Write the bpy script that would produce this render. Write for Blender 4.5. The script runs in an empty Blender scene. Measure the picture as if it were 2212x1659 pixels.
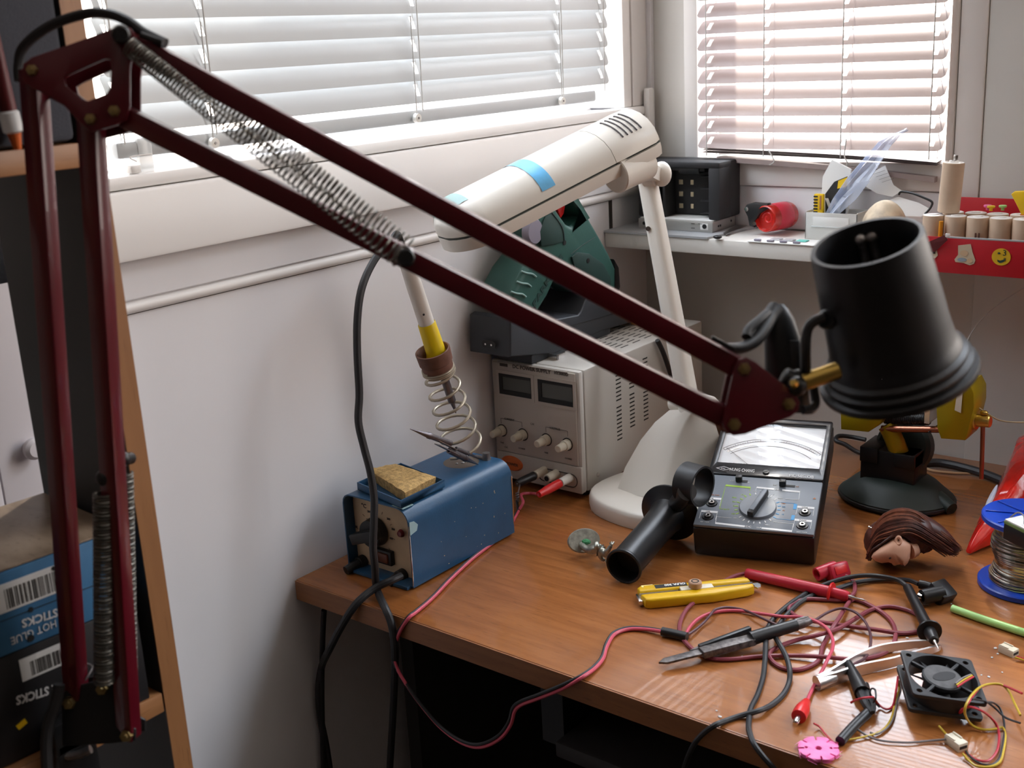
import bpy, bmesh, math, random
from mathutils import Matrix, Vector, Euler
random.seed(7)
C = bpy.context.scene.collection
S = bpy.context.scene
PI = math.pi
T = 0.74                                   # height of the desk top above the floor (metres)

# ------------------------------------------------------------------ camera, world, exposure
cam = bpy.data.cameras.new('camera'); co = bpy.data.objects.new('camera', cam); C.objects.link(co)
cam.sensor_width = 36; cam.lens = 2540/2212*36; cam.clip_start = .02
yaw, pitch, roll = .683, .281, .0535
fw = Vector((-math.sin(yaw)*math.cos(pitch), math.cos(yaw)*math.cos(pitch), -math.sin(pitch)))
rt0 = Vector((math.cos(yaw), math.sin(yaw), 0)); dn0 = fw.cross(rt0)
rt = rt0*math.cos(roll) + dn0*math.sin(roll); dn = dn0*math.cos(roll) - rt0*math.sin(roll)
mw = Matrix((rt, -dn, -fw)).transposed().to_4x4(); mw.translation = (.855, 0, .5+T)
co.matrix_world = mw
cam.dof.use_dof = True; cam.dof.focus_distance = 1.15; cam.dof.aperture_fstop = 13
S.camera = co
S.view_settings.view_transform = 'Standard'; S.view_settings.look = 'None'
S.view_settings.exposure = -0.02; S.view_settings.gamma = 1; S.view_settings.use_curve_mapping = False

w = bpy.data.worlds.new('sky'); S.world = w; w.use_nodes = True
nt = w.node_tree; bg = nt.nodes['Background']
tc = nt.nodes.new('ShaderNodeTexCoord'); sp = nt.nodes.new('ShaderNodeSeparateXYZ'); cr = nt.nodes.new('ShaderNodeValToRGB')
nt.links.new(tc.outputs['Generated'], sp.inputs[0]); nt.links.new(sp.outputs['Z'], cr.inputs[0])
cr.color_ramp.elements[0].position = .46; cr.color_ramp.elements[0].color = (.40, .36, .33, 1)    # ground
cr.color_ramp.elements[1].position = .56; cr.color_ramp.elements[1].color = (.85, .935, 1.05, 1)     # hazy bright sky
nt.links.new(cr.outputs[0], bg.inputs['Color']); bg.inputs['Strength'].default_value = 16.0

sun = bpy.data.lights.new('sun', 'SUN'); so = bpy.data.objects.new('sun', sun); C.objects.link(so)
sun.energy = 7; sun.angle = .02; sun.color = (1, .94, .84)
so.rotation_euler = Vector((.25, -.47, -.85)).to_track_quat('-Z', 'Y').to_euler()
S.cycles.max_bounces = 10; S.cycles.diffuse_bounces = 5; S.cycles.transparent_max_bounces = 16
S.cycles.sample_clamp_indirect = 6
S.cycles.use_denoising = True

# ------------------------------------------------------------------ materials
def mat(name, col, rough=.5, metal=0., spec=.5, var=0., vscale=60., bump=0., bscale=300., trans=0., ior=1.45, coat=0., emit=None, alpha=1.):
    m = bpy.data.materials.new(name); m.use_nodes = True
    t = m.node_tree; b = t.nodes['Principled BSDF']
    c = tuple(col)+(1,) if len(col) == 3 else col
    b.inputs['Base Color'].default_value = c; b.inputs['Roughness'].default_value = rough
    b.inputs['Metallic'].default_value = metal; b.inputs['Specular IOR Level'].default_value = spec
    b.inputs['Transmission Weight'].default_value = trans; b.inputs['IOR'].default_value = ior
    b.inputs['Coat Weight'].default_value = coat; b.inputs['Alpha'].default_value = alpha
    if emit:
        b.inputs['Emission Color'].default_value = tuple(emit[:3])+(1,); b.inputs['Emission Strength'].default_value = emit[3]
    if var or bump:
        tcn = t.nodes.new('ShaderNodeTexCoord')
    if var:
        n = t.nodes.new('ShaderNodeTexNoise'); n.inputs['Scale'].default_value = vscale; n.inputs['Detail'].default_value = 5
        r = t.nodes.new('ShaderNodeValToRGB')
        r.color_ramp.elements[0].position = .3; r.color_ramp.elements[1].position = .7
        r.color_ramp.elements[0].color = tuple(max(0, x*(1-var)) for x in c[:3])+(1,)
        r.color_ramp.elements[1].color = tuple(min(1, x*(1+var)) for x in c[:3])+(1,)
        t.links.new(tcn.outputs['Object'], n.inputs['Vector']); t.links.new(n.outputs['Fac'], r.inputs[0]); t.links.new(r.outputs[0], b.inputs['Base Color'])
    if bump:
        n2 = t.nodes.new('ShaderNodeTexNoise'); n2.inputs['Scale'].default_value = bscale; n2.inputs['Detail'].default_value = 4
        bp = t.nodes.new('ShaderNodeBump'); bp.inputs['Strength'].default_value = bump; bp.inputs['Distance'].default_value = .001
        t.links.new(tcn.outputs['Object'], n2.inputs['Vector']); t.links.new(n2.outputs['Fac'], bp.inputs['Height']); t.links.new(bp.outputs[0], b.inputs['Normal'])
    return m

def wood(name, c1, c2, stretch=(3, 60, 60), rough=.35, coat=.0, dark=.55):
    m = bpy.data.materials.new(name); m.use_nodes = True
    t = m.node_tree; b = t.nodes['Principled BSDF']; b.inputs['Roughness'].default_value = rough; b.inputs['Coat Weight'].default_value = coat
    tcn = t.nodes.new('ShaderNodeTexCoord'); mp = t.nodes.new('ShaderNodeMapping'); mp.inputs['Scale'].default_value = stretch
    n = t.nodes.new('ShaderNodeTexNoise'); n.inputs['Scale'].default_value = 2.2; n.inputs['Detail'].default_value = 8; n.inputs['Distortion'].default_value = .6
    r = t.nodes.new('ShaderNodeValToRGB'); e = r.color_ramp.elements
    e[0].position = .25; e[0].color = tuple(c1)+(1,); e[1].position = .75; e[1].color = tuple(c2)+(1,)
    mp2 = t.nodes.new('ShaderNodeMapping'); mp2.inputs['Scale'].default_value = (stretch[0]*5, stretch[1]*4, stretch[2]*4)
    n2 = t.nodes.new('ShaderNodeTexNoise'); n2.inputs['Scale'].default_value = 2.5; n2.inputs['Detail'].default_value = 3
    r2 = t.nodes.new('ShaderNodeValToRGB'); r2.color_ramp.elements[0].position = .30; r2.color_ramp.elements[1].position = .40
    r2.color_ramp.elements[0].color = (dark, dark, dark, 1); r2.color_ramp.elements[1].color = (1, 1, 1, 1)
    mx = t.nodes.new('ShaderNodeMix'); mx.data_type = 'RGBA'; mx.blend_type = 'MULTIPLY'; mx.inputs[0].default_value = .6
    L = t.links.new
    L(tcn.outputs['Object'], mp.inputs[0]); L(mp.outputs[0], n.inputs['Vector']); L(n.outputs['Fac'], r.inputs[0])
    L(tcn.outputs['Object'], mp2.inputs[0]); L(mp2.outputs[0], n2.inputs['Vector']); L(n2.outputs['Fac'], r2.inputs[0])
    L(r.outputs[0], mx.inputs[6]); L(r2.outputs[0], mx.inputs[7]); L(mx.outputs[2], b.inputs['Base Color'])
    return m

def thin_glass(name, tint=(1, 1, 1), refl=.045):
    m = bpy.data.materials.new(name); m.use_nodes = True
    t = m.node_tree; t.nodes.remove(t.nodes['Principled BSDF']); o = t.nodes['Material Output']
    a = t.nodes.new('ShaderNodeBsdfTransparent'); a.inputs[0].default_value = tuple(tint)+(1,)
    g = t.nodes.new('ShaderNodeBsdfGlossy'); g.inputs['Roughness'].default_value = .02
    lw = t.nodes.new('ShaderNodeLayerWeight'); lw.inputs[0].default_value = .5      # Schlick curve, the same from both sides
    pw = t.nodes.new('ShaderNodeMath'); pw.operation = 'POWER'; pw.inputs[1].default_value = 5
    fr = t.nodes.new('ShaderNodeMath'); fr.operation = 'MULTIPLY_ADD'; fr.inputs[1].default_value = 1-refl; fr.inputs[2].default_value = refl
    t.links.new(lw.outputs['Facing'], pw.inputs[0]); t.links.new(pw.outputs[0], fr.inputs[0])
    x = t.nodes.new('ShaderNodeMixShader')
    t.links.new(fr.outputs[0], x.inputs[0]); t.links.new(a.outputs[0], x.inputs[1]); t.links.new(g.outputs[0], x.inputs[2]); t.links.new(x.outputs[0], o.inputs[0])
    return m

M = {}
M['wall'] = mat('wall_laminate', (.80, .795, .815), .32, var=.02, vscale=8)
M['wallb'] = mat('wall_paint', (.58, .56, .525), .45, var=.03, vscale=9)
M['white'] = mat('white_frame', (.82, .80, .78), .35)
M['whitepl'] = mat('white_plastic', (.80, .78, .73), .38)
M['gap'] = mat('dark_joint', (.03, .025, .02), .8)
M['walld'] = mat('wall_far_brown', (.10, .085, .07), .6, var=.05, vscale=5)
M['ceil'] = mat('ceiling_white', (.78, .77, .75), .8)
M['floor'] = wood('floor_wood', (.06, .036, .022), (.10, .06, .036), (3, 30, 30))
M['desk'] = wood('desk_cherry', (.26, .086, .022), (.40, .146, .039), (5, 60, 60), .27, .35)
M['deskedge'] = wood('desk_edge', (.22, .080, .024), (.31, .118, .036), (5, 60, 60), .45)
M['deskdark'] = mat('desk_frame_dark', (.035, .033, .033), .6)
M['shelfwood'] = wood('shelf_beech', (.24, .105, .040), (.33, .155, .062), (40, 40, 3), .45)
M['shelfwoody'] = wood('shelf_beech_along', (.24, .105, .040), (.33, .155, .062), (40, 3, 40), .45)
M['slat'] = mat('blind_slat_grey', (.50, .52, .53), .42, metal=.1)
M['slatb'] = mat('blind_slat_beige', (.34, .27, .255), .42)
M['cord'] = mat('cord_grey', (.55, .54, .52), .8)
M['clear'] = mat('clear_plastic', (.80, .82, .82), .15, alpha=.75)
M['glass'] = thin_glass('window_glass')
M['red'] = mat('lamp_red_paint', (.10, .005, .012), .30, coat=.3, var=.06, vscale=40)
M['black'] = mat('black_plastic', (.012, .012, .013), .38)
M['blackm'] = mat('black_matt', (.022, .022, .024), .62)
M['shade'] = mat('shade_black_enamel', (.012, .012, .014), .42, bump=.05, bscale=900)
M['rubber'] = mat('black_cable', (.020, .020, .022), .5)
M['spring'] = mat('spring_steel', (.15, .145, .13), .42, metal=.8)
M['steel'] = mat('bright_steel', (.72, .70, .68), .22, metal=1)
M['steeld'] = mat('dull_steel', (.30, .285, .28), .4, metal=.9, var=.3, vscale=120)
M['patina'] = mat('stained_steel', (.13, .115, .11), .48, metal=.6, var=.6, vscale=260)
M['satin'] = mat('satin_steel', (.70, .66, .64), .34, metal=.9)
M['brass'] = mat('brass', (.62, .42, .11), .3, metal=.9)
M['bolt'] = mat('bolt_brass_dark', (.38, .28, .12), .35, metal=.9)
M['blue'] = mat('station_blue_paint', (.020, .080, .170), .38, var=.12, vscale=30, bump=.12, bscale=500)
M['bluel'] = mat('chipped_pale_blue', (.32, .48, .52), .5)
M['cream'] = mat('cream_panel', (.62, .46, .29), .55, var=.1, vscale=40)
M['sponge'] = mat('tan_sponge', (.52, .34, .135), .95, var=.35, vscale=260, bump=1., bscale=900)
M['sticky'] = mat('grime', (.12, .09, .07), .7)
M['grey'] = mat('supply_grey_metal', (.58, .56, .52), .40, bump=.05, bscale=900)
M['greyf'] = mat('supply_front_grey', (.50, .46, .41), .55)
M['greyl'] = mat('label_grey', (.36, .33, .29), .5)
M['lcd'] = mat('lcd_green_grey', (.085, .09, .08), .25)
M['dark'] = mat('dark_recess', (.012, .012, .012), .6)
M['slot'] = mat('slot_black', (.02, .018, .016), .9)
M['ink'] = mat('printed_ink', (.06, .05, .045), .7)
M['cap'] = mat('knob_ivory', (.62, .57, .46), .5)
M['orange'] = mat('orange_switch', (.62, .13, .025), .4)
M['redpl'] = mat('red_plastic', (.66, .022, .022), .32)
M['redd'] = mat('red_probe_plastic', (.50, .022, .045), .3)
M['pink'] = mat('pink_wire', (.60, .085, .13), .4)
M['lead'] = mat('dark_red_lead', (.235, .045, .062), .45)
M['brown'] = mat('brown_wire', (.10, .04, .05), .4)
M['wirey'] = mat('yellow_wire', (.55, .38, .03), .4)
M['wirer'] = mat('red_wire', (.50, .03, .05), .4)
M['wireg'] = mat('grey_wire', (.20, .18, .18), .5)
M['green'] = mat('tool_green', (.028, .100, .084), .48, bump=.1, bscale=700)
M['greend'] = mat('tool_green_dark', (.016, .050, .044), .6)
M['charcoal'] = mat('charger_charcoal', (.040, .044, .052), .55, bump=.1, bscale=800)
M['mauve'] = mat('grey_mauve_plastic', (.26, .24, .30), .4)
M['lampw'] = mat('lamp_ivory_plastic', (.74, .70, .63), .32)
M['tape'] = mat('blue_tape', (.14, .46, .76), .35, var=.2, vscale=40)
M['paleg'] = mat('pale_green_plastic', (.26, .43, .41), .35)
M['face'] = mat('meter_grey', (.175, .195, .225), .42)
M['glossb'] = mat('meter_black_gloss', (.015, .015, .017), .22)
M['dial'] = mat('dial_white', (.86, .88, .90), .5)
M['pwhite'] = mat('print_white', (.75, .75, .75), .6)
M['plime'] = mat('print_lime', (.35, .55, .05), .6)
M['pblue'] = mat('print_blue', (.08, .32, .62), .6)
M['porange'] = mat('print_orange', (.45, .17, .07), .6)
M['yellow'] = mat('yellow_plastic', (.72, .43, .006), .38, var=.06, vscale=60)
M['yell'] = mat('sleeve_yellow', (.78, .56, .008), .4)
M['bakelite'] = mat('brown_bakelite', (.145, .065, .045), .6, var=.2, vscale=90)
M['wirecoil'] = mat('coil_wire', (.42, .37, .29), .4, metal=.6)
M['tipm'] = mat('tip_metal', (.16, .145, .155), .4, metal=.8, var=.15, vscale=200)
M['pewter'] = mat('pewter_figure', (.38, .38, .33), .35, metal=.75, var=.25, vscale=220)
M['pinkpl'] = mat('pink_plastic', (.86, .16, .42), .4)
M['fan'] = mat('fan_black', (.026, .027, .030), .55)
M['fanhub'] = mat('fan_hub_dusty', (.085, .083, .085), .7, var=.3, vscale=120)
M['nylon'] = mat('white_nylon', (.74, .68, .54), .45)
M['straw'] = mat('lime_straw', (.42, .74, .24), .3)
M['hair'] = mat('doll_hair', (.070, .020, .013), .45, var=.5, vscale=140)
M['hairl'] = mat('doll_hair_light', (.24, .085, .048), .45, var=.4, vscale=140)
M['skin'] = mat('doll_skin', (.66, .36, .24), .5)
M['lips'] = mat('doll_lips', (.50, .16, .13), .5)
M['bag'] = mat('red_film', (.66, .016, .010), .14, coat=.4, var=.2, vscale=40, bump=1.0, bscale=55)
M['spool'] = mat('spool_blue', (.010, .055, .42), .28)
M['solder'] = mat('solder_wire', (.62, .60, .55), .25, metal=1)
M['pcb'] = mat('pcb_edge', (.16, .24, .08), .5)
M['paper'] = mat('paper_white', (.80, .80, .78), .7)
M['vgreen'] = mat('vise_dark_green', (.016, .026, .022), .5)
M['gold'] = mat('vise_gold', (.40, .29, .008), .32, metal=.35)
M['copper'] = mat('copper_rod', (.42, .16, .10), .3, metal=.9)
M['shelfw'] = mat('wall_shelf_white', (.74, .71, .66), .4)
M['plate'] = mat('grey_glass_sheet', (.42, .44, .46), .3)
M['hdd'] = mat('drive_metal', (.45, .44, .42), .4, metal=.6)
M['contact'] = mat('gold_contact', (.75, .62, .42), .35, metal=.6)
M['redclear'] = mat('red_clear_plastic', (.85, .035, .022), .15, trans=.5, coat=.3)
M['frost'] = mat('frosted_plastic', (.80, .80, .77), .35, trans=.25)
M['film'] = mat('clear_film_bag', (.72, .80, .95), .12, alpha=.45)
M['beige'] = mat('beige_card_wrap', (.62, .47, .34), .5, var=.06, vscale=60)
M['cellcap'] = mat('cell_white_top', (.82, .80, .77), .4)
M['redcard'] = mat('red_card', (.48, .012, .022), .4)
M['stick'] = mat('sticker_beige', (.60, .52, .38), .5)
M['sticky2'] = mat('sticker_yellow', (.72, .48, .02), .5)
M['sblue'] = mat('sticker_bluegrey', (.30, .38, .45), .5)
M['boxblue'] = mat('carton_blue', (.045, .155, .30), .55, var=.12, vscale=50)
M['boxblack'] = mat('carton_black', (.014, .014, .016), .5)
M['boxtop'] = wood('carton_printed_wood', (.16, .11, .07), (.33, .25, .18), (12, 30, 30), .4)
M['cloth'] = mat('speaker_cloth', (.045, .048, .060), .95, bump=.4, bscale=1400)
M['bar'] = mat('barcode_black', (.02, .02, .02), .6)
M['doorw'] = mat('cupboard_white', (.66, .63, .66), .4)
M['yelp'] = mat('bright_yellow', (.85, .55, .01), .4)
M['maroon'] = mat('maroon_rod', (.10, .012, .014), .4)
M['mintp'] = mat('mint_card', (.12, .52, .45), .5)

# ------------------------------------------------------------------ helpers
def frame(o, x, y):
    x = Vector(x).normalized(); z = x.cross(Vector(y)).normalized(); y = z.cross(x)
    m = Matrix((x, y, z)).transposed().to_4x4(); m.translation = Vector(o); return m
def up_frame(p0, p1, hint=(0, 0, 1)):
    z = (Vector(p1)-Vector(p0)).normalized(); h = Vector(hint)
    if abs(z.dot(h)) > .95: h = Vector((1, 0, 0))
    x = h.cross(z).normalized(); y = z.cross(x)
    m = Matrix((x, y, z)).transposed().to_4x4(); m.translation = Vector(p0); return m
def rz(a): return Matrix.Rotation(a, 4, 'Z')
def Tr(*a): return Matrix.Translation(Vector(a))
def smooth_pts(pts, n=6, closed=False):
    P = [Vector(p) for p in pts]; N = len(P); out = []
    if N < 3: return P
    for i in range(N if closed else N-1):
        g = lambda k: P[k % N] if closed else P[max(0, min(N-1, k))]
        a, b, c, d = g(i-1), g(i), g(i+1), g(i+2)
        for j in range(n):
            t = j/n
            out.append(.5*((2*b)+(c-a)*t+(2*a-5*b+4*c-d)*t*t+(3*b-a-3*c+d)*t**3))
    if not closed: out.append(P[-1])
    return out

class MB:
    def __init__(s): s.b = bmesh.new()
    def _merge(s, b2, m=None):
        me = bpy.data.meshes.new('t'); b2.to_mesh(me); b2.free()
        if m is not None: me.transform(m)
        s.b.from_mesh(me); bpy.data.meshes.remove(me); return s
    def box(s, lo, hi, bev=0., m=None, seg=2):
        b = bmesh.new(); bmesh.ops.create_cube(b, size=1)
        lo, hi = Vector(lo), Vector(hi)
        for v in b.verts: v.co = Vector(((lo[i]+hi[i])/2+v.co[i]*(hi[i]-lo[i]) for i in range(3)))
        if bev: bmesh.ops.bevel(b, geom=b.edges[:], offset=bev, segments=seg, affect='EDGES', profile=.5)
        return s._merge(b, m)
    def cyl(s, p0, p1, r0, r1=None, seg=20, bev=0.):
        r1 = r0 if r1 is None else r1
        L = (Vector(p1)-Vector(p0)).length
        prof = [(0, 0), (r0, 0), (r1, L), (0, L)] if not bev else [(0, 0), (r0-bev, 0), (r0, bev), (r1, L-bev), (r1-bev, L), (0, L)]
        return s.lathe(prof, up_frame(p0, p1), seg)
    def lathe(s, prof, m=None, seg=24, a0=0., a1=2*PI):
        b = bmesh.new(); full = abs(a1-a0-2*PI) < 1e-6; rings = []
        for r, z in prof:
            if r < 1e-7: rings.append([b.verts.new((0, 0, z))])
            else: rings.append([b.verts.new((r*math.cos(a0+(a1-a0)*k/seg), r*math.sin(a0+(a1-a0)*k/seg), z)) for k in range(seg if full else seg+1)])
        for A, B in zip(rings, rings[1:]):
            n = seg
            for k in range(n):
                k2 = (k+1) % seg if full else k+1
                try:
                    if len(A) == 1 and len(B) == 1: continue
                    if len(A) == 1: b.faces.new((A[0], B[k2], B[k]))
                    elif len(B) == 1: b.faces.new((A[k], A[k2], B[0]))
                    else: b.faces.new((A[k], A[k2], B[k2], B[k]))
                except ValueError: pass
        return s._merge(b, m)
    def tube(s, pts, r, seg=8, n=6, closed=False, cap=True):
        P = smooth_pts(pts, n, closed) if n > 1 else [Vector(p) for p in pts]
        P = [p for i, p in enumerate(P) if i == 0 or (p-P[i-1]).length > 1e-6]
        N = len(P); R = r if callable(r) else (lambda t: r)
        tg = []
        for i in range(N):
            a = P[i-1] if (i > 0 or closed) else P[i]; c = P[(i+1) % N] if (i < N-1 or closed) else P[i]
            tg.append((c-a).normalized())
        x = tg[0].orthogonal().normalized(); b = bmesh.new(); rings = []
        for i in range(N):
            if i: x = tg[i-1].rotation_difference(tg[i]) @ x
            x = (x-tg[i]*x.dot(tg[i])).normalized(); y = tg[i].cross(x); rr = R(i/max(1, N-1))
            rings.append([b.verts.new(P[i]+x*math.cos(2*PI*k/seg)*rr+y*math.sin(2*PI*k/seg)*rr) for k in range(seg)])
        for i in range(N if closed else N-1):
            A, B = rings[i], rings[(i+1) % N]
            for k in range(seg): b.faces.new((A[k], A[(k+1) % seg], B[(k+1) % seg], B[k]))
        if cap and not closed: b.faces.new(rings[0][::-1]); b.faces.new(rings[-1])
        return s._merge(b)
    def helix(s, p0, p1, r0, turns, wr, r1=None, seg=5, per=14, pitch=None):
        m = up_frame(p0, p1); L = (Vector(p1)-Vector(p0)).length; r1 = r0 if r1 is None else r1; n = int(turns*per); pts = []
        for i in range(n+1):
            t = i/n; a = 2*PI*turns*t; r = r0+(r1-r0)*t; z = L*(pitch(t) if pitch else t)
            pts.append(m @ Vector((r*math.cos(a), r*math.sin(a), z)))
        return s.tube(pts, wr, seg, 1)
    def ball(s, c, r, sc=(1, 1, 1), m=None, u=16, v=10):
        b = bmesh.new(); bmesh.ops.create_uvsphere(b, u_segments=u, v_segments=v, radius=r)
        for q in b.verts: q.co = Vector((q.co[i]*sc[i] for i in range(3)))
        if m is not None: b.transform(m)
        bmesh.ops.translate(b, verts=b.verts, vec=Vector(c)); return s._merge(b)
    def poly(s, pts, vec):                                     # prism from a planar outline
        b = bmesh.new(); vs = [b.verts.new(p) for p in pts]; f = b.faces.new(vs)
        r = bmesh.ops.extrude_face_region(b, geom=[f])
        bmesh.ops.translate(b, verts=[g for g in r['geom'] if isinstance(g, bmesh.types.BMVert)], vec=Vector(vec))
        bmesh.ops.recalc_face_normals(b, faces=b.faces[:]); return s._merge(b)
    def shape(s, loops, h, m=None, bev=0., bseg=1):              # 2-D outline with holes, thickness h centred on z=0
        cu = bpy.data.curves.new('t', 'CURVE'); cu.dimensions = '2D'; cu.fill_mode = 'BOTH'
        cu.extrude = max(0, h/2-bev); cu.bevel_depth = bev; cu.bevel_resolution = bseg; cu.offset = -bev
        for L in loops:
            q = cu.splines.new('POLY'); q.points.add(len(L)-1); q.use_cyclic_u = True
            for i, p in enumerate(L): q.points[i].co = (p[0], p[1], 0, 1)
        ob = bpy.data.objects.new('t', cu); me = bpy.data.meshes.new_from_object(ob)
        if m is not None: me.transform(m)
        s.b.from_mesh(me); bpy.data.meshes.remove(me); bpy.data.objects.remove(ob); bpy.data.curves.remove(cu); return s
    def shape3(s, pts, vec, holes=(), bev=0., bseg=1):           # same from 3-D planar outlines, thickness along vec
        v = Vector(vec); z = v.normalized(); o = Vector(pts[0]); x = (Vector(pts[1])-o); x = (x-z*x.dot(z)).normalized(); y = z.cross(x)
        f = lambda L: [((Vector(p)-o).dot(x), (Vector(p)-o).dot(y)) for p in L]
        m = Matrix((x, y, z)).transposed().to_4x4(); m.translation = o+v/2
        return s.shape([f(pts)]+[f(h) for h in holes], v.length, m, bev, bseg)
    def loft(s, secs, cap=True):                                # list of equal-length closed rings
        b = bmesh.new(); R = [[b.verts.new(p) for p in q] for q in secs]; n = len(R[0])
        for A, B in zip(R, R[1:]):
            for k in range(n): b.faces.new((A[k], A[(k+1) % n], B[(k+1) % n], B[k]))
        if cap: b.faces.new(R[0][::-1]); b.faces.new(R[-1])
        bmesh.ops.recalc_face_normals(b, faces=b.faces[:]); return s._merge(b)
    def quad(s, *p): s.b.faces.new([s.b.verts.new(q) for q in p]); return s
    def mesh(s, name, sharp=.6, flat=False):
        b = s.b; bmesh.ops.remove_doubles(b, verts=b.verts[:], dist=1e-6)
        for f in b.faces: f.smooth = not flat
        for e in b.edges:
            if len(e.link_faces) == 2 and e.calc_face_angle(0) > sharp: e.smooth = False
        me = bpy.data.meshes.new(name); b.to_mesh(me); b.free(); return me

def wmat(o):
    m = Matrix()
    while o is not None: m = o.matrix_basis @ m; o = o.parent
    return m
def link(name, me, m, parent=None, world=False):
    o = bpy.data.objects.new(name, me); C.objects.link(o)
    if m is not None and not me.materials: me.materials.append(M[m] if isinstance(m, str) else m)
    if parent is not None:
        o.parent = parent
        if world: me.transform(wmat(parent).inverted())
    return o
def part(name, mb, m, parent, world=False, label=None, sharp=.6, flat=False, kind=None):
    o = link(name, mb.mesh(name, sharp, flat), m, parent, world)
    if label: o['label'] = label
    if kind: o['kind'] = kind
    return o
def tag(o, label, cat, group=None, kind=None):
    o['label'] = label; o['category'] = cat
    if group: o['group'] = group
    if kind: o['kind'] = kind
    return o
def thing(name, label, cat, m=None, group=None):
    o = bpy.data.objects.new(name, None); C.objects.link(o); o.empty_display_size = .02
    if m is not None: o.matrix_basis = m if isinstance(m, Matrix) else Matrix.Translation(Vector(m))
    return tag(o, label, cat, group)
def struct(name, mb, m, parent=None):
    o = part(name, mb, m, parent)
    if parent is None: o['kind'] = 'structure'
    return o
def text(s, size, m, parent, mtl, name='lettering', world=False, bold=0., sx=1., align='LEFT', width=None):
    cu = bpy.data.curves.new('t', 'FONT'); cu.body = s; cu.size = size; cu.extrude = .00012; cu.offset = bold; cu.align_x = align; cu.resolution_u = 2
    ob = bpy.data.objects.new('t', cu); me = bpy.data.meshes.new_from_object(ob); 
    if width: sx = width/max(1e-6, max(q.co.x for q in me.vertices)-min(q.co.x for q in me.vertices))
    me.transform(m @ Matrix.Diagonal((sx, 1, 1, 1)))
    bpy.data.objects.remove(ob); bpy.data.curves.remove(cu); me.materials.clear()
    return link(name, me, mtl, parent, world)
def circle(r, n=20, c=(0, 0), a0=0., a1=2*PI):
    return [(c[0]+r*math.cos(a0+(a1-a0)*k/n), c[1]+r*math.sin(a0+(a1-a0)*k/n)) for k in range(n if abs(a1-a0-2*PI) < 1e-6 else n+1)]
def rrect(x0, y0, x1, y1, r, n=4):
    o = []
    for cx, cy, a in ((x1-r, y1-r, 0), (x0+r, y1-r, PI/2), (x0+r, y0+r, PI), (x1-r, y0+r, 1.5*PI)):
        o += [(cx+r*math.cos(a+PI/2*k/n), cy+r*math.sin(a+PI/2*k/n)) for k in range(n+1)]
    return o
def wallbox(mb, axis, plane0, plane1, a0, a1, z0, z1, holes):
    """wall slab between two planes on an axis, holes = [(a0,a1,z0,z1)] cut as open gaps (sorted along a)"""
    def bx(p, q, r, s_):
        if q-p < 1e-4 or s_-r < 1e-4: return
        mb.box((plane0, p, r), (plane1, q, s_)) if axis == 0 else mb.box((p, plane0, r), (q, plane1, s_))
    cur = a0
    for h in sorted(holes):
        bx(cur, h[0], z0, z1); bx(h[0], h[1], z0, h[2]); bx(h[0], h[1], h[3], z1); cur = h[1]
    bx(cur, a1, z0, z1); return mb

# ------------------------------------------------------------------ room
BY = 1.356                                   # back wall plane
struct('floor', MB().box((-.12, -2.3, -.1), (2.4, 1.5, 0)), 'floor')
struct('ceiling', MB().box((-.12, -2.3, 2.4), (2.4, 1.5, 2.5)), 'ceil')
wl = struct('wall_left', wallbox(MB(), 0, -.10, 0, -2.3, BY+.1, 0, 2.4, [(.525, 1.300, .412+T, 1.98)]), 'wall')
struct('wall_back', wallbox(MB(), 1, BY, BY+.10, 0, 2.3, 0, 2.4, [(.083, .404, .343+T, 1.98), (.80, 2.22, .345+T, 2.34)]), 'wallb')
struct('wall_right', wallbox(MB(), 0, 2.3, 2.4, -2.3, BY+.1, 0, 2.4, []), 'walld')
struct('wall_rear', MB().box((0, -2.3, 0), (2.3, -2.2, 2.4)), 'walld')
# left wall joinery: panel joint, half-round trim, recessed fascia, proud sill
y0, y1 = -2.2, 1.335
struct('trim_1', MB().tube([(.0005, y0, .305+T), (.0005, y1, .305+T)], .0052, 12, 1), 'white')
struct('trim_2', MB().box((0, y0, .3122+T), (.004, y1, .345+T)), 'wall')
struct('trim_3', MB().box((0, y0, .346+T), (.020, y1, .4025+T), .003), 'white')
struct('trim_4', MB().box((-.004, y0, .4033+T), (.017, y1, .4145+T), .003), 'white')
struct('trim_5', MB().box((0, 1.268, .262+T), (.0012, 1.2745, .3005+T)), 'gap')           # open joint between the wall panels
struct('trim_6', MB().box((0, .5+.02, .2992+T), (.0009, 1.268, .2999+T)), 'gap')
wf = struct('window_1', MB().box((-.06, 1.296, .4145+T), (.010, 1.3135, 2.0), .002).box((-.06, .505, .4145+T), (.010, .527, 2.0), .002).box((-.06, .505, 1.975), (.01, 1.3135, 2.0)), 'white')
part('pane', MB().box((-.062, .52, .40+T), (-.058, 1.30, 2.0)), 'glass', wf)
part('sash_frame', MB().box((-.075, .525, .40+T), (-.045, 1.302, .4145+T)), 'white', wf)
struct('trim_7', MB().box((0, 1.3150, .4145+T), (.011, 1.3555, 2.0), .002), 'white')
struct('trim_8', MB().box((.011, 1.349, .262+T), (.018, BY, 2.0)), 'wall')
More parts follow.
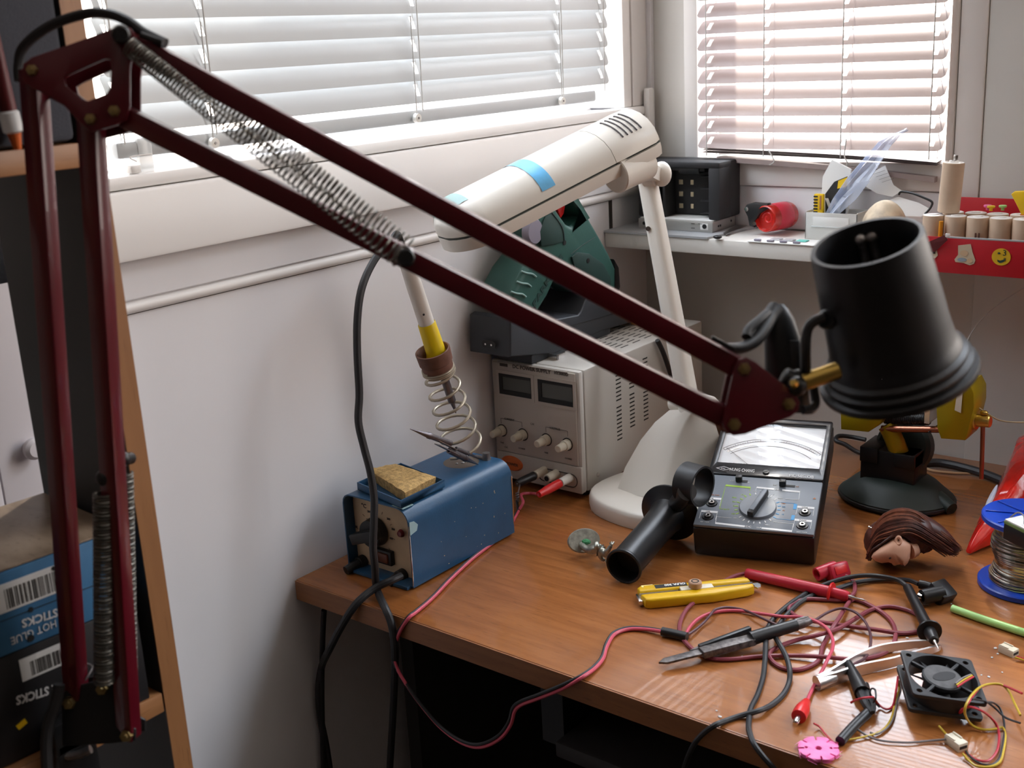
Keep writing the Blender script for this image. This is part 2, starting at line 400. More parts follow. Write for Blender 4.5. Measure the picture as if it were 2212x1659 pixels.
# back wall window: frame members with their joints
wb = struct('window_2', MB().box((.0665, BY-.008, .345+T), (.086, BY+.05, 2.0), .002).box((.401, BY-.008, .345+T), (.4095, BY+.05, 2.0), .002)
            .box((.0665, BY-.010, .314+T), (.4095, BY+.05, .3455+T), .003).box((.066, BY-.008, 1.97), (.41, BY+.05, 2.0)), 'white')
part('pane', MB().box((.08, BY+.055, .34+T), (.405, BY+.059, 1.98)), 'glass', wb)
struct('trim_9', MB().box((.4105, BY-.006, .262+T), (.4395, BY, 2.0), .0015), 'white')
struct('trim_10', MB().box((.0665, BY-.006, .262+T), (.4095, BY, .3132+T), .001), 'wall')
struct('trim_11', MB().box((.4400, BY-.004, 0), (.768, BY, 2.2), .001), 'wallb')
wr = struct('added_window', MB().box((.77, BY-.01, .325+T), (.82, BY+.05, 2.36)).box((2.20, BY-.01, .325+T), (2.25, BY+.05, 2.36)).box((1.48, BY, .325+T), (1.53, BY+.05, 2.36)).box((.77, BY-.01, .325+T), (2.25, BY+.05, .36+T)).box((.77, BY-.01, 2.32), (2.25, BY+.05, 2.36)), 'white')  # unseen window added right of the view to light the left wall
part('pane', MB().box((.81, BY+.055, .35+T), (2.21, BY+.059, 2.34)), 'glass', wr)
def portal(name, loc, d, sx, sy):
    l = bpy.data.lights.new(name, 'AREA'); l.shape = 'RECTANGLE'; l.size = sx; l.size_y = sy; l.cycles.is_portal = True
    o = bpy.data.objects.new(name, l); C.objects.link(o); o.location = loc; o.rotation_euler = Vector(d).to_track_quat('-Z', 'Y').to_euler()
portal('portal_left', (-.085, .91, 1.56), (1, 0, 0), .80, .86)
portal('portal_back', (.243, BY+.075, 1.53), (0, -1, 0), .34, .92)
portal('portal_back_right', (1.51, BY+.075, 1.71), (0, -1, 0), 1.44, 1.28)
# outside: unseen slab added past the corner to keep sun off the left window
struct('sun_block_slab', MB().box((-.9, BY+.10, 0), (-.10, BY+.22, 2.6)), 'white')

# ------------------------------------------------------------------ blinds
def slat_mesh(L, W, holes, hw=.0026, hl=.0062, camber=.0016):
    """slat along +x from 0 to L, width W across y, cambered, with routed cord holes, rounded ends"""
    b = bmesh.new(); ys = [-W/2, -hl, 0, hl, W/2]
    zf = lambda y: camber*(1-(2*y/W)**2)
    xs = [(0, .72), (.0025, .94), (.006, 1.)]
    cur = []
    for h in holes: cur += [(h-hw, 1.), (h+hw, 1.)]
    xs = xs+cur+[(L-.006, 1.), (L-.0025, .94), (L, .72)]
    cols = [[b.verts.new((x, y*k, zf(y*k))) for y in ys] for x, k in xs]
    hs = {3+2*i for i in range(len(holes))}
    for i in range(len(cols)-1):
        for j in range(4):
            if i in hs and j in (1, 2): continue
            b.faces.new((cols[i][j], cols[i+1][j], cols[i+1][j+1], cols[i][j+1]))
    for f in b.faces: f.smooth = True
    me = bpy.data.meshes.new('slat'); b.to_mesh(me); b.free(); return me
def blind(name, label, x0, ax, L, W, zs, tilt, holes, mt, railz, sag=None, plane=0.):
    """ax: world direction of the slat length; the room side is +x for the left blind and -y for the back one"""
    root = thing(name, label, 'blind', Vector(x0))
    me = slat_mesh(L, W, holes); me.materials.append(M[mt])
    inward = Vector((1, 0, 0)) if abs(ax[1]) > .5 else Vector((0, -1, 0)); X = Vector(ax)
    for i, z in enumerate(zs):
        o = bpy.data.objects.new('slat', me); C.objects.link(o); o.parent = root
        a = tilt+random.uniform(-.02, .02)
        yv = inward*math.cos(a)+Vector((0, 0, -1))*math.sin(a)        # room-side edge turned down
        zv = X.cross(yv)
        if zv.z < 0: zv = -zv
        yv2 = zv.cross(X)
        m = Matrix((X, yv2, zv)).transposed().to_4x4(); m.translation = Vector((0, 0, z-x0[2])); o.matrix_basis = m
    return root
zs = [.4590+T+.0221*i for i in range(34)]
yb0 = .5535
LB = blind('venetian_blind', 'grey metal venetian blind nearly closed in the long left window', (.002, yb0, 1.2), (0, 1, 0), .714, .0268, zs, 1.20, (.009, .1005, .3637, .612, .700), 'slat', 0)
part('bottom_rail', MB().box((-.009, .555, .4265+T), (.007, 1.238, .4405+T), .003), 'slat', LB, True)
part('rail_cap', MB().box((-.0095, .574, .4105+T), (.0085, .588, .4425+T), .002), 'clear', LB, True, 'translucent end holder of the rail')
part('hold_down_clip', MB().box((.004, .561, .4150+T), (.014, .571, .4210+T), .001).tube([(.008, .571, .424+T), (.009, .565, .428+T), (.009, .586, .4285+T)], .0006, 5, 4), 'white', LB, True)
for yy in (.562, .654, .9180, 1.1655, 1.2535):
    part('lift_cord', MB().tube([(.009, yy, .438+T), (.0105, yy, .60+T), (.0105, yy-.003, 1.96)], .0007, 5, 2).tube([(.0015, yy+.002, .438+T), (.002, yy+.002, 1.96)], .0005, 5, 1), 'cord', LB, True)
for px in ((0.01,0.9068,1.1722), (0.01,0.6485,1.1713), (0.01,1.16,1.1723)):
    p = Vector(px)
    part('cord_button', MB().cyl(p+Vector((-.001, 0, 0)), p+Vector((.003, 0, 0)), .0050, .0044, 18), 'whitepl', LB, True)
    part('button_pin', MB().cyl(p+Vector((.003, 0, 0)), p+Vector((.0036, 0, 0)), .0012, None, 8), 'steeld', LB, True)
    part('cord_end', MB().tube([p+Vector((.001, -.0005, .004)), p+Vector((.001, 0, .020)), p+Vector((0, .0015, .10))], .0007, 5, 4), 'cord', LB, True)
zb = [.3690+T+.0198*i for i in range(40)]
BB = blind('venetian_blind', 'beige venetian blind with open slats in the back window', (.0925, 1.345, 1.2), (1, 0, 0), .309, .0255, zb, .70, (.0145, .093, .192, .296), 'slatb', 0)
rp = [(.120, 1.345, .3475+T), (.20, 1.344, .3440+T), (.29, 1.345, .3385+T), (.395, 1.345, .3290+T)]
part('bottom_rail', MB().loft([[Vector(p)+Vector((0, a, c)) for a, c in ((-.009, -.003), (-.009, .003), (.009, .003), (.009, -.003))] for p in smooth_pts(rp, 5)]), 'slatb', BB, True)
for k in range(3):
    part('stacked_slat', MB().loft([[Vector(p)+Vector((0, a, c+.0060+.0028*k*(1.15-q*.5/15))) for a, c in ((-.012, -.0003), (0, .0012), (.012, -.0003), (0, -.0006))] for q, p in enumerate(smooth_pts([(.10, 1.345, .3500+T), (.20, 1.345, .3475+T), (.30, 1.345, .3445+T), (.398, 1.345, .3395+T)], 5))]), 'slatb', BB, True)
for xx in (.107, .1855, .2845, .3885):
    part('lift_cord', MB().tube([(xx, 1.3335, .352+T), (xx, 1.333, .6+T), (xx, 1.334, 1.96)], .0007, 5, 2).tube([(xx+.002, 1.3555, .350+T), (xx+.002, 1.356, 1.96)], .0005, 5, 1), 'cord', BB, True)
part('cord_end', MB().tube([(0.2919,1.332,1.1142), (0.2906,1.331,1.0956), (0.2947,1.33,1.0867), (0.2922,1.331,1.078)], .0008, 5, 5), 'cord', BB, True)
part('cord_end', MB().tube([(0.1932,1.332,1.0996), (0.1987,1.331,1.0926), (0.2017,1.33,1.0861), (0.1951,1.331,1.0825)], .0008, 5, 5), 'cord', BB, True)

# strap winder in the corner
g = thing('strap_winder', 'narrow white plastic holder on the wall in the corner between the windows', 'wall fitting', (.008, 1.33, .40+T))
part('cover', MB().box((.0135, 1.334, .3605+T), (.0235, 1.348, .4365+T), .003), 'white', g, True)
part('clip', MB().box((.0150, 1.334, .3300+T), (.0230, 1.348, .3540+T), .003).box((.0175, 1.330, .346+T), (.0215, 1.334, .353+T), .001), 'white', g, True)

# ------------------------------------------------------------------ desk
g = thing('desk', 'orange-brown wooden desk in the corner under the windows', 'desk', (0, 0, 0))
part('desk_top', MB().box((.0025, .6905, T-.0215), (1.50, 1.352, T), .0012), 'desk', g, True)
part('edge_band', MB().box((.003, .6890, T-.0210), (1.50, .6904, T-.0008)), 'deskedge', g, True)
part('side_panel', MB().box((.030, .80, .02), (.048, 1.33, T-.0216)), 'deskdark', g, True)
part('side_panel', MB().box((1.45, .72, .02), (1.468, 1.33, T-.0216)), 'deskdark', g, True)
part('modesty_panel', MB().box((.0485, 1.20, .25), (1.449, 1.215, T-.0216)), 'deskdark', g, True)
part('keyboard_tray', MB().box((.30, .715, T-.105), (1.30, 1.05, T-.09), .002), 'deskdark', g, True)
part('tray_rail', MB().box((.275, .73, T-.105), (.299, 1.15, T-.0216)), 'black', g, True)
part('tray_rail', MB().box((1.301, .73, T-.105), (1.325, 1.15, T-.0216)), 'black', g, True)
for x in (.035, 1.455): part('foot', MB().box((x-.015, .76, 0), (x+.02, 1.34, .0195), .003), 'black', g, True)

# ------------------------------------------------------------------ bookshelf standing at the left
g = thing('bookshelf', 'narrow open-backed wooden shelf unit standing at the left edge', 'shelf', (.2, .1, 0))
part('side_panel', MB().box((.144, .3735, 0), (.2495, .3870, 1.52)), 'deskdark', g, True)  # wooden panel coloured dark to stand for its backlit shade
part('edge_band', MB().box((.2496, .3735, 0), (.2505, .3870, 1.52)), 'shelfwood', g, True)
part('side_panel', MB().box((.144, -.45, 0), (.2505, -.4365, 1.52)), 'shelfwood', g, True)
for z in (.1135+T, .4595+T, .30, 1.51):
    part('shelf_board', MB().box((.144, -.436, z-.0135), (.250, .3728, z), .0008), 'shelfwoody', g, True)

g = thing('cupboard_door', 'white cupboard door with a round knob behind the shelf unit', 'door', (.02, .38, .8))
part('panel', MB().box((.002, .4075, .30), (.020, .52, T+.40), .001), 'doorw', g, True)
part('edge_strip', MB().box((.002, .398, .30), (.0195, .4068, T+.40), .001), 'doorw', g, True)
part('knob', MB().lathe([(0, .014), (.006, .0138), (.0085, .011), (.0088, .008), (.005, .004), (.0045, 0)], frame((0.02,0.4321,0.9617), (0, 1, 0), (0, 0, 1)), 24), 'doorw', g, True)

g = thing('speaker', 'dark grey cloth-covered speaker standing on the upper shelf', 'speaker', (.2, .28, .4600+T))
part('cabinet', MB().box((.146, .205, .4601+T), (.244, .368, .80+T), .002), 'black', g, True)
part('grille_cloth', MB().box((.2442, .207, .4610+T), (.254, .3695, .80+T), .004), 'cloth', g, True)
part('cone_ring', MB().lathe([(.022, 0), (.026, .002), (.028, 0)], frame((.2545, .292, .5780+T), (0, 1, 0), (0, 0, 1)), 30), 'white', g, True, 'pale ring of the driver')

g = thing('screwdriver', 'dark red rod with a clear cap and orange tip by the left edge', 'tool', (.268, .30, .4600+T))
part('shaft', MB().cyl((.2600, .3240, .5500+T), (.2600, .3290, .4800+T), .0042, None, 14), 'maroon', g, True)
part('cap', MB().cyl((.2600, .3289, .4802+T), (.2600, .3300, .4688+T), .0052, None, 14, .001), 'clear', g, True)
part('tip', MB().cyl((.2600, .3300, .4690+T), (.2600, .3306, .4602+T), .0036, .0020, 12), 'orange', g, True)

# glue stick cartons, upside down on the lower shelf
def carton(name, label, z0, z1, mt, strings, rot):
    m = Matrix.Translation((.1995, .368, z0)) @ rz(rot)
    g = thing(name, label, 'box', m)
    part('carton', MB().box((-.052, -.150, 0), (.050, 0, z1-z0), .001), mt, g)
    return g
def upside(y, z): return frame((.0503, y, z), (0, -1, 0), (0, 0, -1))
def barcode(g, y0, y1, z0, z1):
    part('label', MB().box((.0500, y0, z0), (.0503, y1, z1)), 'paper', g)
    mb = MB(); y = y0+.006
    random.seed(int(z0*1e5))
    while y < y1-.003:
        wv = random.choice((.0003, .0005, .0008)); mb.box((.0503, y, z0+.0015), (.0505, y+wv, z1-.0035)); y += wv+random.choice((.0004, .0006, .001))
    part('barcode', mb, 'bar', g)
z0 = .1138+T
g = carton('glue_stick_carton', 'black glue stick carton upside down, lower of the two on the shelf', z0, z0+.0665, 'boxblack', (), -.07)
barcode(g, -.076, -.041, .0470, .0610)
def uptext(s_, p, q, size, **kw):
    iv = g.matrix_basis.inverted(); a, b = iv @ Vector(p), iv @ Vector(q); a.x = b.x = .0504
    text(s_, size, frame(a, b-a, (0, 0, -1)), g, 'pwhite', width=(b-a).length, **kw)
uptext('E STICKS', (0.25,0.3073,0.8908), (0.25,0.2832,0.8938), .0075, bold=.0002)
part('mark', MB().box((.0500, -.084, .020), (.0504, -.078, .0235), 0, Tr(0, -.081, .0218) @ Matrix.Rotation(.35, 4, 'X') @ Tr(0, .081, -.0218)), 'yelp', g)
z1 = z0+.0668
g = carton('glue_stick_carton', 'blue glue stick carton upside down, upper of the two on the shelf', z1, z1+.0490, 'boxblue', (), -.07)
barcode(g, -.083, -.043, .0255, .0425)
uptext('STICKS', (0.25,0.3156,0.9366), (0.25,0.294,0.9381), .0070, bold=.00015)
uptext('HOT GLUE', (0.25,0.3136,0.9303), (0.25,0.2864,0.9302), .0066)
part('seam', MB().box((.0500, -.150, .0210), (.0503, 0, .0214)), 'bar', g)
part('torn_hole', MB().cyl((.0500, -.0415, .0315), (.0506, -.0415, .0315), .0032, None, 9).cyl((.0500, -.047, .041), (.0506, -.047, .041), .0014, None, 7).cyl((.0500, -.0640, .0215), (.0506, -.0640, .0215), .0016, None, 7).cyl((.0500, -.067, .0045), (.0506, -.067, .0045), .0022, None, 7), 'bar', g)
part('lid', MB().box((-.050, -.149, 0), (.049, -.001, .0012), .0004, Tr(0, 0, z1*0+.0493)), 'boxtop', g)

# ------------------------------------------------------------------ red spring-balanced lamp
g = thing('balanced_arm_lamp', 'red spring-balanced arm lamp with black shade clamped to the shelf', 'lamp', (0.28,0.3054,0.866))
cz = -fw                                                    # toward the camera
def bar(name, p0, p1, wd, th, mt='red', tw=0.25):
    m = up_frame(p0, p1, cz); m = m @ rz(tw); L = (Vector(p1)-Vector(p0)).length
    return part(name, MB().box((-wd/2, -th/2, 0), (wd/2, th/2, L), .0009, m), mt, g, True)
bar('lower_arm', (0.2676,0.3069,0.8898), (0.2898,0.3292,1.2402), .0104, .0104, tw=-.28)
bar('lower_arm', (0.2947,0.32,0.8659), (0.3154,0.3412,1.2165), .0104, .0104, tw=-.28)
bar('upper_arm', (0.3249,0.3586,1.2534), (0.5895,0.5088,1.0784), .0104, .0104, tw=.20)
bar('upper_arm', (0.3271,0.3473,1.2182), (0.5892,0.4996,1.0543), .0104, .0104, tw=.20)
plate = [(0.2959,0.3183,1.2372), (0.2961,0.3206,1.243), (0.2989,0.324,1.2459), (0.3143,0.3387,1.2518), (0.3277,0.3516,1.2574), (0.3313,0.3552,1.2589), (0.3351,0.3576,1.2573), (0.3376,0.3582,1.2533), (0.3372,0.3547,1.2446), (0.3375,0.3523,1.2377), (0.3399,0.3478,1.2203), (0.3393,0.3451,1.2143), (0.3357,0.3413,1.2119), (0.331,0.3369,1.2105), (0.3264,0.3328,1.2095), (0.3223,0.3309,1.2132), (0.3139,0.3277,1.2231), (0.3051,0.3228,1.229), (0.2984,0.3189,1.2334)]
hole = [(0.3127,0.3313,1.2355), (0.3146,0.3334,1.2371), (0.327,0.3459,1.2434), (0.3293,0.3476,1.243), (0.3302,0.3469,1.2393), (0.331,0.344,1.2295), (0.3301,0.3423,1.227), (0.3235,0.3358,1.224), (0.3213,0.3343,1.2247), (0.3139,0.3309,1.2317)]
part('elbow_plate', MB().shape3(plate, fw*.0020, [hole], .0004), 'red', g, True)
sh = fw*.0165
part('elbow_plate', MB().shape3([Vector(p)+sh for p in plate], fw*.0020, [[Vector(p)+sh for p in hole]], .0004), 'red', g, True)
def bolt(p, r=.0030, l=.0022, mt='bolt'):
    p = Vector(p); return part('bolt', MB().cyl(p, p+cz*l, r, r*.8, 6).cyl(p+cz*l*.6, p+cz*l*1.5, r*.55, r*.35, 10), mt, g, True)
for p in ((0.3001,0.3227,1.2397), (0.3258,0.3344,1.2152), (0.3343,0.3426,1.2185)): bolt(p)
hp = [(0.5895,0.4996,1.0826), (0.5908,0.5019,1.0859), (0.5935,0.5044,1.0868), (0.5974,0.5066,1.0842), (0.6147,0.5149,1.0684), (0.6171,0.5153,1.0643), (0.617,0.5136,1.06), (0.6145,0.5106,1.0576), (0.5982,0.4947,1.0505), (0.5938,0.491,1.0501), (0.5905,0.4892,1.0523), (0.5885,0.4891,1.0563)]
part('head_plate', MB().shape3(hp, fw*.0020, (), .0004), 'red', g, True)
part('head_plate', MB().shape3([Vector(p)+sh for p in hp], fw*.0020, (), .0004), 'red', g, True)
for p in ((0.5935,0.5024,1.0812), (0.6129,0.5116,1.0635), (0.5933,0.4925,1.0553)): bolt(p, .0034)
# springs of the upper arm, with their posts
def spr(p0, p1, r, turns, wr, pit=None): return part('spring', MB().helix(p0, p1, r, turns, wr, pitch=pit), 'spring', g, True, kind=None)
dn_ = lambda t: t*.62+.38*t*t
spr((0.3403,0.3519,1.2486), (0.4619,0.4037,1.1434), .0046, 66, .00050, dn_)
spr((0.3171,0.3745,1.2519), (0.4406,0.4341,1.142), .0049, 70, .00050, lambda t: .8*t+.2*t*t)
part('spring_post', MB().cyl((0.3292,0.3559,1.2546), Vector((0.3428,0.3467,1.2542)), .0048, .0042, 18, .001), 'black', g, True)
part('spring_post', MB().cyl((0.44,0.4296,1.1384), Vector((0.4665,0.4025,1.1446)), .0044, .0044, 20, .0008), 'black', g, True, 'black spring post through the lower bar')
part('post_collar', MB().cyl((0.4564,0.4114,1.1435), Vector((0.4596,0.4081,1.1443)), .0052, None, 18, .0006), 'steeld', g, True)
# springs of the lower arm
spr((0.3006,0.3248,1.0172), (0.2911,0.3124,0.9038), .0053, 62, .00080)
spr((0.2807,0.3511,1.0162), (0.2775,0.3319,0.8633), .0046, 78, .00070)
for p in ((0.3014,0.3259,1.0256), (0.2756,0.3547,1.0225)):
    part('spring_post', MB().ball(p, .0046).cyl(Vector(p), Vector(p)+fw*.010+rt*.001, .0036, None, 14), 'black', g, True)
# base bracket and clamp
br = [(0.2657,0.2991,0.8946), (0.2689,0.303,0.8982), (0.2819,0.3147,0.9012), (0.2895,0.3199,0.8987), (0.2939,0.3162,0.8789), (0.3017,0.3204,0.8733), (0.3026,0.3188,0.8669), (0.292,0.3098,0.8659), (0.2701,0.292,0.866)]
part('bracket', MB().shape3(br, fw*.0025, (), .0005), 'black', g, True)
part('bracket', MB().shape3([Vector(p)+fw*.018 for p in br], fw*.0025, (), .0005), 'black', g, True)
part('bracket_edge', MB().tube([(0.2873,0.3219,0.9089), (0.2891,0.3223,0.9058), (0.2925,0.3165,0.8828), (0.2951,0.3162,0.8765), (0.3015,0.3196,0.8716)], .0006, 6, 4), 'red', g, True, 'red lip along the bracket')
for p in ((0.2701,0.3008,0.8898), (0.284,0.3147,0.8967), (0.2984,0.3166,0.8702)): bolt(p, .0040, .003, 'bolt')
part('clamp_jaw', MB().box((.2515, .292, .082+T), (.262, .318, .135+T), .002).box((.205, .292, .1140+T), (.262, .318, .1215+T), .0015).box((.205, .292, .074+T), (.262, .318, .082+T), .0015), 'black', g, True)
part('clamp_screw', MB().cyl((.226, .305, .060+T), (.226, .305, .1000+T), .0032, None, 12).cyl((.226, .305, .0990+T), (.226, .305, .1000+T), .007, None, 16), 'steeld', g, True)
part('clamp_lever', MB().tube([(0.2514,0.2978,0.8721), (0.2528,0.2951,0.8617), (0.2577,0.2963,0.8542), (0.2642,0.301,0.8527), (0.2714,0.308,0.8558)], .0026, 8, 5), 'steeld', g, True, 'worn grey metal lever')
# shade
top, bot = Vector((0.633,0.5531,1.1384)), Vector((0.6429,0.5773,1.0646))
ax = (top-bot).normalized()
mS = up_frame(bot, top, (rt.x, rt.y, rt.z))
KZ = (top-bot).length/.0845
prof = [(r_, z_*KZ) for r_, z_ in ((.0398, 0), (.0402, .0016), (.0398, .0035), (.0372, .0046), (.0378, .0062), (.0380, .0080), (.0355, .0095), (.0360, .0110), (.0360, .0128), (.0336, .0145), (.0336, .0160), (.0322, .0185), (.0314, .022), (.0306, .030), (.0293, .055), (.0276, .0832), (.0272, .0845), (.0250, .0845), (.0246, .0830), (.0255, .050), (0, .050))]
part('shade', MB().lathe(prof, mS, 48), 'shade', g, True)
part('shade_liner', MB().lathe([(r_, z_*KZ) for r_, z_ in ((.0386, .0006), (.0345, .0060), (.0318, .0140), (.0292, .0240), (.0262, .0460), (0, .0465))], mS, 40), 'white', g, True, 'white inside of the shade')
part('bulb', MB().lathe([(0, .004), (.012, .007), (.018, .014), (.019, .020), (.013, .034), (.010, .047)], mS, 24), 'clear', g, True)
for q, l in (((0.6191,0.584,1.1399), .022), ((0.6216,0.5735,1.1352), .020), ((0.626,0.5775,1.1362), .020)):
    q = Vector(q); part('socket_screw', MB().cyl(q-ax*l, q, .0022).ball(q, .0032), 'steeld', g, True)
part('rod', MB().cyl((0.613,0.5226,1.0711), (0.6276,0.5365,1.0767), .0044, None, 20, .0006), 'brass', g, True, 'brass rod between joint and shade')
part('swivel', MB().cyl((0.606,0.5184,1.0753), (0.6154,0.5239,1.0694), .0050, None, 16, .001).ball((0.6145,0.5172,1.0715), .0050).ball((0.6117,0.5231,1.0754), .0028), 'black', g, True)
part('swivel_pin', MB().cyl((0.6158,0.5113,1.0744), (0.6159,0.5091,1.0757), .0022, .0015, 10), 'brass', g, True)
part('shade_clip', MB().cyl((0.6202,0.5358,1.1018), (0.6193,0.5475,1.0992), .0050, None, 14, .001).tube([(0.6204,0.5338,1.1032), (0.6164,0.5298,1.1013), (0.6147,0.5269,1.097), (0.6155,0.524,1.0875), (0.6145,0.5273,1.0735)], .0026, 10, 6), 'black', g, True, 'black cable entering the shade')
part('cable_loop', MB().tube([(0.6137,0.5365,1.0747), (0.6155,0.5346,1.0657), (0.6171,0.5334,1.0589), (0.6166,0.5294,1.0565), (0.6143,0.5251,1.0569)], .0024, 8, 5), 'black', g, True)
part('cable', MB().tube([(0.2735,0.3301,1.2349), (0.2721,0.3318,1.2428), (0.275,0.3348,1.2517), (0.2862,0.3447,1.2611), ((0.301,0.3559,1.2657)), (0.3133,0.3603,1.265), (0.3252,0.3631,1.261), (0.3359,0.3641,1.2549), (0.347,0.3683,1.2491)], .0026, 10, 6), 'rubber', g, True, 'black cable over the elbow')
part('cable_clip', MB().box((-.0065, -.0016, -.0010), (.0065, .0016, .0012), .0005, frame((0.5832,0.4999,1.0935), Vector((0.5914,0.5049,1.0891))-Vector((0.5788,0.4978,1.0975)), cz)), 'black', g, True)
part('cable_clip', MB().tube([(0.3414,0.3588,1.2537), (0.3503,0.3644,1.2495)], .0017, 8, 1), 'black', g, True)
part('cable_drop', MB().tube([(0.271,0.2963,0.9043), (0.2709,0.2923,0.8939), (0.2694,0.2874,0.8839), (0.2699,0.2831,0.8714), (0.2739,0.2779,0.8487)], .0034, 10, 5), 'rubber', g, True)
part('thin_wire', MB().tube([(0.271,0.3099,0.8976), (0.2729,0.3131,0.9021), (0.27,0.3184,0.9046), (0.2666,0.3164,0.9069)], .0005, 5, 4), 'wireg', g, True)

# in-line switch of the lamp hanging behind the joint
secs = []
for (px, w_) in (((0.5962,0.5516,1.0452), 30), ((0.5951,0.5517,1.0481), 42), ((0.5905,0.555,1.067), 46), ((0.5867,0.5581,1.0835), 40), ((0.5846,0.5599,1.093), 31), ((0.5835,0.561,1.0982), 20), ((0.583,0.5615,1.1008), 9)):
    c = Vector(px); w_ *= .622/2540
    secs.append([c+rt*(w_*math.cos(2*PI*k/18))-fw*(.62*w_*math.sin(2*PI*k/18)) for k in range(18)])
sw_ = part('inline_switch', MB().loft(secs), 'black', g, True, 'black in-line switch behind the joint')
part('rocker', MB().box((-.0028, -.0085, -.001), (.0028, .0085, .0014), .0010, frame(Vector((0.5953,0.5546,1.0753)), rt, -dn)), 'blackm', sw_, True)
part('switch_cable', MB().tube([(0.5795,0.5086,1.0887), (0.582,0.5204,1.0862), (0.5835,0.5328,1.0874), (0.5828,0.5445,1.0916), (0.5816,0.5531,1.0956), (0.582,0.5597,1.0983)], lambda t: .0026+.0022*t, 12, 6).tube([(0.5817,0.5271,1.0905), (0.5807,0.5314,1.0933), (0.5817,0.5413,1.0962), (0.5819,0.5503,1.0982)], .0026, 10, 5), 'rubber', g, True, 'black cable curling into the switch')

# ------------------------------------------------------------------ soldering station
X0, X1, Y0, Y1 = .0315, .1210, .7360, .8930
g = thing('soldering_station', 'worn blue metal soldering station on the desk against the wall', 'soldering station', (X0, Y0, T))
W, H, D_ = X1-X0, .0805, Y1-Y0
outer = [(0, 0), (W, 0), (W, H-.016)]+[(W-.016+.016*math.cos(a), H-.016+.016*math.sin(a)) for a in (.3, .6, .9, 1.2, PI/2)]+[(.011+.011*math.cos(a), H-.011+.011*math.sin(a)) for a in (PI/2, 1.9, 2.3, 2.7, PI)]
inner = [(.0014, .0014), (W-.0014, .0014), (W-.0014, H-.016)]+[(W-.016+.0146*math.cos(a), H-.016+.0146*math.sin(a)) for a in (.3, .6, .9, 1.2, PI/2)]+[(.011+.0096*math.cos(a), H-.011+.0096*math.sin(a)) for a in (PI/2, 1.9, 2.3, 2.7, PI)]
mF = Matrix(((1, 0, 0, 0), (0, 0, -1, D_/2), (0, 1, 0, .0025), (0, 0, 0, 1)))
part('shell', MB().shape([outer, inner], D_, mF), 'blue', g, sharp=.45)
mP = Matrix(((1, 0, 0, 0), (0, 0, -1, .0135), (0, 1, 0, .0025), (0, 0, 0, 1)))
part('front_panel', MB().shape([[(x*.968+.0014, y*.965+.0014) for x, y in outer]], .0015, mP), 'cream', g)
mK = mP.copy(); mK.translation = Vector((0, D_-.004, .0025))
part('back_panel', MB().shape([[(x*.968+.0014, y*.965+.0014) for x, y in outer]], .0015, mK), 'blue', g)
part('base_plate', MB().box((.004, -.005, .0008), (W-.004, .02, .0042), .0005), 'blue', g)
for x in (.010, W-.010):
    for y in (.012, D_-.012): part('foot', MB().cyl((x, y, 0), (x, y, .0026), .005, None, 14), 'black', g)
def onf(p): return Vector(p)-Vector((X0, Y0, T))
k = onf((0.065,0.746,0.7852))
part('knob', MB().cyl((k.x, .0125, k.z), (k.x, .000, k.z), .0150, .0140, 28, .001).box((-.0175, -.0105, -.0055), (.0175, .001, .0055), .0015, Tr(k.x, 0, k.z) @ Matrix.Rotation(-.35, 4, 'Y')), 'black', g)
part('lamp', MB().lathe([(0, .004), (.0028, .0032), (.0040, .001), (.0042, 0)], frame(onf((0.1002,0.746,0.7913)), (1, 0, 0), (0, 0, 1)), 18), mat('indicator_dark_red', (.16, .02, .022), .25), g)
s_ = onf((0.0705,0.746,0.7607))
sw = part('switch', MB().box((s_.x-.0150, .0070, s_.z-.0075), (s_.x+.0150, .013, s_.z+.0075), .0010), 'black', g)
part('rocker', MB().box((s_.x-.0020, 0.0050, s_.z-.0050), (s_.x+.0118, .008, s_.z+.0050), .0012), mat('rocker_brown', (.13, .035, .015), .35), sw)
for nm, p, ln in (('cable_gland', onf((0.0409,0.746,0.7469)), .018), ('cable_gland', onf((0.096,0.746,0.7456)), .014)):
    part(nm, MB().cyl((p.x, .013, p.z), (p.x, .004, p.z), .0068, .0064, 18, .0008).cyl((p.x, .005, p.z), (p.x-.003, -ln+.008, p.z-.003), .0056, .0046, 16), 'black', g)
# printed scale: ring of ticks and numbers
tk = MB()
for i in range(9):
    a = 3.9-i*.68; c, s2 = math.cos(a), math.sin(a)
    tk.poly([(k.x+.0205*c-.0002*s2, .0124, k.z+.0205*s2+.0002*c), (k.x+.0205*c+.0002*s2, .0124, k.z+.0205*s2-.0002*c), (k.x+.0235*c+.0002*s2, .0124, k.z+.0235*s2-.0002*c), (k.x+.0235*c-.0002*s2, .0124, k.z+.0235*s2+.0002*c)], (0, .0002, 0))
part('scale_ticks', tk, 'ink', g)
def ftext(s, px, size, **kw):
    o = onf(px); return text(s, size, frame((o.x, .01245, o.z), (1, 0, 0), (0, 0, 1)), g, 'ink', bold=.00012, **kw)
ftext('\u00b0C', (0.0449,0.746,0.806), .0062)
ftext('TW', (0.0315,0.746,0.7726), .0060)
ftext('OK', (0.0312,0.746,0.7811), .0038)
ftext('200', (0.0528,0.746,0.8023), .0030); ftext('250', (0.0504,0.746,0.7929), .0030)
ftext('300', (0.0794,0.746,0.8002), .0030); ftext('350', (0.0846,0.746,0.7906), .0030); ftext('400', (0.0809,0.746,0.78), .0030)
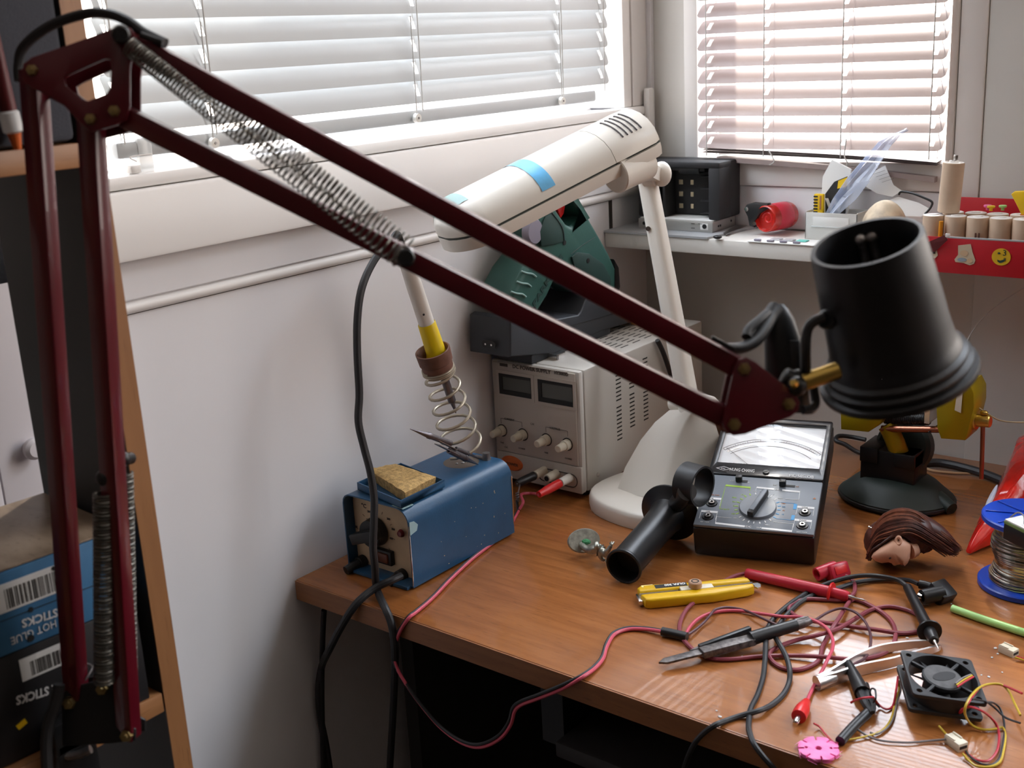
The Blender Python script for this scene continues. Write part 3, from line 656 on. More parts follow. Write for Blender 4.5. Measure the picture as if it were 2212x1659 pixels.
part('paint_chip', MB().poly([(W-.006, 0, H+.0021), (W-.020, 0, H+.0031), (W-.021, .006, H+.0031), (W-.012, .0145, H+.0030), (W-.007, .016, H+.0012)], (0, 0, .0004)).poly([(W+.0001, .0006, H-.010), (W+.0001, .0006, H-.0235), (W+.0001, .010, H-.0215), (W+.0001, .012, H-.016), (W+.0001, .007, H-.011)], (.0004, 0, 0)), 'bluel', g, label='pale chipped paint at the corner')
random.seed(3)
fl = MB()
for i in range(16):
    y, z = random.uniform(.01, D_-.01), random.uniform(.006, H-.022); r_ = random.uniform(.0003, .0008)
    fl.box((W, y, z), (W+.00025, y+r_*1.4, z+r_*(3 if random.random() < .3 else 1)))
part('paint_scratch', fl, 'cream', g, kind='stuff')
part('edge_wear', MB().tube([(W-.001, D_-.0004, .004), (W+.0001, D_-.0004, .030), (W+.0002, D_-.0003, H-.014)], .0007, 6, 4).tube([(W-.0006, .0003, .004), (W-.0002, .0002, .025), (W-.0002, .0002, H-.014)], .0006, 6, 4), 'steel', g, label='bare metal along the edges')
# tray and its sponge
a_, b_, c_ = Vector((0.0415,0.7486,0.8315)), Vector((0.1137,0.7351,0.8315)), Vector((0.1123,0.7993,0.8315))
u_ = (b_-a_); v_ = (c_-b_); d_ = a_+v_
zt = Vector((0, 0, -.0078)); inn = lambda t: [a_+(u_+v_).normalized()*t*1.4, b_+(v_-u_).normalized()*t*1.4, c_-(u_+v_).normalized()*t*1.4, d_-(v_-u_).normalized()*t*1.4]
part('tray', MB().shape3([a_, b_, c_, d_], zt, [inn(.0012)]).poly([p+Vector((0, 0, -.0078)) for p in (a_, b_, c_, d_)], (0, 0, .0012)), 'blue', g, True)
part('solder_blob', MB().ball((.082-X0, .126, H+.0032), .002, (1, 1, .5)).ball((.078-X0, .121, H+.0032), .0015, (1, 1, .6)).ball((.086-X0, .130, H+.0031), .0013, (1, 1, .5)), 'steeld', g)
part('grime', MB().cyl((.078-X0, .128, H+.00252), (.078-X0, .128, H+.0029), .019, .018, 24), 'sticky', g, label='sooty patch under the stand')
# coil stand
ib, it = Vector((0.078,0.8681,0.8373)), Vector((0.078,0.8059,1.041))
fer = Vector((0.078,0.8349,0.9435)); axi = (fer-ib).normalized()
part('coil', MB().helix(ib+Vector((0, 0, .001)), fer-axi*.013, .0212, 5.6, .00160, .0155, 8, 20), 'wirecoil', g, True)
part('ferrule', MB().lathe([(.0150, -.0175), (.0160, -.016), (.0160, -.006), (.0172, -.0045), (.0178, .006), (.0178, .0085), (.0162, .0088), (.0150, .006), (.0140, -.017)], up_frame(fer, fer+axi), 32), 'bakelite', g, True)
part('coil_collar', MB().helix(fer-axi*.0175, fer-axi*.0118, .0163, 3.0, .0010, None, 6, 20), 'wirecoil', g, True)
part('stand_bracket', MB().cyl(Vector((.096, .884, T+H+.0022)), (.096, .884, T+H+.010), .0045, .004, 14).box((.080, .881, T+H+.0022), (.100, .887, T+H+.0045), .0005), 'steeld', g, True)

sp_ = [Vector((0.0326,0.7718,0.838)), Vector((0.0445,0.7991,0.838)), Vector((0.1093,0.7925,0.838)), Vector((0.1132,0.7432,0.838))]
cen = sum(sp_, Vector())/4
sp_ = [cen+(p-cen)*.97 for p in sp_]
random.seed(5)
mb = MB(); b2 = bmesh.new(); N_ = 9
def bil(s, t): return sp_[0].lerp(sp_[3], s).lerp(sp_[1].lerp(sp_[2], s), t)
zz = T+.0852
top_, bot_ = [], []
for i in range(N_+1):
    for j in range(N_+1):
        p = bil(i/N_, j/N_); e = min(i, j, N_-i, N_-j) == 0
        top_.append(b2.verts.new((p.x+random.uniform(-.0005, .0005), p.y+random.uniform(-.0005, .0005), p.z-(.0018 if e else 0)+random.uniform(-.0005, .0005))))
ix = lambda i, j: i*(N_+1)+j
for i in range(N_):
    for j in range(N_): b2.faces.new((top_[ix(i, j)], top_[ix(i+1, j)], top_[ix(i+1, j+1)], top_[ix(i, j+1)]))
ring = [ix(i, 0) for i in range(N_)]+[ix(N_, j) for j in range(N_)]+[ix(i, N_) for i in range(N_, 0, -1)]+[ix(0, j) for j in range(N_, 0, -1)]
low = [b2.verts.new(((top_[q].co.x-cen.x)*.94+cen.x, (top_[q].co.y-cen.y)*.94+cen.y, zz)) for q in ring]
for q in range(len(ring)):
    r2 = (q+1) % len(ring); b2.faces.new((top_[ring[q]], low[q], low[r2], top_[ring[r2]]))
b2.faces.new(low)
bmesh.ops.recalc_face_normals(b2, faces=b2.faces[:])
mb._merge(b2)
o = part('sponge', mb, 'sponge', None); tag(o, 'tan cellulose sponge in the blue tray of the soldering station', 'sponge')

# ------------------------------------------------------------------ soldering iron in its coil
g = thing('soldering_iron', 'soldering iron with white handle and yellow sleeve standing in the coil', 'soldering iron', ib)
tip, hb = Vector((0.078,0.861,0.8774)), Vector((0.078,0.8003,1.0598))
ax_ = (hb-tip).normalized(); L_ = (hb-tip).length; mI = up_frame(tip, hb)
part('tip', MB().lathe([(0, 0), (.0006, .001), (.0027, .014), (.0042, .0155), (.0042, .055)], mI, 20), 'tipm', g, True)
part('heat_shield', MB().lathe([(.0060, .050), (.0105, .0535), (.0135, .056), (.0130, .060), (0, .060)], mI, 26), 'whitepl', g, True)
part('sleeve', MB().lathe([(.0124, .0555), (.0128, .0600), (.0128, .066), (.0112, .0705), (.0100, .075), (.0090, .108), (.0084, .109), (.0080, .105)], mI, 28), 'yell', g, True, 'yellow rubber sleeve')
part('handle', MB().lathe([(.0079, .070), (.0079, .150), (.0072, L_-.004), (.0060, L_), (0, L_)], mI, 28), 'whitepl', g, True)
mk = mI @ Matrix.Rotation(0, 4, 'Z'); q = tip+ax_*.122; side = (Vector((.855, 0, .5+T))-q); side = (side-ax_*side.dot(ax_)).normalized()
part('mark', MB().ball(q+side*.0076, .0012, (1, 1, 1)), 'black', g, True)
cb = [hb-ax_*.004, hb+ax_*.014, (0.08,0.7853,1.0689), (0.084,0.7576,1.0564), (0.088,0.7344,1.0351), (0.09,0.7231,1.0075), (0.092,0.7171,0.9744), (0.094,0.7134,0.9404), (0.096,0.7072,0.9158), (0.1,0.7074,0.8917), (0.106,0.707,0.868), (0.11,0.705,0.8444), (0.112,0.7007,0.8256), (0.112,0.6964,0.7993), (0.109,0.6991,0.7764), (0.0949,0.7116,0.75), (0.1074,0.7032,0.7442), (0.1311,0.687,0.7446), (0.1385,0.6845,0.736), (0.1417,0.6835,0.7241), (0.1408,0.684,0.6987), (0.1165,0.7,0.6337), (0.0815,0.72,0.5368), (0.0463,0.74,0.4318)]
part('cable', MB().tube(cb, .0036, 10, 6), 'rubber', g, True)

# mains cables by the wall
g = thing('mains_cable', 'black mains cable leaving the front of the blue soldering station', 'cable', (0.1428,0.7,0.7761))
part('cable', MB().tube([(0.113,0.728,0.7567), (0.1116,0.716,0.7564), (0.0998,0.704,0.7496), (0.0932,0.686,0.7399), (0.0783,0.678,0.716), (0.0644,0.672,0.69), (0.014,0.7021,0.6408), (0.01,0.698,0.6149), (0.009,0.6973,0.5826), (0.009,0.7006,0.548), (0.01,0.7012,0.509), (0.012,0.6979,0.4664)], .0037, 10, 6), 'rubber', g, True)
o = part('hanging_cable', MB().tube([(0.026,0.7028,0.7074), (0.018,0.7038,0.6727), (0.013,0.7004,0.6201), (0.011,0.6974,0.5778), (0.01,0.6941,0.5353), (0.01,0.6872,0.4721)], .0028, 10, 5), 'rubber', None)
tag(o, 'straight black cable hanging below the left corner of the desk', 'cable')

# spare tips in a clip on the coil
def iron_tip(p0, p1, r, label):
    p0, p1 = Vector(p0), Vector(p1); L = (p1-p0).length
    g = thing('soldering_tip', label, 'soldering tip', p0, 'spare soldering tips')
    part('point', MB().lathe([(0, 0), (.0004, .0008), (r*.9, L*.42), (r*1.12, L*.44), (r*1.12, L*.50)], up_frame(p0, p1), 18), 'tipm', g, True)
    part('shank', MB().lathe([(r*1.0, L*.50), (r, L), (r*.6, L), (r*.6, L*.9)], up_frame(p0, p1), 18), 'tipm', g, True)
iron_tip((0.092,0.7772,0.8875), (0.098,0.8281,0.858), .0030, 'long spare soldering tip pointing left, uppermost in the clip')
iron_tip((0.1,0.8662,0.8234), (0.096,0.8268,0.8506), .0033, 'spare soldering tip pointing right, lowest in the clip')
iron_tip((0.097,0.8696,0.8295), (0.094,0.8396,0.8483), .0022, 'thin bright spare soldering tip pointing right, middle of the clip')
g = thing('spring_clip', 'dark metal spring clip holding the spare soldering tips', 'clip', (0.096,0.827,0.852))
cm = frame((0.0955,0.8263,0.8536), Vector((0.099,0.8508,0.8362))-Vector((0.095,0.8054,0.8682)), (0, 0, 1))
part('jaw', MB().box((-.016, -.0026, -.0045), (.015, -.0016, .0045), .0004, cm).box((-.020, .0012, -.0045), (.010, .0022, .0045), .0004, cm), 'steeld', g, True)
part('spring', MB().helix(cm @ Vector((.012, -.003, 0)), cm @ Vector((.018, -.003, 0)), .0022, 4, .0005), 'steel', g, True)

# ------------------------------------------------------------------ bench power supply
PYF = 1.009
g = thing('power_supply', 'grey bench power supply with two dark meters against the wall', 'power supply', (.0035, PYF, T))
P0 = Vector((.0035, PYF, T)); PW, PH = .1255, .1435; zb_ = .0075
part('case', MB().box((0, .010, zb_), (PW, .272, zb_+PH), .0025), 'grey', g)
part('bezel', MB().box((0, .0006, zb_), (PW, .0092, zb_+PH), .0032), 'grey', g)
part('front_panel', MB().box((.0035, -.0010, zb_+.033), (PW-.005, .002, zb_+PH-.0025), .0006).box((.0035, -.0016, zb_+.0006), (PW-.0005, .002, zb_+.0322), .0006), 'greyf', g)
for x in (.012, PW-.012):
    for y in (.02, .25): part('foot', MB().cyl((x, y, 0), (x, y, zb_+.0005), .006, None, 14), 'black', g)
def pf(p): return Vector(p)-P0
def pbox(a, b, y0, y1, bev=0.): a, b = pf(a), pf(b); return MB().box((min(a.x, b.x), y0, min(a.z, b.z)), (max(a.x, b.x), y1, max(a.z, b.z)), bev)
part('title_strip', pbox((0.0152,1.009,0.8895), (0.1145,1.009,0.8872), -.0014, 0), 'greyl', g)
def pt(s, px, size, m='ink', **kw):
    o = pf(px); return text(s, size, frame((o.x, -.0017, o.z), (1, 0, 0), (0, 0, 1)), g, m, **kw)
pt('DC POWER SUPPLY', (0.0374,1.009,0.8846), .0062, bold=.0001, width=.054); pt('HY3003D', (0.0966,1.009,0.8853), .0050, bold=.0001, width=.019)
part('maker_mark', pbox((0.0186,1.009,0.8883), (0.0299,1.009,0.8848), -.0017, -.0013), 'ink', g)
for a, b in (((0.0163,1.009,0.8758), (0.0628,1.009,0.8512)), ((0.0728,1.009,0.8762), (0.1209,1.009,0.8501))):
    a, b = pf(a), pf(b)
    d = part('display', MB().shape([[(a.x, b.z), (b.x, b.z), (b.x, a.z), (a.x, a.z)], [(a.x+.0050, b.z+.0055), (b.x-.0004, b.z+.0055), (b.x-.0004, a.z-.0035), (a.x+.0050, a.z-.0035)]], .0012, Matrix(((1, 0, 0, 0), (0, 0, -1, -.0014), (0, 1, 0, 0), (0, 0, 0, 1)))), 'dark', g)
    part('screen', MB().box((a.x+.0048, -.0012, b.z+.0052), (b.x, -.0009, a.z-.003)), 'lcd', d)
    part('window_rim', MB().shape([[(a.x-.004, b.z-.004), (b.x+.004, b.z-.004), (b.x+.004, a.z+.004), (a.x-.004, a.z+.004)], [(a.x, b.z), (b.x, b.z), (b.x, a.z), (a.x, a.z)]], .0008, Matrix(((1, 0, 0, 0), (0, 0, -1, -.0012), (0, 1, 0, 0), (0, 0, 0, 1)))), 'greyf', d)
for px in ((0.0163,1.009,0.8057), (0.0473,1.009,0.8057), (0.0814,1.009,0.8053), (0.1106,1.009,0.8048)):
    c = pf(px)
    kb = part('knob', MB().cyl((c.x, 0, c.z), (c.x, -.0085, c.z), .0062, .0060, 24, .0005).cyl((c.x, -.008, c.z), (c.x, -.020, c.z), .0048, .0042, 20, .0006), 'cap', g)
    part('knob_recess', MB().lathe([(.0064, 0), (.0074, .0004), (.0075, 0)], frame((c.x, -.0012, c.z), (1, 0, 0), (0, 0, 1)), 26), 'dark', kb)
ln = MB()
for a, b, c in (((0.0152,1.009,0.8204), (0.0462,1.009,0.8202), 0), ((0.0809,1.009,0.8203), (0.1113,1.009,0.8198), 0)):
    a, b = pf(a), pf(b); z = max(a.z, b.z)
    ln.box((a.x, -.00125, z), (b.x, -.0010, z+.0003)).box((a.x, -.00125, z-.006), (a.x+.0003, -.0010, z)).box((b.x, -.00125, z-.006), (b.x+.0003, -.0010, z))
part('printed_bracket', ln, 'ink', g)
pt('CURRENT', (0.0208,1.009,0.8201), .0034); pt('VOLTAGE', (0.0867,1.009,0.8196), .0034); pt('COARSE', (0.04,1.009,0.7874), .0026); pt('FINE', (0.0131,1.009,0.7896), .0026); pt('COARSE', (0.1065,1.009,0.7869), .0026); pt('FINE', (0.0778,1.009,0.7885), .0026)
pt('C.C.', (0.0191,1.009,0.7849), .0028); pt('C.V.', (0.0596,1.009,0.8202), .0030)
c = pf((0.029,1.009,0.767))
ps = part('power_switch', MB().lathe([(0, .003), (.0080, .0026), (.0092, .001), (.0095, 0)], frame((c.x, -.0010, c.z), (1, 0, 0), (0, 0, 1)) @ Matrix.Diagonal((1.75, 1, 1, 1)), 28), 'orange', g)
text('POWER', .0050, frame((c.x-.0065, -.0042, c.z-.0018), (1, 0, 0), (0, 0, 1)), ps, 'ink')
a, b = pf((0.0649,1.009,0.7719)), pf((0.1193,1.009,0.7558)); zc = (a.z+b.z)/2-.002
part('terminal_plate', MB().shape([rrect(a.x+.002, zc-.0080, b.x+.004, zc+.0085, .008, 5), rrect(a.x+.003, zc-.0070, b.x+.003, zc+.0075, .007, 5)], .001, Matrix(((1, 0, 0, 0), (0, 0, -1, -.0018), (0, 1, 0, 0), (0, 0, 0, 1)))), 'ink', g)
for px, mt in (((0.0767,1.009,0.7673), 'cap'), ((0.0938,1.009,0.7666), 'cap'), ((0.1126,1.009,0.7652), 'whitepl')):
    c = pf(px)
    tm = part('terminal', MB().cyl((c.x, -.001, c.z), (c.x, -.0205, c.z), .0052, .0048, 20, .0005), mt, g)
    part('socket', MB().cyl((c.x, -.0204, c.z), (c.x, -.0212, c.z), .0030, None, 14), 'dark', tm)
# vents: rows of punched slots on the right side and the top
sv = MB(); sy = MB()
for (yv, zlo, n) in ((.072, .050, 9), (.072, .098, 8), (.100, .058, 9), (.100, .106, 7), (.130, .058, 8), (.130, .104, 7)):
    for i in range(n): part('vent_slot', MB().box((PW-.0002, yv, zlo+i*.0049), (PW+.00012, yv+.0105, zlo+i*.0049+.0017)), 'slot', g)
for j in range(4):
    for i in range(9): part('vent_slot', MB().box((.045+i*.0078, .110+j*.026, zb_+PH-.0002), (.0468+i*.0078, .126+j*.026, zb_+PH+.00012)), 'slot', g)
part('carry_handle', MB().box((.045, .030, zb_+PH), (.075, .0325, zb_+PH+.0065), .0006).box((.073, .030, zb_+PH), (.075, .046, zb_+PH+.0065), .0006), 'steel', g)
part('screw', MB().cyl((PW, .030, .022), (PW+.001, .030, .022), .0026, None, 14), 'steel', g)
part('power_cord', MB().tube([(0.1335,1.1655,0.8922), (0.1345,1.176,0.8756), (0.135,1.1895,0.8491), (0.136,1.2045,0.8158), (0.137,1.2113,0.7962)], .003, 10, 5), 'rubber', g, True)

# ------------------------------------------------------------------ charger and green tool on the supply
cy0, cx0, cx1 = .966, .006, .066
g = thing('charger', 'charcoal plastic charger base with a mains socket on top of the power supply', 'charger', (.03, 1.05, T+.16))
sd = [(0.066,0.9698,0.9096), (0.066,0.9733,0.9517), (0.066,0.9808,0.9538), (0.066,1.0115,0.9383), (0.066,1.1008,0.9301), (0.066,1.1067,0.9334), (0.066,1.1232,0.9525), (0.066,1.15,0.9427), (0.066,1.2233,0.9164), (0.066,1.2377,0.8954), (0.066,1.1477,0.8996), (0.066,1.0522,0.8943)]
part('body', MB().shape3(sd, (-.060, 0, 0), (), .003, 2), 'charcoal', g, True, sharp=.5)
part('seam', MB().tube([(0.0663,1.0272,0.9231), (0.0663,1.1383,0.9177), (0.0663,1.1941,0.9153)], .0004, 5, 2), 'black', g, True)
part('socket', MB().shape([rrect(-.0095, -.0042, .0095, .0042, .0038, 5)], .0010, frame(Vector((0.0395,0.9655,0.9223)), (1, 0, 0), (0, 0, 1))), 'black', g, True)
for dx in (-.0042, .0042):
    p = Vector((0.0395,0.9655,0.9223))+Vector((dx, 0, 0)); part('pin', MB().cyl(p, p+Vector((0, -.0012, 0)), .0012, None, 10), 'steel', g, True)
part('screw', MB().cyl((0.064,1.2191,0.8956), Vector((0.064,1.2191,0.8956))+Vector((.004, 0, 0)), .0030, None, 12).ball((0.068,1.2089,0.9029), .0028), 'brass', g, True)
part('support', MB().box((.0065, 1.010, T+.1512), (.064, 1.17, T+.162), .002), 'charcoal', g, True)

g = thing('power_tool', 'green cordless power tool with a D-shaped handle standing in the charger', 'power tool', (.05, 1.08, T+.2))
xs = .062
out_ = [(0.062,1.0166,0.9367), (0.062,0.9811,0.9653), (0.062,0.9882,0.982), (0.062,1.0089,1.0014), (0.062,1.0222,1.0095), (0.062,1.0367,1.0201), (0.062,1.0313,1.0391), (0.062,1.0395,1.0585), (0.062,1.0616,1.0762), (0.062,1.084,1.0812), (0.062,1.106,1.0705), (0.062,1.1218,1.0567), (0.062,1.1504,1.0221), (0.062,1.1765,0.9899), (0.062,1.1897,0.9693), (0.062,1.1886,0.9452), (0.062,1.1733,0.9262), (0.062,1.1267,0.9469), (0.062,1.0953,0.9752), (0.062,1.0683,0.9828), (0.062,1.049,0.9622), (0.062,1.0305,0.9488)]
hol_ = [(0.062,1.0709,1.0594), (0.062,1.0893,1.0663), (0.062,1.1039,1.0665), (0.062,1.1247,1.0423), (0.062,1.1,1.0345), (0.062,1.0911,1.0385)]
part('body', MB().shape3(out_, (-.050, 0, 0), [hol_], .0065, 3), 'green', g, True, sharp=.7)
part('side_panel', MB().shape3([(0.0622,1.0475,1.0533), (0.0622,1.0617,1.0565), (0.0622,1.0816,1.0368), (0.0622,1.0833,1.0205), (0.0622,1.0626,1.0196), (0.0622,1.0382,1.0214), (0.0622,1.0361,1.0384)], (.0016, 0, 0), (), .0006), 'greend', g, True, 'darker green cheek')
part('motor_housing', MB().shape3([(0.0622,1.0938,1), (0.0622,1.1052,1.004), (0.0622,1.1294,0.9978), (0.0622,1.1577,0.9807), (0.0622,1.1727,0.9609), (0.0622,1.1715,0.9381), (0.0622,1.1364,0.9518), (0.0622,1.1001,0.9825)], (.0030, 0, 0), (), .0012), 'greend', g, True)
part('rear_cap', MB().shape3([(0.06,1.1892,0.9807), (0.06,1.1989,0.9687), (0.06,1.2009,0.9439), (0.06,1.1864,0.9233), (0.06,1.1764,0.9283), (0.06,1.1897,0.9489)], (-.044, 0, 0), (), .002), 'black', g, True)
part('trigger', MB().shape3([(0.05,1.0873,1.0587), (0.05,1.0983,1.0615), (0.05,1.1054,1.0573), (0.05,1.102,1.0482), (0.05,1.0953,1.0437)], (-.022, 0, 0), (), .002), 'redpl', g, True, 'red trigger')
part('dial', MB().lathe([(0, .008), (.013, .0075), (.0155, .004), (.016, 0)], frame((0.056,1.0289,1.0392), (0, 1, 0), (0, 0, 1)), 28), 'mauve', g, True, 'mauve-grey round cap')
for p, q in (((0.0625,1.0104,0.996), (0.0625,1.0268,0.9889)), ((0.0625,1.0012,0.9863), (0.0625,1.0167,0.9797)), ((0.0625,0.9905,0.9769), (0.0625,1.0066,0.9701))):
    p, q = Vector(p), Vector(q); m_ = (p+q)/2+Vector((.0016, 0, .0012)); part('grip_rib', MB().tube([p+Vector((-.003, -.006, .003)), p, m_, q], .0011, 8, 4), 'paleg', g, True)
for p in ((0.0622,1.0831,1.0184), (0.065,1.1249,0.9905), (0.0622,1.021,0.9529)): part('screw_hole', MB().cyl(p, Vector(p)+Vector((.0006, 0, 0)), .0030, None, 14), 'dark', g, True)
part('seam', MB().tube([(0.0642,1.0573,1.0582), (0.0642,1.0771,1.0375), (0.0642,1.0805,1.0211)], .0004, 5, 4).tube([(0.0624,1.1455,1.0151), (0.0624,1.1184,1.0095), (0.064,1.0933,1.0034)], .0003, 5, 3), 'dark', g, True)
text('PARKSIDE', .0092, frame((0.0624,1.0218,0.9549), Vector((0.0624,1.079,1.0019))-Vector((0.0624,1.0218,0.9549)), (0, -.6, .9)), g, 'greend', bold=.0003, world=True, width=(Vector((0.0624,1.079,1.0019))-Vector((0.0624,1.0218,0.9549))).length)

# ------------------------------------------------------------------ ivory desk lamp
g = thing('fluorescent_desk_lamp', 'ivory desk lamp with a long tube head and a band of blue tape', 'lamp', (0.1901,1.0484,0.74))
bc = Vector((.2080, 1.0400, T))
def dsh(s, z, n=40):
    o = []
    for k in range(n):
        a = 2*PI*k/n; cx, sy_ = math.cos(a), math.sin(a)
        q = 2.5; r_ = (abs(cx)**q+abs(sy_)**q)**(-1/q)
        o.append(bc+rz(-.20) @ Vector((.0715*s*r_*cx, .0700*s*r_*sy_, 0))+Vector((0, 0, z)))
    return o
part('base', MB().loft([dsh(.99, .0004), dsh(1.0, .004), dsh(1.0, .013), dsh(.985, .0165), dsh(.95, .0185), dsh(.6, .019)]), 'lampw', g, True, sharp=.9)
# swept neck: big foot at the back of the base narrowing towards the hinge
A0 = [Vector((0.1682,1.02,0.753)), Vector((0.1691,1.035,0.7792)), Vector((0.1843,1.045,0.8116)), Vector((0.1989,1.052,0.8325)), Vector((0.2151,1.056,0.8478))]
B0 = [Vector((0.2291,1.01,0.7603)), Vector((0.2286,1.026,0.7879)), Vector((0.2346,1.038,0.8197)), Vector((0.2416,1.046,0.8421)), Vector((0.2497,1.05,0.8558))]
E0 = [Vector((0.2804,1.075,0.7631)), Vector((0.2743,1.078,0.7851)), Vector((0.2653,1.078,0.8156)), Vector((0.2608,1.076,0.8324)), Vector((0.2552,1.074,0.8447))]
secs = []
for a, b, e in zip(A0, B0, E0):
    d = a+(e-b)
    for v in (a, b, e, d): v.z = max(v.z, T+.018)
    pl = [a, a.lerp(b, .5)+(a-d)*.02, b.lerp(a, .06), b.lerp(e, .06), b.lerp(e, .5), e, e.lerp(d, .5), d, d.lerp(a, .5)]
    secs.append(pl)
part('neck', MB().loft(secs), 'lampw', g, True, sharp=.75)
pa, pb = Vector((0.237,1.062,0.85)), Vector((0.1742,1.085,1.0945))
mpole = up_frame(pa, pb, (1, 0, 0)); Lp = (pb-pa).length
part('pole', MB().loft([[mpole @ Vector((x*s, y*s, z)) for x, y in rrect(-.0108, -.0100, .0108, .0100, .0065, 4)] for z, s in ((-.006, 1.03), (Lp*.5, .98), (Lp, .90))]), 'lampw', g, True)
part('lower_hinge', MB().cyl(Vector((0.2587,1.05,0.8654)), Vector((0.2754,1.04,0.8676)), .0090, None, 24, .001).cyl(Vector((0.2754,1.04,0.8676)), Vector((0.2803,1.037,0.8681)), .0075, None, 24, .001).cyl((0.2132,1.068,0.8516), (0.2598,1.052,0.864), .0085, None, 20), 'lampw', g, True)
jc = Vector((0.1765,1.085,1.097))
part('upper_hinge', MB().cyl(jc+rt*-.006+cz*.004, jc+rt*.006+cz*.010, .0125, None, 24, .001).ball(jc+rt*.0125+cz*.008-dn*.0006, .0108, (1, 1, 1.25)), 'lampw', g, True)
part('glint_screw', MB().cyl((0.1829,1.072,1.043), Vector((0.1848,1.068,1.0432)), .0030, .0026, 12), 'steel', g, True)
hA, hB = Vector((0.2271,0.9836,1.1456)), Vector((0.1396,0.7919,1.074)); dx = (hB-hA).normalized(); LH = (hB-hA).length
yax = Vector((0, 0, 1)); yax = (yax-dx*yax.dot(dx)).normalized(); xax = yax.cross(dx)
def hs(t, kind):
    o = hA+dx*LH*t
    wv = .0430 if t < .86 else .0430*math.sqrt(max(.015, 1-((t-.86)/.146)**2))
    if t < .03: wv = .0395
    if kind == 'top':
        hh = .026 if t < .9 else .026-.019*((t-.9)/.11)**1.6
        pr = [(-1, .0)]+[(-math.cos(a), math.sin(a)) for a in (.35, .7, 1.05, 1.4, PI-1.4, PI-1.05, PI-.7, PI-.35)]+[(1, .0)]
        pr = [(x*wv*(1 if abs(x) < .99 else 1), .0010+.004*(1 if abs(x) > .99 else 1)+max(0, z)*hh) for x, z in pr]
        pr = [(-wv, .0012)]+pr+[(wv, .0012)]
    else:
        pr = [(-wv, -.0012), (wv, -.0012), (wv*.99, -.006), (wv*.93, -.013), (-wv*.93, -.013), (-wv*.99, -.006)]
    return [o+xax*x+yax*z for x, z in pr]
ts_ = [0, .004, .03, .24, .2405, .6, .86, .89, .92, .945, .965, .98, .992, 1.0, 1.004]
part('head_cover', MB().loft([hs(t, 'top') for t in ts_ if t >= .2405]), 'lampw', g, True, sharp=.8)
part('rear_cover', MB().loft([hs(t, 'top') for t in ts_ if t < .236]+[hs(.238, 'top')]), 'lampw', g, True, sharp=.8)
part('head_tray', MB().loft([hs(t, 'bot') for t in ts_]), 'lampw', g, True, sharp=.8)
part('groove', MB().loft([[p+(hA+dx*LH*t-p)*.015 for p in [hA+dx*LH*t+xax*x+yax*z for x, z in ((-.0425*k, -.0012), (.0425*k, -.0012), (.0425*k, .0012), (-.0425*k, .0012))]] for t, k in ((.0, .92), (.86, 1.), (.92, .905), (.96, .72), (.985, .51), (1.0, .28))]), mat('groove_dark', (.06, .07, .06), .6), g, True)
def topat(t, a, h=0.):
    o = hA+dx*LH*t; hh = .026 if t < .9 else .026-.019*((t-.9)/.11)**1.6
    wv = .0430 if t < .86 else .0430*math.sqrt(max(.015, 1-((t-.86)/.146)**2))
    return o+xax*(wv*math.cos(a)*(1+h*20))+yax*(.005+hh*math.sin(a)+h)
for i in range(5):
    t = .060+.024*i; part('vent_slit', MB().tube([topat(t, a, .0001) for a in (.55, .75, .95, 1.15, 1.35, 1.5)], .0008, 5, 2), mat('vent_shadow', (.10, .09, .09), .8) if i == 0 else bpy.data.materials['vent_shadow'], g, True)
tp = MB(); b2 = bmesh.new(); A_ = [i*.15 for i in range(1, 20)]
rws = [[b2.verts.new(topat(t, a, .0003)) for a in A_] for t in (.535, .600)]
for i in range(len(A_)-1): b2.faces.new((rws[0][i], rws[0][i+1], rws[1][i+1], rws[1][i]))
bmesh.ops.solidify(b2, geom=b2.faces[:], thickness=.0002); tp._merge(b2)
part('tape_band', tp, 'tape', g, True, 'band of blue tape')
tp = MB(); b2 = bmesh.new()
rws = [[b2.verts.new(topat(t, a, .0003)) for a in [i*.15 for i in range(7, 20)]] for t in (.875, .90, .925, .945, .965, .98)]
for r0, r1 in zip(rws, rws[1:]):
    for i in range(len(r0)-1): b2.faces.new((r0[i], r0[i+1], r1[i+1], r1[i]))
bmesh.ops.solidify(b2, geom=b2.faces[:], thickness=.0002); tp._merge(b2)
part('end_tape', tp, 'paleg', g, True, 'pale green-blue tape near the tip')
part('joint_boss', MB().cyl((0.2374,0.9277,1.1168), (0.2453,0.9705,1.1243), .0168, .0155, 28, .0010), 'lampw', g, True)
part('joint_arm', MB().loft([[q+Vector(c) for c in (rt*.013-dn*.006, rt*-.013-dn*.006, rt*-.011+dn*.008, rt*.011+dn*.008)] for q in (hA+dx*LH*.12-yax*.010+cz*.012, jc+cz*.012, jc-cz*.004, )]), 'lampw', g, True)

# ------------------------------------------------------------------ analogue multimeter, propped up on its stand
a_, t_ = .3242, .2818
u = Vector((math.cos(a_), math.sin(a_), 0)); v = Vector((-math.sin(a_)*math.cos(t_), math.cos(a_)*math.cos(t_), math.sin(t_))); n_ = u.cross(v)
mM = Matrix((u, v, n_)).transposed().to_4x4(); mM.translation = Vector((.3072, .9477, T+.0003))
MW, ML, MH = .1177, .1929, .0383
g = thing('multimeter', 'black and grey analogue multimeter with a white dial propped up on the desk', 'multimeter', mM)
part('case', MB().box((0, 0, 0), (MW, ML, MH-.0035), .003), 'black', g)
(s0x, s0y), (s1x, s1y), (s2x, s2y) = (0.0025,0.1055), (0.1157,0.1023), (0.1141,0.1814)
SY0, SY1, SX0, SX1 = s0y, (s2y+.002), .0065, MW-.0065
P1 = (0.0015,0.0846)[1]
part('bezel', MB().shape([rrect(.0006, P1+.0006, MW-.0006, ML-.0005, .003), rrect(SX0, SY0, SX1, SY1, .001)], .0045, Tr(0, 0, MH-.0014), .0005), 'glossb', g)
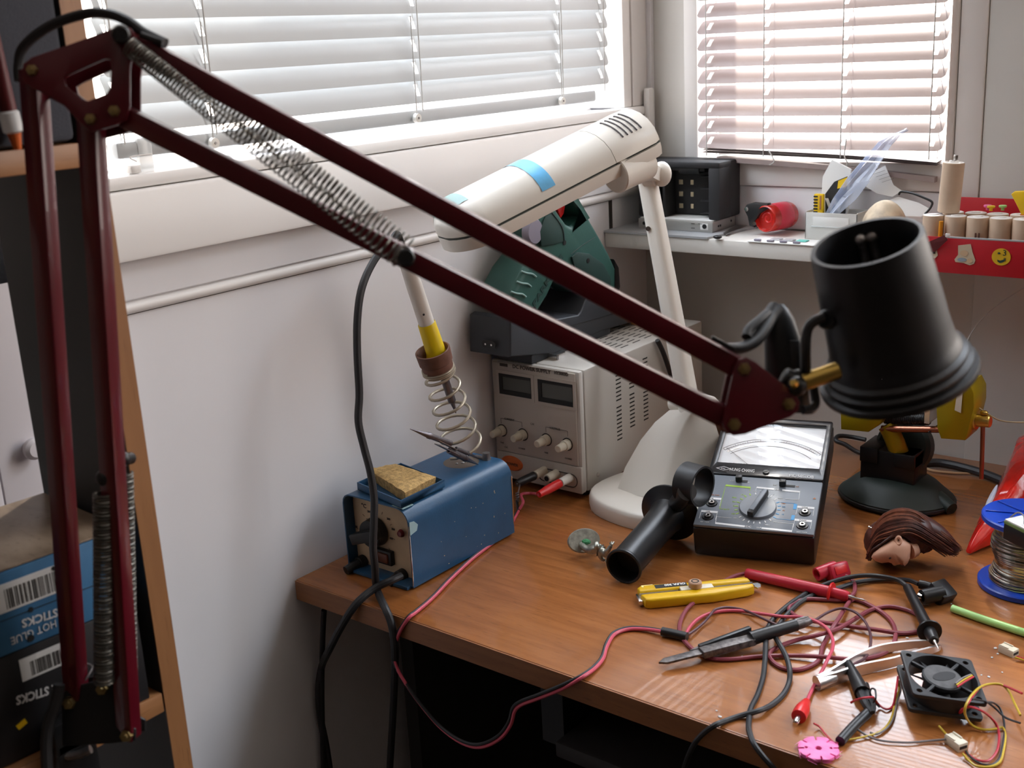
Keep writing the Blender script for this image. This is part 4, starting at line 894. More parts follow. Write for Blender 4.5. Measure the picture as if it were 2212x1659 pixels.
part('front_panel', MB().box((.0008, .0010, MH-.0036), (MW-.0008, P1, MH), .0012), 'face', g)
part('dial_plate', MB().box((SX0-.001, SY0-.001, MH-.0036), (SX1+.001, SY1+.001, MH-.0030)), 'dial', g)
part('dial_glass', MB().quad((SX0-.0006, SY0-.0006, MH-.0003), (SX1+.0006, SY0-.0006, MH-.0003), (SX1+.0006, SY1+.0006, MH-.0003), (SX0-.0006, SY1+.0006, MH-.0003)), thin_glass('meter_glass'), g)
cx, cyy = MW/2, SY0-.018
def arc(r, w_, a0, a1, z, n=40):
    mb = MB(); p = [(cx+(r+w_/2)*math.cos(a), cyy+(r+w_/2)*math.sin(a)) for a in [a0+(a1-a0)*i/n for i in range(n+1)]]+[(cx+(r-w_/2)*math.cos(a), cyy+(r-w_/2)*math.sin(a)) for a in [a1+(a0-a1)*i/n for i in range(n+1)]]
    return mb.shape([p], .0002, Tr(0, 0, z))
zd = MH-.0028
part('mirror_band', arc(.062, .0016, .75, PI-.75, zd), 'steel', g)
for r in (.070, .066, .057): part('scale_line', arc(r, .0004, .75, PI-.75, zd), 'ink', g)
tk = MB()
for i in range(41):
    a = .75+(PI-1.5)*i/40; c, s = math.cos(a), math.sin(a); r0, r1 = .066, .066+(.003 if i % 5 == 0 else .0015)
    tk.shape([[(cx+r0*c-.00015*s, cyy+r0*s+.00015*c), (cx+r0*c+.00015*s, cyy+r0*s-.00015*c), (cx+r1*c+.00015*s, cyy+r1*s-.00015*c), (cx+r1*c-.00015*s, cyy+r1*s+.00015*c)]], .0002, Tr(0, 0, zd))
part('scale_ticks', tk, 'ink', g)
aN = PI-.80
part('needle', MB().tube([(cx+.020*math.cos(aN), cyy+.020*math.sin(aN), zd+.0006), (cx+.068*math.cos(aN), cyy+.068*math.sin(aN), zd+.0006)], .0002, 5, 1), 'ink', g)
text('20k\u03a9/V  DC  9k\u03a9/V  AC', .0026, Tr(SX0+.012, SY0+.003, zd), g, 'ink')
def onM(p, z=0.): return (p[0], p[1], MH+z)
q = (0.0219,0.0912); text('HUNG CHANG', .0075, Tr(q[0], q[1], MH+.0010), g, 'pwhite', width=(Vector((0.047,0.091))-Vector((0.0219,0.0912))).length)
q = (0.0826,0.0881); text('HC-5050DB', .0066, Tr(q[0], q[1], MH+.0010), g, 'pwhite', width=(Vector((0.1068,0.0882))-Vector((0.0826,0.0881))).length)
q = (0.0153,0.0945)
part('maker_logo', MB().shape([[(q[0]-.008, q[1]), (q[0], q[1]-.0036), (q[0]+.008, q[1]), (q[0], q[1]+.0036)], [(q[0]-.0068, q[1]), (q[0], q[1]-.003), (q[0]+.0068, q[1]), (q[0], q[1]+.003)]], .0003, Tr(0, 0, MH+.0010)), 'pwhite', g)
text('HC', .0032, Tr(q[0]-.0026, q[1]-.0012, MH+.0010), g, 'pwhite')
q = (0.0592,0.0925)
part('zero_screw', MB().lathe([(0, .0018), (.0030, .0016), (.0034, 0)], Tr(q[0], q[1], MH+.0008), 18).box((-.0025, -.0004, .0016), (.0025, .0004, .0021), 0, Tr(q[0], q[1], MH+.0008) @ rz(.6)), 'black', g)
# range knob
q = (0.0591,0.0345); rk = abs((0.0772,0.0386)[0]-q[0])
kn = part('range_knob', MB().lathe([(rk-.0006, .0028), (rk, .0020), (rk+.0002, 0)], Tr(q[0], q[1], MH), 44).lathe([(0, .0028), (rk-.0006, .0028)], Tr(q[0], q[1], MH), 44), 'face', g)
e1, e2 = Vector((0.0644,0.055)), Vector((0.0543,0.0161)); d = (e2-e1); ang = math.atan2(d.y, d.x); mid = (e1+e2)/2
part('pointer_bar', MB().box((-d.length/2, -.0032, .0020), (d.length/2, .0032, .0090), .0012, Tr(mid.x, mid.y, MH) @ rz(ang)), 'black', kn)
part('pointer_top', MB().box((-d.length/2+.001, -.0024, .0090), (d.length/2-.004, .0024, .0095), .0003, Tr(mid.x, mid.y, MH) @ rz(ang)), 'face', kn)
for mt, lst in (('plime', ((0.0485,0.0552), (0.0443,0.0518), (0.0412,0.0465), (0.0389,0.041), (0.0382,0.0347), (0.0387,0.0286), (0.0408,0.0232))),
                ('pwhite', ((0.0538,0.0571), (0.0593,0.0578), (0.0646,0.0573), (0.0696,0.0548), (0.0742,0.0505), (0.0443,0.0183), (0.0484,0.0142), (0.0586,0.0113), (0.0644,0.0117), (0.0693,0.0141), (0.0736,0.0176), (0.0535,0.0122))),
                ('pblue', ((0.0773,0.0458), (0.0793,0.0402), (0.0798,0.0342), (0.0792,0.0277), (0.0771,0.0221)))):
    for p in lst:
        a = math.atan2(p[1]-q[1], p[0]-q[0]); part('range_tick', MB().box((-.0016, -.0005, 0), (.0016, .0005, .0003), 0, Tr(p[0], p[1], MH) @ rz(a)), mt, g)
def lines(mt, segs, w_=.0004, nm='printed_line'):
    for a, b in segs:
        a, b = Vector(a), Vector(b); d = b-a
        part(nm, MB().box((0, -w_/2, 0), (d.length, w_/2, .00025), 0, Tr(a.x, a.y, MH) @ rz(math.atan2(d.y, d.x))), mt, g)
lines('plime', (((0.022,0.0671), (0.0472,0.0663)),), .0026, 'printed_bar')
lines('plime', (((0.022,0.0671), (0.0223,0.0287)), ((0.0223,0.0287), (0.0261,0.0283)), ((0.0472,0.0663), (0.0474,0.0607))))
lines('pwhite', (((0.0533,0.0675), (0.0707,0.0669)), ((0.0792,0.0662), (0.0964,0.0656)), ((0.0221,0.0055), (0.051,0.0043)), ((0.0673,0.004), (0.0961,0.0032))), .0026, 'printed_bar')
lines('pwhite', (((0.0533,0.0675), (0.0531,0.0618)), ((0.0963,0.067), (0.0967,0.0528)), ((0.0967,0.0528), (0.0835,0.0523)), ((0.0216,0.0162), (0.0221,0.0055)), ((0.0217,0.0155), (0.0363,0.0155)), ((0.096,0.0148), (0.0959,0.0048)), ((0.096,0.0148), (0.0811,0.0144))))
lines('pblue', (((0.0944,0.0456), (0.0946,0.0372)), ((0.0945,0.0278), (0.0943,0.0205))), .0032, 'printed_bar')
lines('pblue', (((0.0796,0.0466), (0.0944,0.046)), ((0.0788,0.0203), (0.0944,0.0199))))
def mt_(s, p, size, mt='pwhite'): text(s, size, Tr(p[0], p[1], MH+.0002), g, mt)
mt_('DC V', (0.0714,0.0652), .0040); mt_('DC', (0.0517,0.0031), .0040); mt_('mA', (0.0622,0.0032), .0036); mt_('1000', (0.0502,0.06), .0022); mt_('250', (0.0572,0.0612), .0022); mt_('25', (0.0652,0.0602), .0022); mt_('5', (0.0711,0.0571), .0022)
mt_('250m', (0.0765,0.0519), .0022); mt_('1M', (0.0393,0.0529), .0022, 'plime'); mt_('200k', (0.0317,0.0474), .0022, 'plime'); mt_('20k', (0.033,0.0406), .0022, 'plime'); mt_('2k', (0.0349,0.0339), .0022, 'plime'); mt_('BATT', (0.0267,0.0274), .0022, 'plime'); mt_('hFE', (0.0351,0.0214), .0022, 'plime')
mt_('1000', (0.0804,0.0441), .0022, 'porange'); mt_('250', (0.0821,0.0389), .0022, 'pblue'); mt_('50', (0.0833,0.033), .0022, 'porange'); mt_('10', (0.0831,0.0269), .0022, 'pblue')
mt_('OFF', (0.0251,0.0747), .0022); mt_('ON', (0.0419,0.0739), .0022); mt_('DC', (0.0688,0.073), .0022); mt_('AC', (0.0914,0.073), .0022, 'porange'); mt_('10A', (0.038,0.0151), .0022); mt_('250m', (0.0693,0.0088), .0022); mt_('25m', (0.0766,0.0144), .0022)
for (px, s, qx) in (((0.0132,0.0359), 'hFE', (0.01,0.0444)), ((0.0132,0.0143), '10A', (0.0094,0.0237)), ((0.1048,0.0332), 'V\u03a9A', (0.1008,0.0414)), ((0.1046,0.0128), 'COM', (0.1013,0.0215))):
    jk = part('jack', MB().lathe([(.0012, .0016), (.0022, .0026), (.0032, .0026), (.0034, .0012), (.0054, .0012), (.0058, 0)], Tr(px[0], px[1], MH), 26), 'black', g)
    part('contact_ring', MB().lathe([(.0014, .0027), (.0016, .0029), (.0025, .0029), (.0027, .0026)], Tr(px[0], px[1], MH), 22), 'steel', jk)
    part('printed_bar', MB().box((px[0]-.0082, px[1]+.0066, MH), (px[0]+.0082, px[1]+.0098, MH+.00025)), 'pwhite', g)
    part('printed_frame', MB().box((px[0]-.0082, px[1]-.0036, MH), (px[0]-.0079, px[1]+.0066, MH+.00025)).box((px[0]+.0079, px[1]-.0036, MH), (px[0]+.0082, px[1]+.0066, MH+.00025)), 'pwhite', g)
    text(s, .0030, Tr(px[0]-.004, px[1]+.0070, MH+.0003), g, 'ink')
mt_('1.5A MAX', (0.0091,0.049), .0022, 'porange'); mt_('10A MAX', (0.0068,0.0051), .0022); mt_('\u25b2', (0.1099,0.0557), .0034, 'porange'); mt_('500V MAX', (0.1002,0.0022), .0022)
for p, wv in (((0.0344,0.0761), .0085), ((0.0787,0.0739), .0120)):
    sl = part('slide_switch', MB().box((p[0]-.002, p[1]-.0016, MH), (p[0]+wv, p[1]+.0016, MH+.0004)), 'dark', g)
    part('slider', MB().box((p[0]-.0035, p[1]-.0026, MH+.0003), (p[0]+.0030, p[1]+.0030, MH+.0065), .0008), 'black', sl)
part('stand', MB().box((.012, .150, -.0020), (.105, .158, 0), .0006).box((.012, .150, -.043), (.018, .158, 0), .0010).box((.099, .150, -.043), (.105, .158, 0), .0010), 'black', g)

# ------------------------------------------------------------------ black side handle
p0, p1 = Vector((0.2837,0.8544,0.758)), Vector((0.2682,0.9672,0.771))
axh = (p1-p0).normalized(); Lh = (p1-p0).length; mH = up_frame(p0, p1)
g = thing('side_handle', 'black tool side handle with a flange and a clamp ring lying on the desk', 'handle', p0)
part('grip', MB().lathe([(0, .018), (.0152, .018), (.0160, .0006), (.0174, 0), (.0183, .0008), (.0184, .0028), (.0176, .0042), (.0166, .0052), (.0162, .0090), (.0163, Lh*.60), (.0174, Lh*.85), (.0192, Lh*.925), (.0240, Lh*.958), (.0300, Lh*.974), (.0312, Lh*.982), (.0312, Lh), (.0290, Lh+.0010), (.0180, Lh+.0014), (.0150, Lh+.009), (0, Lh+.009)], mH, 44), 'black', g, True)
rc = Vector((0.2473,1.0427,0.77)); rc = p1+axh*.045; side = axh.cross(Vector((0, 0, 1))).normalized()
rc = Vector((0.3051,0.9507,0.8143)); rn = (rt*.72+cz*.68+dn*.16).normalized()
part('clamp_ring', MB().lathe([(.0184, -.0110), (.0206, -.0110), (.0204, 0), (.0206, .0110), (.0184, .0110), (.0182, 0), (.0184, -.0110)], up_frame(rc, rc+rn, (0, 0, 1)), 40), 'black', g, True)
part('ring_bolt', MB().cyl(p1+axh*.004, rc-axh*.016, .0085, .0095, 20), 'black', g, True)

# ------------------------------------------------------------------ toy figure lying on the desk
g = thing('toy_figure', 'small silvery painted toy soldier on an oval base lying beside the black handle', 'figurine', (0.2194,0.8916,0.74))
bc2 = Vector((0.2127,0.8907,0.755)); nb = (Vector((.62, -.42, .42))).normalized()
def ov(r0, r1, z): m = up_frame(bc2, bc2+nb, (0, 0, 1)); return [m @ Vector((r0*math.cos(2*PI*k/28), r1*math.sin(2*PI*k/28), z)) for k in range(28)]
part('base', MB().loft([ov(.0165, .0115, -.0016), ov(.0175, .0125, 0), ov(.0165, .0115, .0016)]), 'pewter', g, True)
part('grass', MB().ball(bc2+nb*.003+Vector((.002, 0, -.001)), .0042, (1.2, 1, .6), None, 10, 6), mat('flock_green', (.05, .22, .09), .9, var=.5, vscale=900, bump=1., bscale=900), g, True)
J = [(0.2077,0.8903,0.752), (0.2202,0.8807,0.753), (0.228,0.879,0.752), (0.2338,0.8825,0.761), (0.2379,0.8772,0.76), (0.2352,0.8834,0.755), (0.2407,0.8817,0.753), (0.245,0.8818,0.752), (0.2485,0.8814,0.752), (0.2386,0.8804,0.749), (0.2405,0.8816,0.745), (0.2442,0.8826,0.744), (0.2508,0.8775,0.758), (0.2529,0.8787,0.762), (0.2542,0.8793,0.765)]
edg = [(0, 1), (1, 2), (2, 5), (3, 4), (4, 5), (5, 6), (6, 7), (7, 8), (6, 9), (9, 10), (10, 11), (7, 12), (12, 13), (13, 14)]
rad = [.0030, .0034, .0040, .0028, .0032, .0050, .0048, .0036, .0042, .0027, .0023, .0020, .0025, .0022, .0020]
me = bpy.data.meshes.new('figure'); me.from_pydata([Vector(p) for p in J], edg, []); ob = bpy.data.objects.new('t', me); C.objects.link(ob)
sk = ob.modifiers.new('s', 'SKIN'); sub = ob.modifiers.new('u', 'SUBSURF'); sub.levels = 2
for i, vtx in enumerate(me.skin_vertices[0].data): vtx.radius = (rad[i], rad[i]); vtx.use_root = (i == 5)
bpy.context.view_layer.update(); dg = bpy.context.evaluated_depsgraph_get()
me2 = bpy.data.meshes.new_from_object(ob.evaluated_get(dg)); bpy.data.objects.remove(ob); me2.materials.clear()
for f in me2.polygons: f.use_smooth = True
link('body', me2, 'pewter', g, True)
part('hand', MB().tube([(0.2544,0.8782,0.765), (0.2527,0.8784,0.767)], .0008, 6, 1).tube([(0.2542,0.8793,0.765), (0.253,0.8812,0.767)], .0008, 6, 1).tube([(0.2552,0.8787,0.765), (0.2543,0.8833,0.766)], .0008, 6, 1).tube([(0.2436,0.8835,0.744), (0.2455,0.8847,0.745)], .0008, 6, 1).tube([(0.2442,0.8826,0.744), (0.2467,0.8829,0.744)], .0008, 6, 1).tube([(0.2448,0.8817,0.744), (0.2465,0.8815,0.743)], .0008, 6, 1), 'pewter', g, True)

# ------------------------------------------------------------------ yellow cutter knife
kA, kB = Vector((0.3174,0.8306,0.74)), Vector((0.3949,0.9077,0.74)); xk = (kB-kA).normalized(); Lk = (kB-kA).length
mk = frame(kA+Vector((0, 0, .0052)), xk, Vector((0, 0, 1)).cross(xk))
g = thing('utility_knife', 'yellow snap-blade cutter knife lying on the desk', 'knife', mk)
wk = .0155
o1 = [(.002, -wk+.002), (.006, -wk), (Lk*.60, -wk*1.02), (Lk*.90, -wk*.72), (Lk*.965, -wk*.50), (Lk*.97, -.0026), (0, -.0026)]
o2 = [(0, .0026), (Lk*.93, .0026), (Lk*.965, .004), (Lk*.96, .0090), (Lk*.93, .0118), (Lk*.45, .0118), (Lk*.28, .0142), (.004, wk), (0, wk-.004)]
part('body', MB().shape([o1], .0100, Tr(0, 0, 0), .0022, 2), 'yellow', g)
part('body', MB().shape([o2], .0100, Tr(0, 0, 0), .0022, 2), 'yellow', g)
part('body_floor', MB().box((.003, -.006, -.0048), (Lk*.95, .006, -.0022)), 'yellow', g)
part('blade_channel', MB().shape([[(-.001, -.0030), (Lk*.985, -.0030), (Lk*1.0, -.0062), (Lk*1.03, -.0050), (Lk*1.045, .0), (Lk*1.03, .0040), (-.001, .0030)]], .0016, Tr(0, 0, .0005)), 'steel', g)
part('channel_rail', MB().box((0, -.0031, .0010), (Lk*.98, -.0024, .0030)).box((0, .0024, .0010), (Lk*.98, .0031, .0030)), 'steel', g)
part('slider', MB().box((Lk*.345, -.0042, .0022), (Lk*.63, .0042, .0056), .0012), 'nylon', g)
wh = part('lock_wheel', MB().cyl((Lk*.475, 0, .0050), (Lk*.475, 0, .0112), .0062, None, 26, .0008), mat('wheel_tan', (.45, .27, .17), .5), g)
part('wheel_mark', MB().lathe([(.0026, .0003), (.0036, .0003)], Tr(Lk*.475, 0, .0112), 24).lathe([(.0036, .0003), (.0036, 0)], Tr(Lk*.475, 0, .0112), 24), 'bar', wh)
part('label', MB().box((.016, .0050, .0050), (.046, .0118, .0053)), 'bar', g)
text('OLFA 300', .0048, frame((.0450, .0108, .0054), (-1, 0, 0), (0, -1, 0)), g, 'paper', bold=.0002, sx=.98)
part('end_clip', MB().box((-.003, -.0095, -.0035), (.001, .006, .0012), .0005), 'steel', g)
part('notch', MB().shape([[(.004, .0098), (.0060, .0098), (.0060, .0126), (.0150, .0126), (.0150, .0138), (.004, .0138)]], .0003, Tr(0, 0, .0051)), mat('pale_yellow_print', (.85, .68, .25), .5), g)

# ------------------------------------------------------------------ test leads
r_ = .0019
g = thing('red_test_lead', 'dark red meter test lead with a red probe tangled on the desk', 'test lead', (0.3698,0.9376,0.74))
pA, pB = Vector((0.3758,0.926,0.7462)), Vector((0.4758,0.9308,0.7462)); mp = up_frame(pA, pB); Lp = (pB-pA).length
part('probe', MB().lathe([(.0030, .001), (.0042, 0), (.0048, .001), (.0052, Lp*.4), (.0056, Lp*.80), (.0054, Lp*.84), (.0050, Lp*.97), (.0040, Lp), (0, Lp)], mp, 22), 'redd', g, True)
part('finger_guard', MB().lathe([(.0050, -.0010), (.0092, -.0008), (.0096, 0), (.0092, .0008), (.0050, .0010)], up_frame(pA+(pB-pA)*.835, pB), 26), 'redpl', g, True)
part('needle', MB().lathe([(.0022, -.004), (.0018, .004), (.0010, .0055), (.0010, .0125), (.0001, .0165)], up_frame(pB, pB+(pB-pA)), 14), 'steel', g, True)
part('wire', MB().tube([(0.3764,0.9268,0.746), (0.3687,0.9173,0.745), (0.3622,0.8994,0.743), (0.3588,0.879,0.742), (0.3601,0.8553,0.742), (0.362,0.8371,0.742), (0.3686,0.8161,0.742), (0.3778,0.7988,0.742), (0.3876,0.7885,0.742), (0.4046,0.7776,0.742), (0.4224,0.7735,0.742), (0.4374,0.7814,0.742), (0.4545,0.7976,0.7422), (0.4765,0.812,0.743), (0.5005,0.8217,0.7445), (0.5197,0.8328,0.743), (0.5328,0.8489,0.742), (0.5382,0.867,0.742), (0.535,0.8875,0.742), (0.5254,0.9086,0.742), (0.5125,0.9226,0.742), (0.4951,0.9325,0.742), (0.4806,0.9362,0.742), (0.4773,0.9285,0.7425), (0.4818,0.9044,0.745), (0.4851,0.881,0.745), (0.4861,0.8637,0.742), (0.4915,0.8386,0.742), (0.4966,0.8235,0.742), (0.4969,0.8103,0.742), (0.4904,0.7956,0.742), (0.4784,0.7912,0.742), (0.4669,0.7962,0.7424), (0.4595,0.8059,0.7424), (0.4604,0.8195,0.7424), (0.4686,0.8376,0.743), (0.4823,0.8486,0.7468), (0.4922,0.8686,0.7468), (0.4953,0.8957,0.7445), (0.4985,0.9241,0.742), (0.5093,0.9394,0.742), (0.5253,0.9412,0.742), (0.5373,0.9365,0.742)], r_, 8, 6), 'lead', g, True)
part('wire', MB().tube([(0.5373,0.9365,0.742), (0.5467,0.9273,0.742), (0.5477,0.9111,0.742), (0.5372,0.8985,0.742), (0.5173,0.8873,0.7448), (0.4941,0.8838,0.7432), (0.476,0.8769,0.7442), (0.458,0.8739,0.7436), (0.4445,0.8813,0.742), (0.4375,0.8884,0.742), (0.4366,0.9017,0.742), (0.4435,0.9148,0.742), (0.4599,0.923,0.742), (0.471,0.93,0.742), (0.4735,0.947,0.742), (0.4675,0.9633,0.743), (0.4616,0.9686,0.745), (0.4558,0.9695,0.746)], r_, 8, 6), 'lead', g, True)
q0, q1 = Vector((0.4336,0.9554,0.7475)), Vector((0.4414,0.9707,0.7495))
part('plug_barrel', MB().lathe([(.0040, .004), (.0046, 0), (.0062, 0), (.0064, .001), (.0062, .018), (.0058, .022), (0, .022)], up_frame(q0, q1), 24), 'redd', g, True)
part('plug_body', MB().box((-.010, -.0075, -.0070), (.012, .0065, .0062), .0022, frame(Vector((0.4458,0.9712,0.7485)), Vector((0.4476,0.9843,0.7485))-Vector((0.4414,0.9708,0.7485)), (.3, .9, .2))), 'redd', g, True)
part('plug_ridges', MB().box((-.006, -.004, .0062), (.008, .0035, .0067), .0004, frame(Vector((0.4458,0.9712,0.7485)), Vector((0.4476,0.9843,0.7485))-Vector((0.4414,0.9708,0.7485)), (.3, .9, .2))), 'redpl', g, True)

g = thing('black_test_lead', 'black meter test lead with a guarded probe running over the desk edge', 'test lead', (0.5167,0.9703,0.74))
pA, pB = Vector((0.5135,0.9723,0.7485)), Vector((0.5636,0.8918,0.751)); Lp = (pB-pA).length
part('probe', MB().lathe([(.0030, 0), (.0040, .001), (.0042, .010), (.0044, Lp*.35), (.0050, Lp*.8), (.0052, Lp*.88), (.0050, Lp*1.03), (.0040, Lp*1.10), (.0030, Lp*1.11), (0, Lp*1.11)], up_frame(pA, pB), 22), 'black', g, True)
part('finger_guard', MB().lathe([(.0050, -.0012), (.0098, -.0008), (.0103, .0004), (.0098, .0014), (.0050, .0018)], up_frame(pA+(pB-pA)*.92, pB), 28), 'black', g, True)
pe = pA+(pB-pA)*1.10
part('needle', MB().lathe([(.0018, 0), (.0016, .003), (.0010, .0045), (.0010, .011), (.0002, .0145)], up_frame(pe, pe+(pB-pA)), 14), 'steel', g, True)
part('wire', MB().tube([(0.5148,0.9709,0.7485), (0.5052,0.9769,0.75), (0.4952,0.9748,0.752), (0.4793,0.9706,0.752), (0.4644,0.9639,0.7495), (0.4517,0.9517,0.7465), (0.4409,0.9352,0.743), (0.4361,0.9066,0.743), (0.4339,0.8829,0.742), (0.435,0.8607,0.742), (0.4412,0.8374,0.743), (0.4549,0.8083,0.7485), (0.4658,0.785,0.7465), (0.4725,0.7683,0.742), (0.4806,0.7428,0.742), (0.485,0.7235,0.742), (0.4915,0.7078,0.742), (0.4986,0.6942,0.743), (0.5076,0.684,0.7409), (0.5149,0.682,0.7354), (0.5225,0.684,0.7271), (0.5314,0.69,0.7139)], .0022, 8, 6), 'rubber', g, True)
part('wire', MB().tube([(0.5211,0.9801,0.75), (0.5094,0.9891,0.747), (0.4978,0.9915,0.744), (0.4829,0.9846,0.743), (0.4674,0.9679,0.743), (0.4568,0.9453,0.743), (0.4462,0.9286,0.7425), (0.4407,0.9065,0.742), (0.4412,0.8771,0.742), (0.445,0.8528,0.743), (0.4542,0.8268,0.7485), (0.4629,0.8178,0.7465), (0.4759,0.803,0.7462), (0.488,0.7844,0.7462), (0.4927,0.7731,0.742), (0.4966,0.755,0.742), (0.4962,0.7368,0.7422), (0.4938,0.7199,0.7448), (0.4838,0.7093,0.7425), (0.4778,0.6986,0.742), (0.4748,0.6863,0.7435), (0.4662,0.684,0.7346), (0.4595,0.683,0.7247), (0.4496,0.69,0.7059), (0.4381,0.7,0.6801)], .0022, 8, 6), 'rubber', g, True)
part('plug_barrel', MB().lathe([(.0030, .004), (.0042, 0), (.0066, 0), (.0068, .002), (.0066, .020), (0, .020)], up_frame((0.5316,0.9596,0.7485), (0.5412,0.9709,0.7495)), 24), 'black', g, True)
part('plug_body', MB().box((-.008, -.0110, -.0075), (.010, .0085, .0070), .0024, frame(Vector((0.5407,0.9784,0.7485)), Vector((0.5445,0.9852,0.7485))-Vector((0.5364,0.967,0.7485)), (.2, .9, .1))), 'black', g, True)
part('strain_relief', MB().tube([(0.5218,0.9794,0.7505), (0.5296,0.9798,0.7505), (0.5363,0.9786,0.75)], .0042, 12, 3), 'black', g, True)
part('plug_pin', MB().cyl((0.5276,0.9614,0.7485), (0.5316,0.9607,0.7485), .0026, None, 14), 'steel', g, True)

# ------------------------------------------------------------------ power leads hanging over the desk edge
g = thing('power_lead', 'pink and black twin lead looping over the front edge of the desk', 'test lead', (0.0595,0.9784,0.74))
c = Vector((0.1126,1.009,0.7652)); c2 = Vector((0.0767,1.009,0.7673))
rp0, rp1 = c+Vector((0, -.0215, 0)), c+Vector((-.004, -.0550, -.003))
part('banana_plug', MB().lathe([(.0050, 0), (.0052, .001), (.0050, .022), (.0042, .026), (.0038, .034), (0, .034)], up_frame(rp0, rp1), 20), 'redpl', g, True, 'red plug in the supply')
bp0, bp1 = c2+Vector((0, -.0215, 0)), c2+Vector((-.006, -.046, -.003))
part('banana_plug', MB().lathe([(.0050, 0), (.0052, .001), (.0048, .020), (.0036, .025), (0, .025)], up_frame(bp0, bp1), 20), 'black', g, True, 'black plug in the supply')
jn = Vector((0.0734,0.9599,0.752))
part('tinned_joint', MB().tube([bp1, jn+Vector((.001, .004, .012)), jn], .0007, 6, 3).helix(jn+Vector((0, 0, .004)), jn+Vector((.001, -.002, -.008)), .0015, 5, .0008), 'steeld', g, True)
part('red_wire', MB().tube([rp1, (0.0812,0.977,0.75), (0.0737,0.9663,0.751), (0.0869,0.9525,0.749), (0.0866,0.9457,0.743)], .0017, 8, 5), 'pink', g, True)
px = [(0.0878,0.9424,0.7422), (0.1065,0.9022,0.7422), (0.1175,0.8634,0.7422), (0.1259,0.8174,0.7422), (0.1376,0.7719,0.7422), (0.1504,0.7306,0.7422), (0.1567,0.7013,0.7422), (0.159,0.6889,0.7426), (0.1514,0.6858,0.731), (0.1448,0.6845,0.7179), (0.1401,0.684,0.7033), (0.1437,0.682,0.691), (0.1561,0.682,0.6747), (0.1748,0.682,0.6577), (0.1963,0.682,0.6435), (0.2227,0.68,0.6392), (0.2447,0.68,0.6435), (0.2669,0.68,0.66), (0.2783,0.682,0.6767), (0.283,0.683,0.6914), (0.2916,0.683,0.7006), (0.3106,0.683,0.7131), (0.3346,0.684,0.7292), (0.351,0.6886,0.7425), (0.3515,0.7071,0.7422), (0.348,0.7246,0.7422), (0.3392,0.7433,0.7422), (0.3331,0.7646,0.7422), (0.3389,0.7793,0.7422), (0.3537,0.7861,0.743), (0.3679,0.7876,0.7442)]
part('red_wire', MB().tube(px, .0016, 8, 6), 'pink', g, True)
off = lambda p, i: Vector(p)+(Vector((-.0022, .0016, 0)) if i < 9 or i > 22 else Vector((-.0020, 0, .0022)))
part('black_wire', MB().tube([off(p, i) for i, p in enumerate(px)], .0016, 8, 6), 'rubber', g, True)
part('black_wire', MB().tube([jn+Vector((0, -.002, -.006)), off(px[0], 0)], .0015, 8, 1), 'rubber', g, True)
part('heat_shrink', MB().tube([(0.3672,0.7872,0.7446), (0.3777,0.789,0.7446), (0.3902,0.7903,0.7446)], .0041, 12, 3), 'black', g, True)
part('red_wire', MB().tube([(0.3867,0.7932,0.744), (0.3813,0.8119,0.743), (0.38,0.8305,0.7425), (0.3857,0.8479,0.742), (0.3999,0.8602,0.742), (0.4205,0.8646,0.743), (0.4422,0.8656,0.7455), (0.4589,0.8672,0.749), (0.4738,0.8643,0.7505), (0.4868,0.858,0.75), (0.4964,0.8475,0.748), (0.5037,0.8307,0.7485), (0.508,0.8101,0.7485), (0.5089,0.7943,0.743), (0.5128,0.7718,0.743), (0.5174,0.7519,0.744)], .0015, 8, 6), 'pink', g, True)
rq0, rq1 = Vector((0.5182,0.7509,0.7456)), Vector((0.5255,0.712,0.7462))
part('banana_plug', MB().lathe([(.0022, 0), (.0030, .001), (.0056, .014), (.0058, .020), (.0056, .0245), (.0048, .025), (0, .025)], up_frame(rq0, rq1), 22), 'redpl', g, True, 'red banana plug at the free end')
part('plug_pin', MB().lathe([(.0020, 0), (.0022, .002), (.0024, .006), (.0020, .0095), (0, .0105)], up_frame(rq0+(rq1-rq0).normalized()*.0245, rq1+(rq1-rq0)), 14), 'steel', g, True)
part('black_wire', MB().tube([(0.3875,0.7918,0.744), (0.3882,0.8063,0.743), (0.3874,0.824,0.7425), (0.3874,0.8363,0.7448), (0.3854,0.8484,0.744), (0.391,0.8596,0.743), (0.4052,0.8633,0.743), (0.425,0.8557,0.745), (0.4411,0.8519,0.7445), (0.4535,0.8514,0.7438), (0.4632,0.8582,0.744), (0.4686,0.8743,0.7455), (0.4726,0.8941,0.746), (0.4813,0.9034,0.748), (0.4955,0.8998,0.749), (0.5096,0.888,0.7475), (0.5212,0.8684,0.7475), (0.5264,0.8529,0.745), (0.5297,0.8348,0.746), (0.5271,0.8242,0.746), (0.5271,0.8148,0.748)], .0012, 8, 6), 'brown', g, True)
ca, cb_ = Vector((0.5233,0.8165,0.7485)), Vector((0.5656,0.7604,0.7465)); cd = (cb_-ca).normalized(); Lc = (cb_-ca).length
part('clip_boot', MB().tube([ca, ca+cd*Lc*.25, ca+cd*Lc*.62], lambda t: .0030+.0034*t, 12, 2), 'black', g, True)
sdv = cd.cross(Vector((0, 0, 1))).normalized()
part('clip_boot', MB().tube([ca+cd*Lc*.40-sdv*.006-Vector((0, 0, .003)), ca+cd*Lc*.60-sdv*.004-Vector((0, 0, .003)), ca+cd*Lc*.80-sdv*.001-Vector((0, 0, .001))], .0034, 10, 3), 'black', g, True)
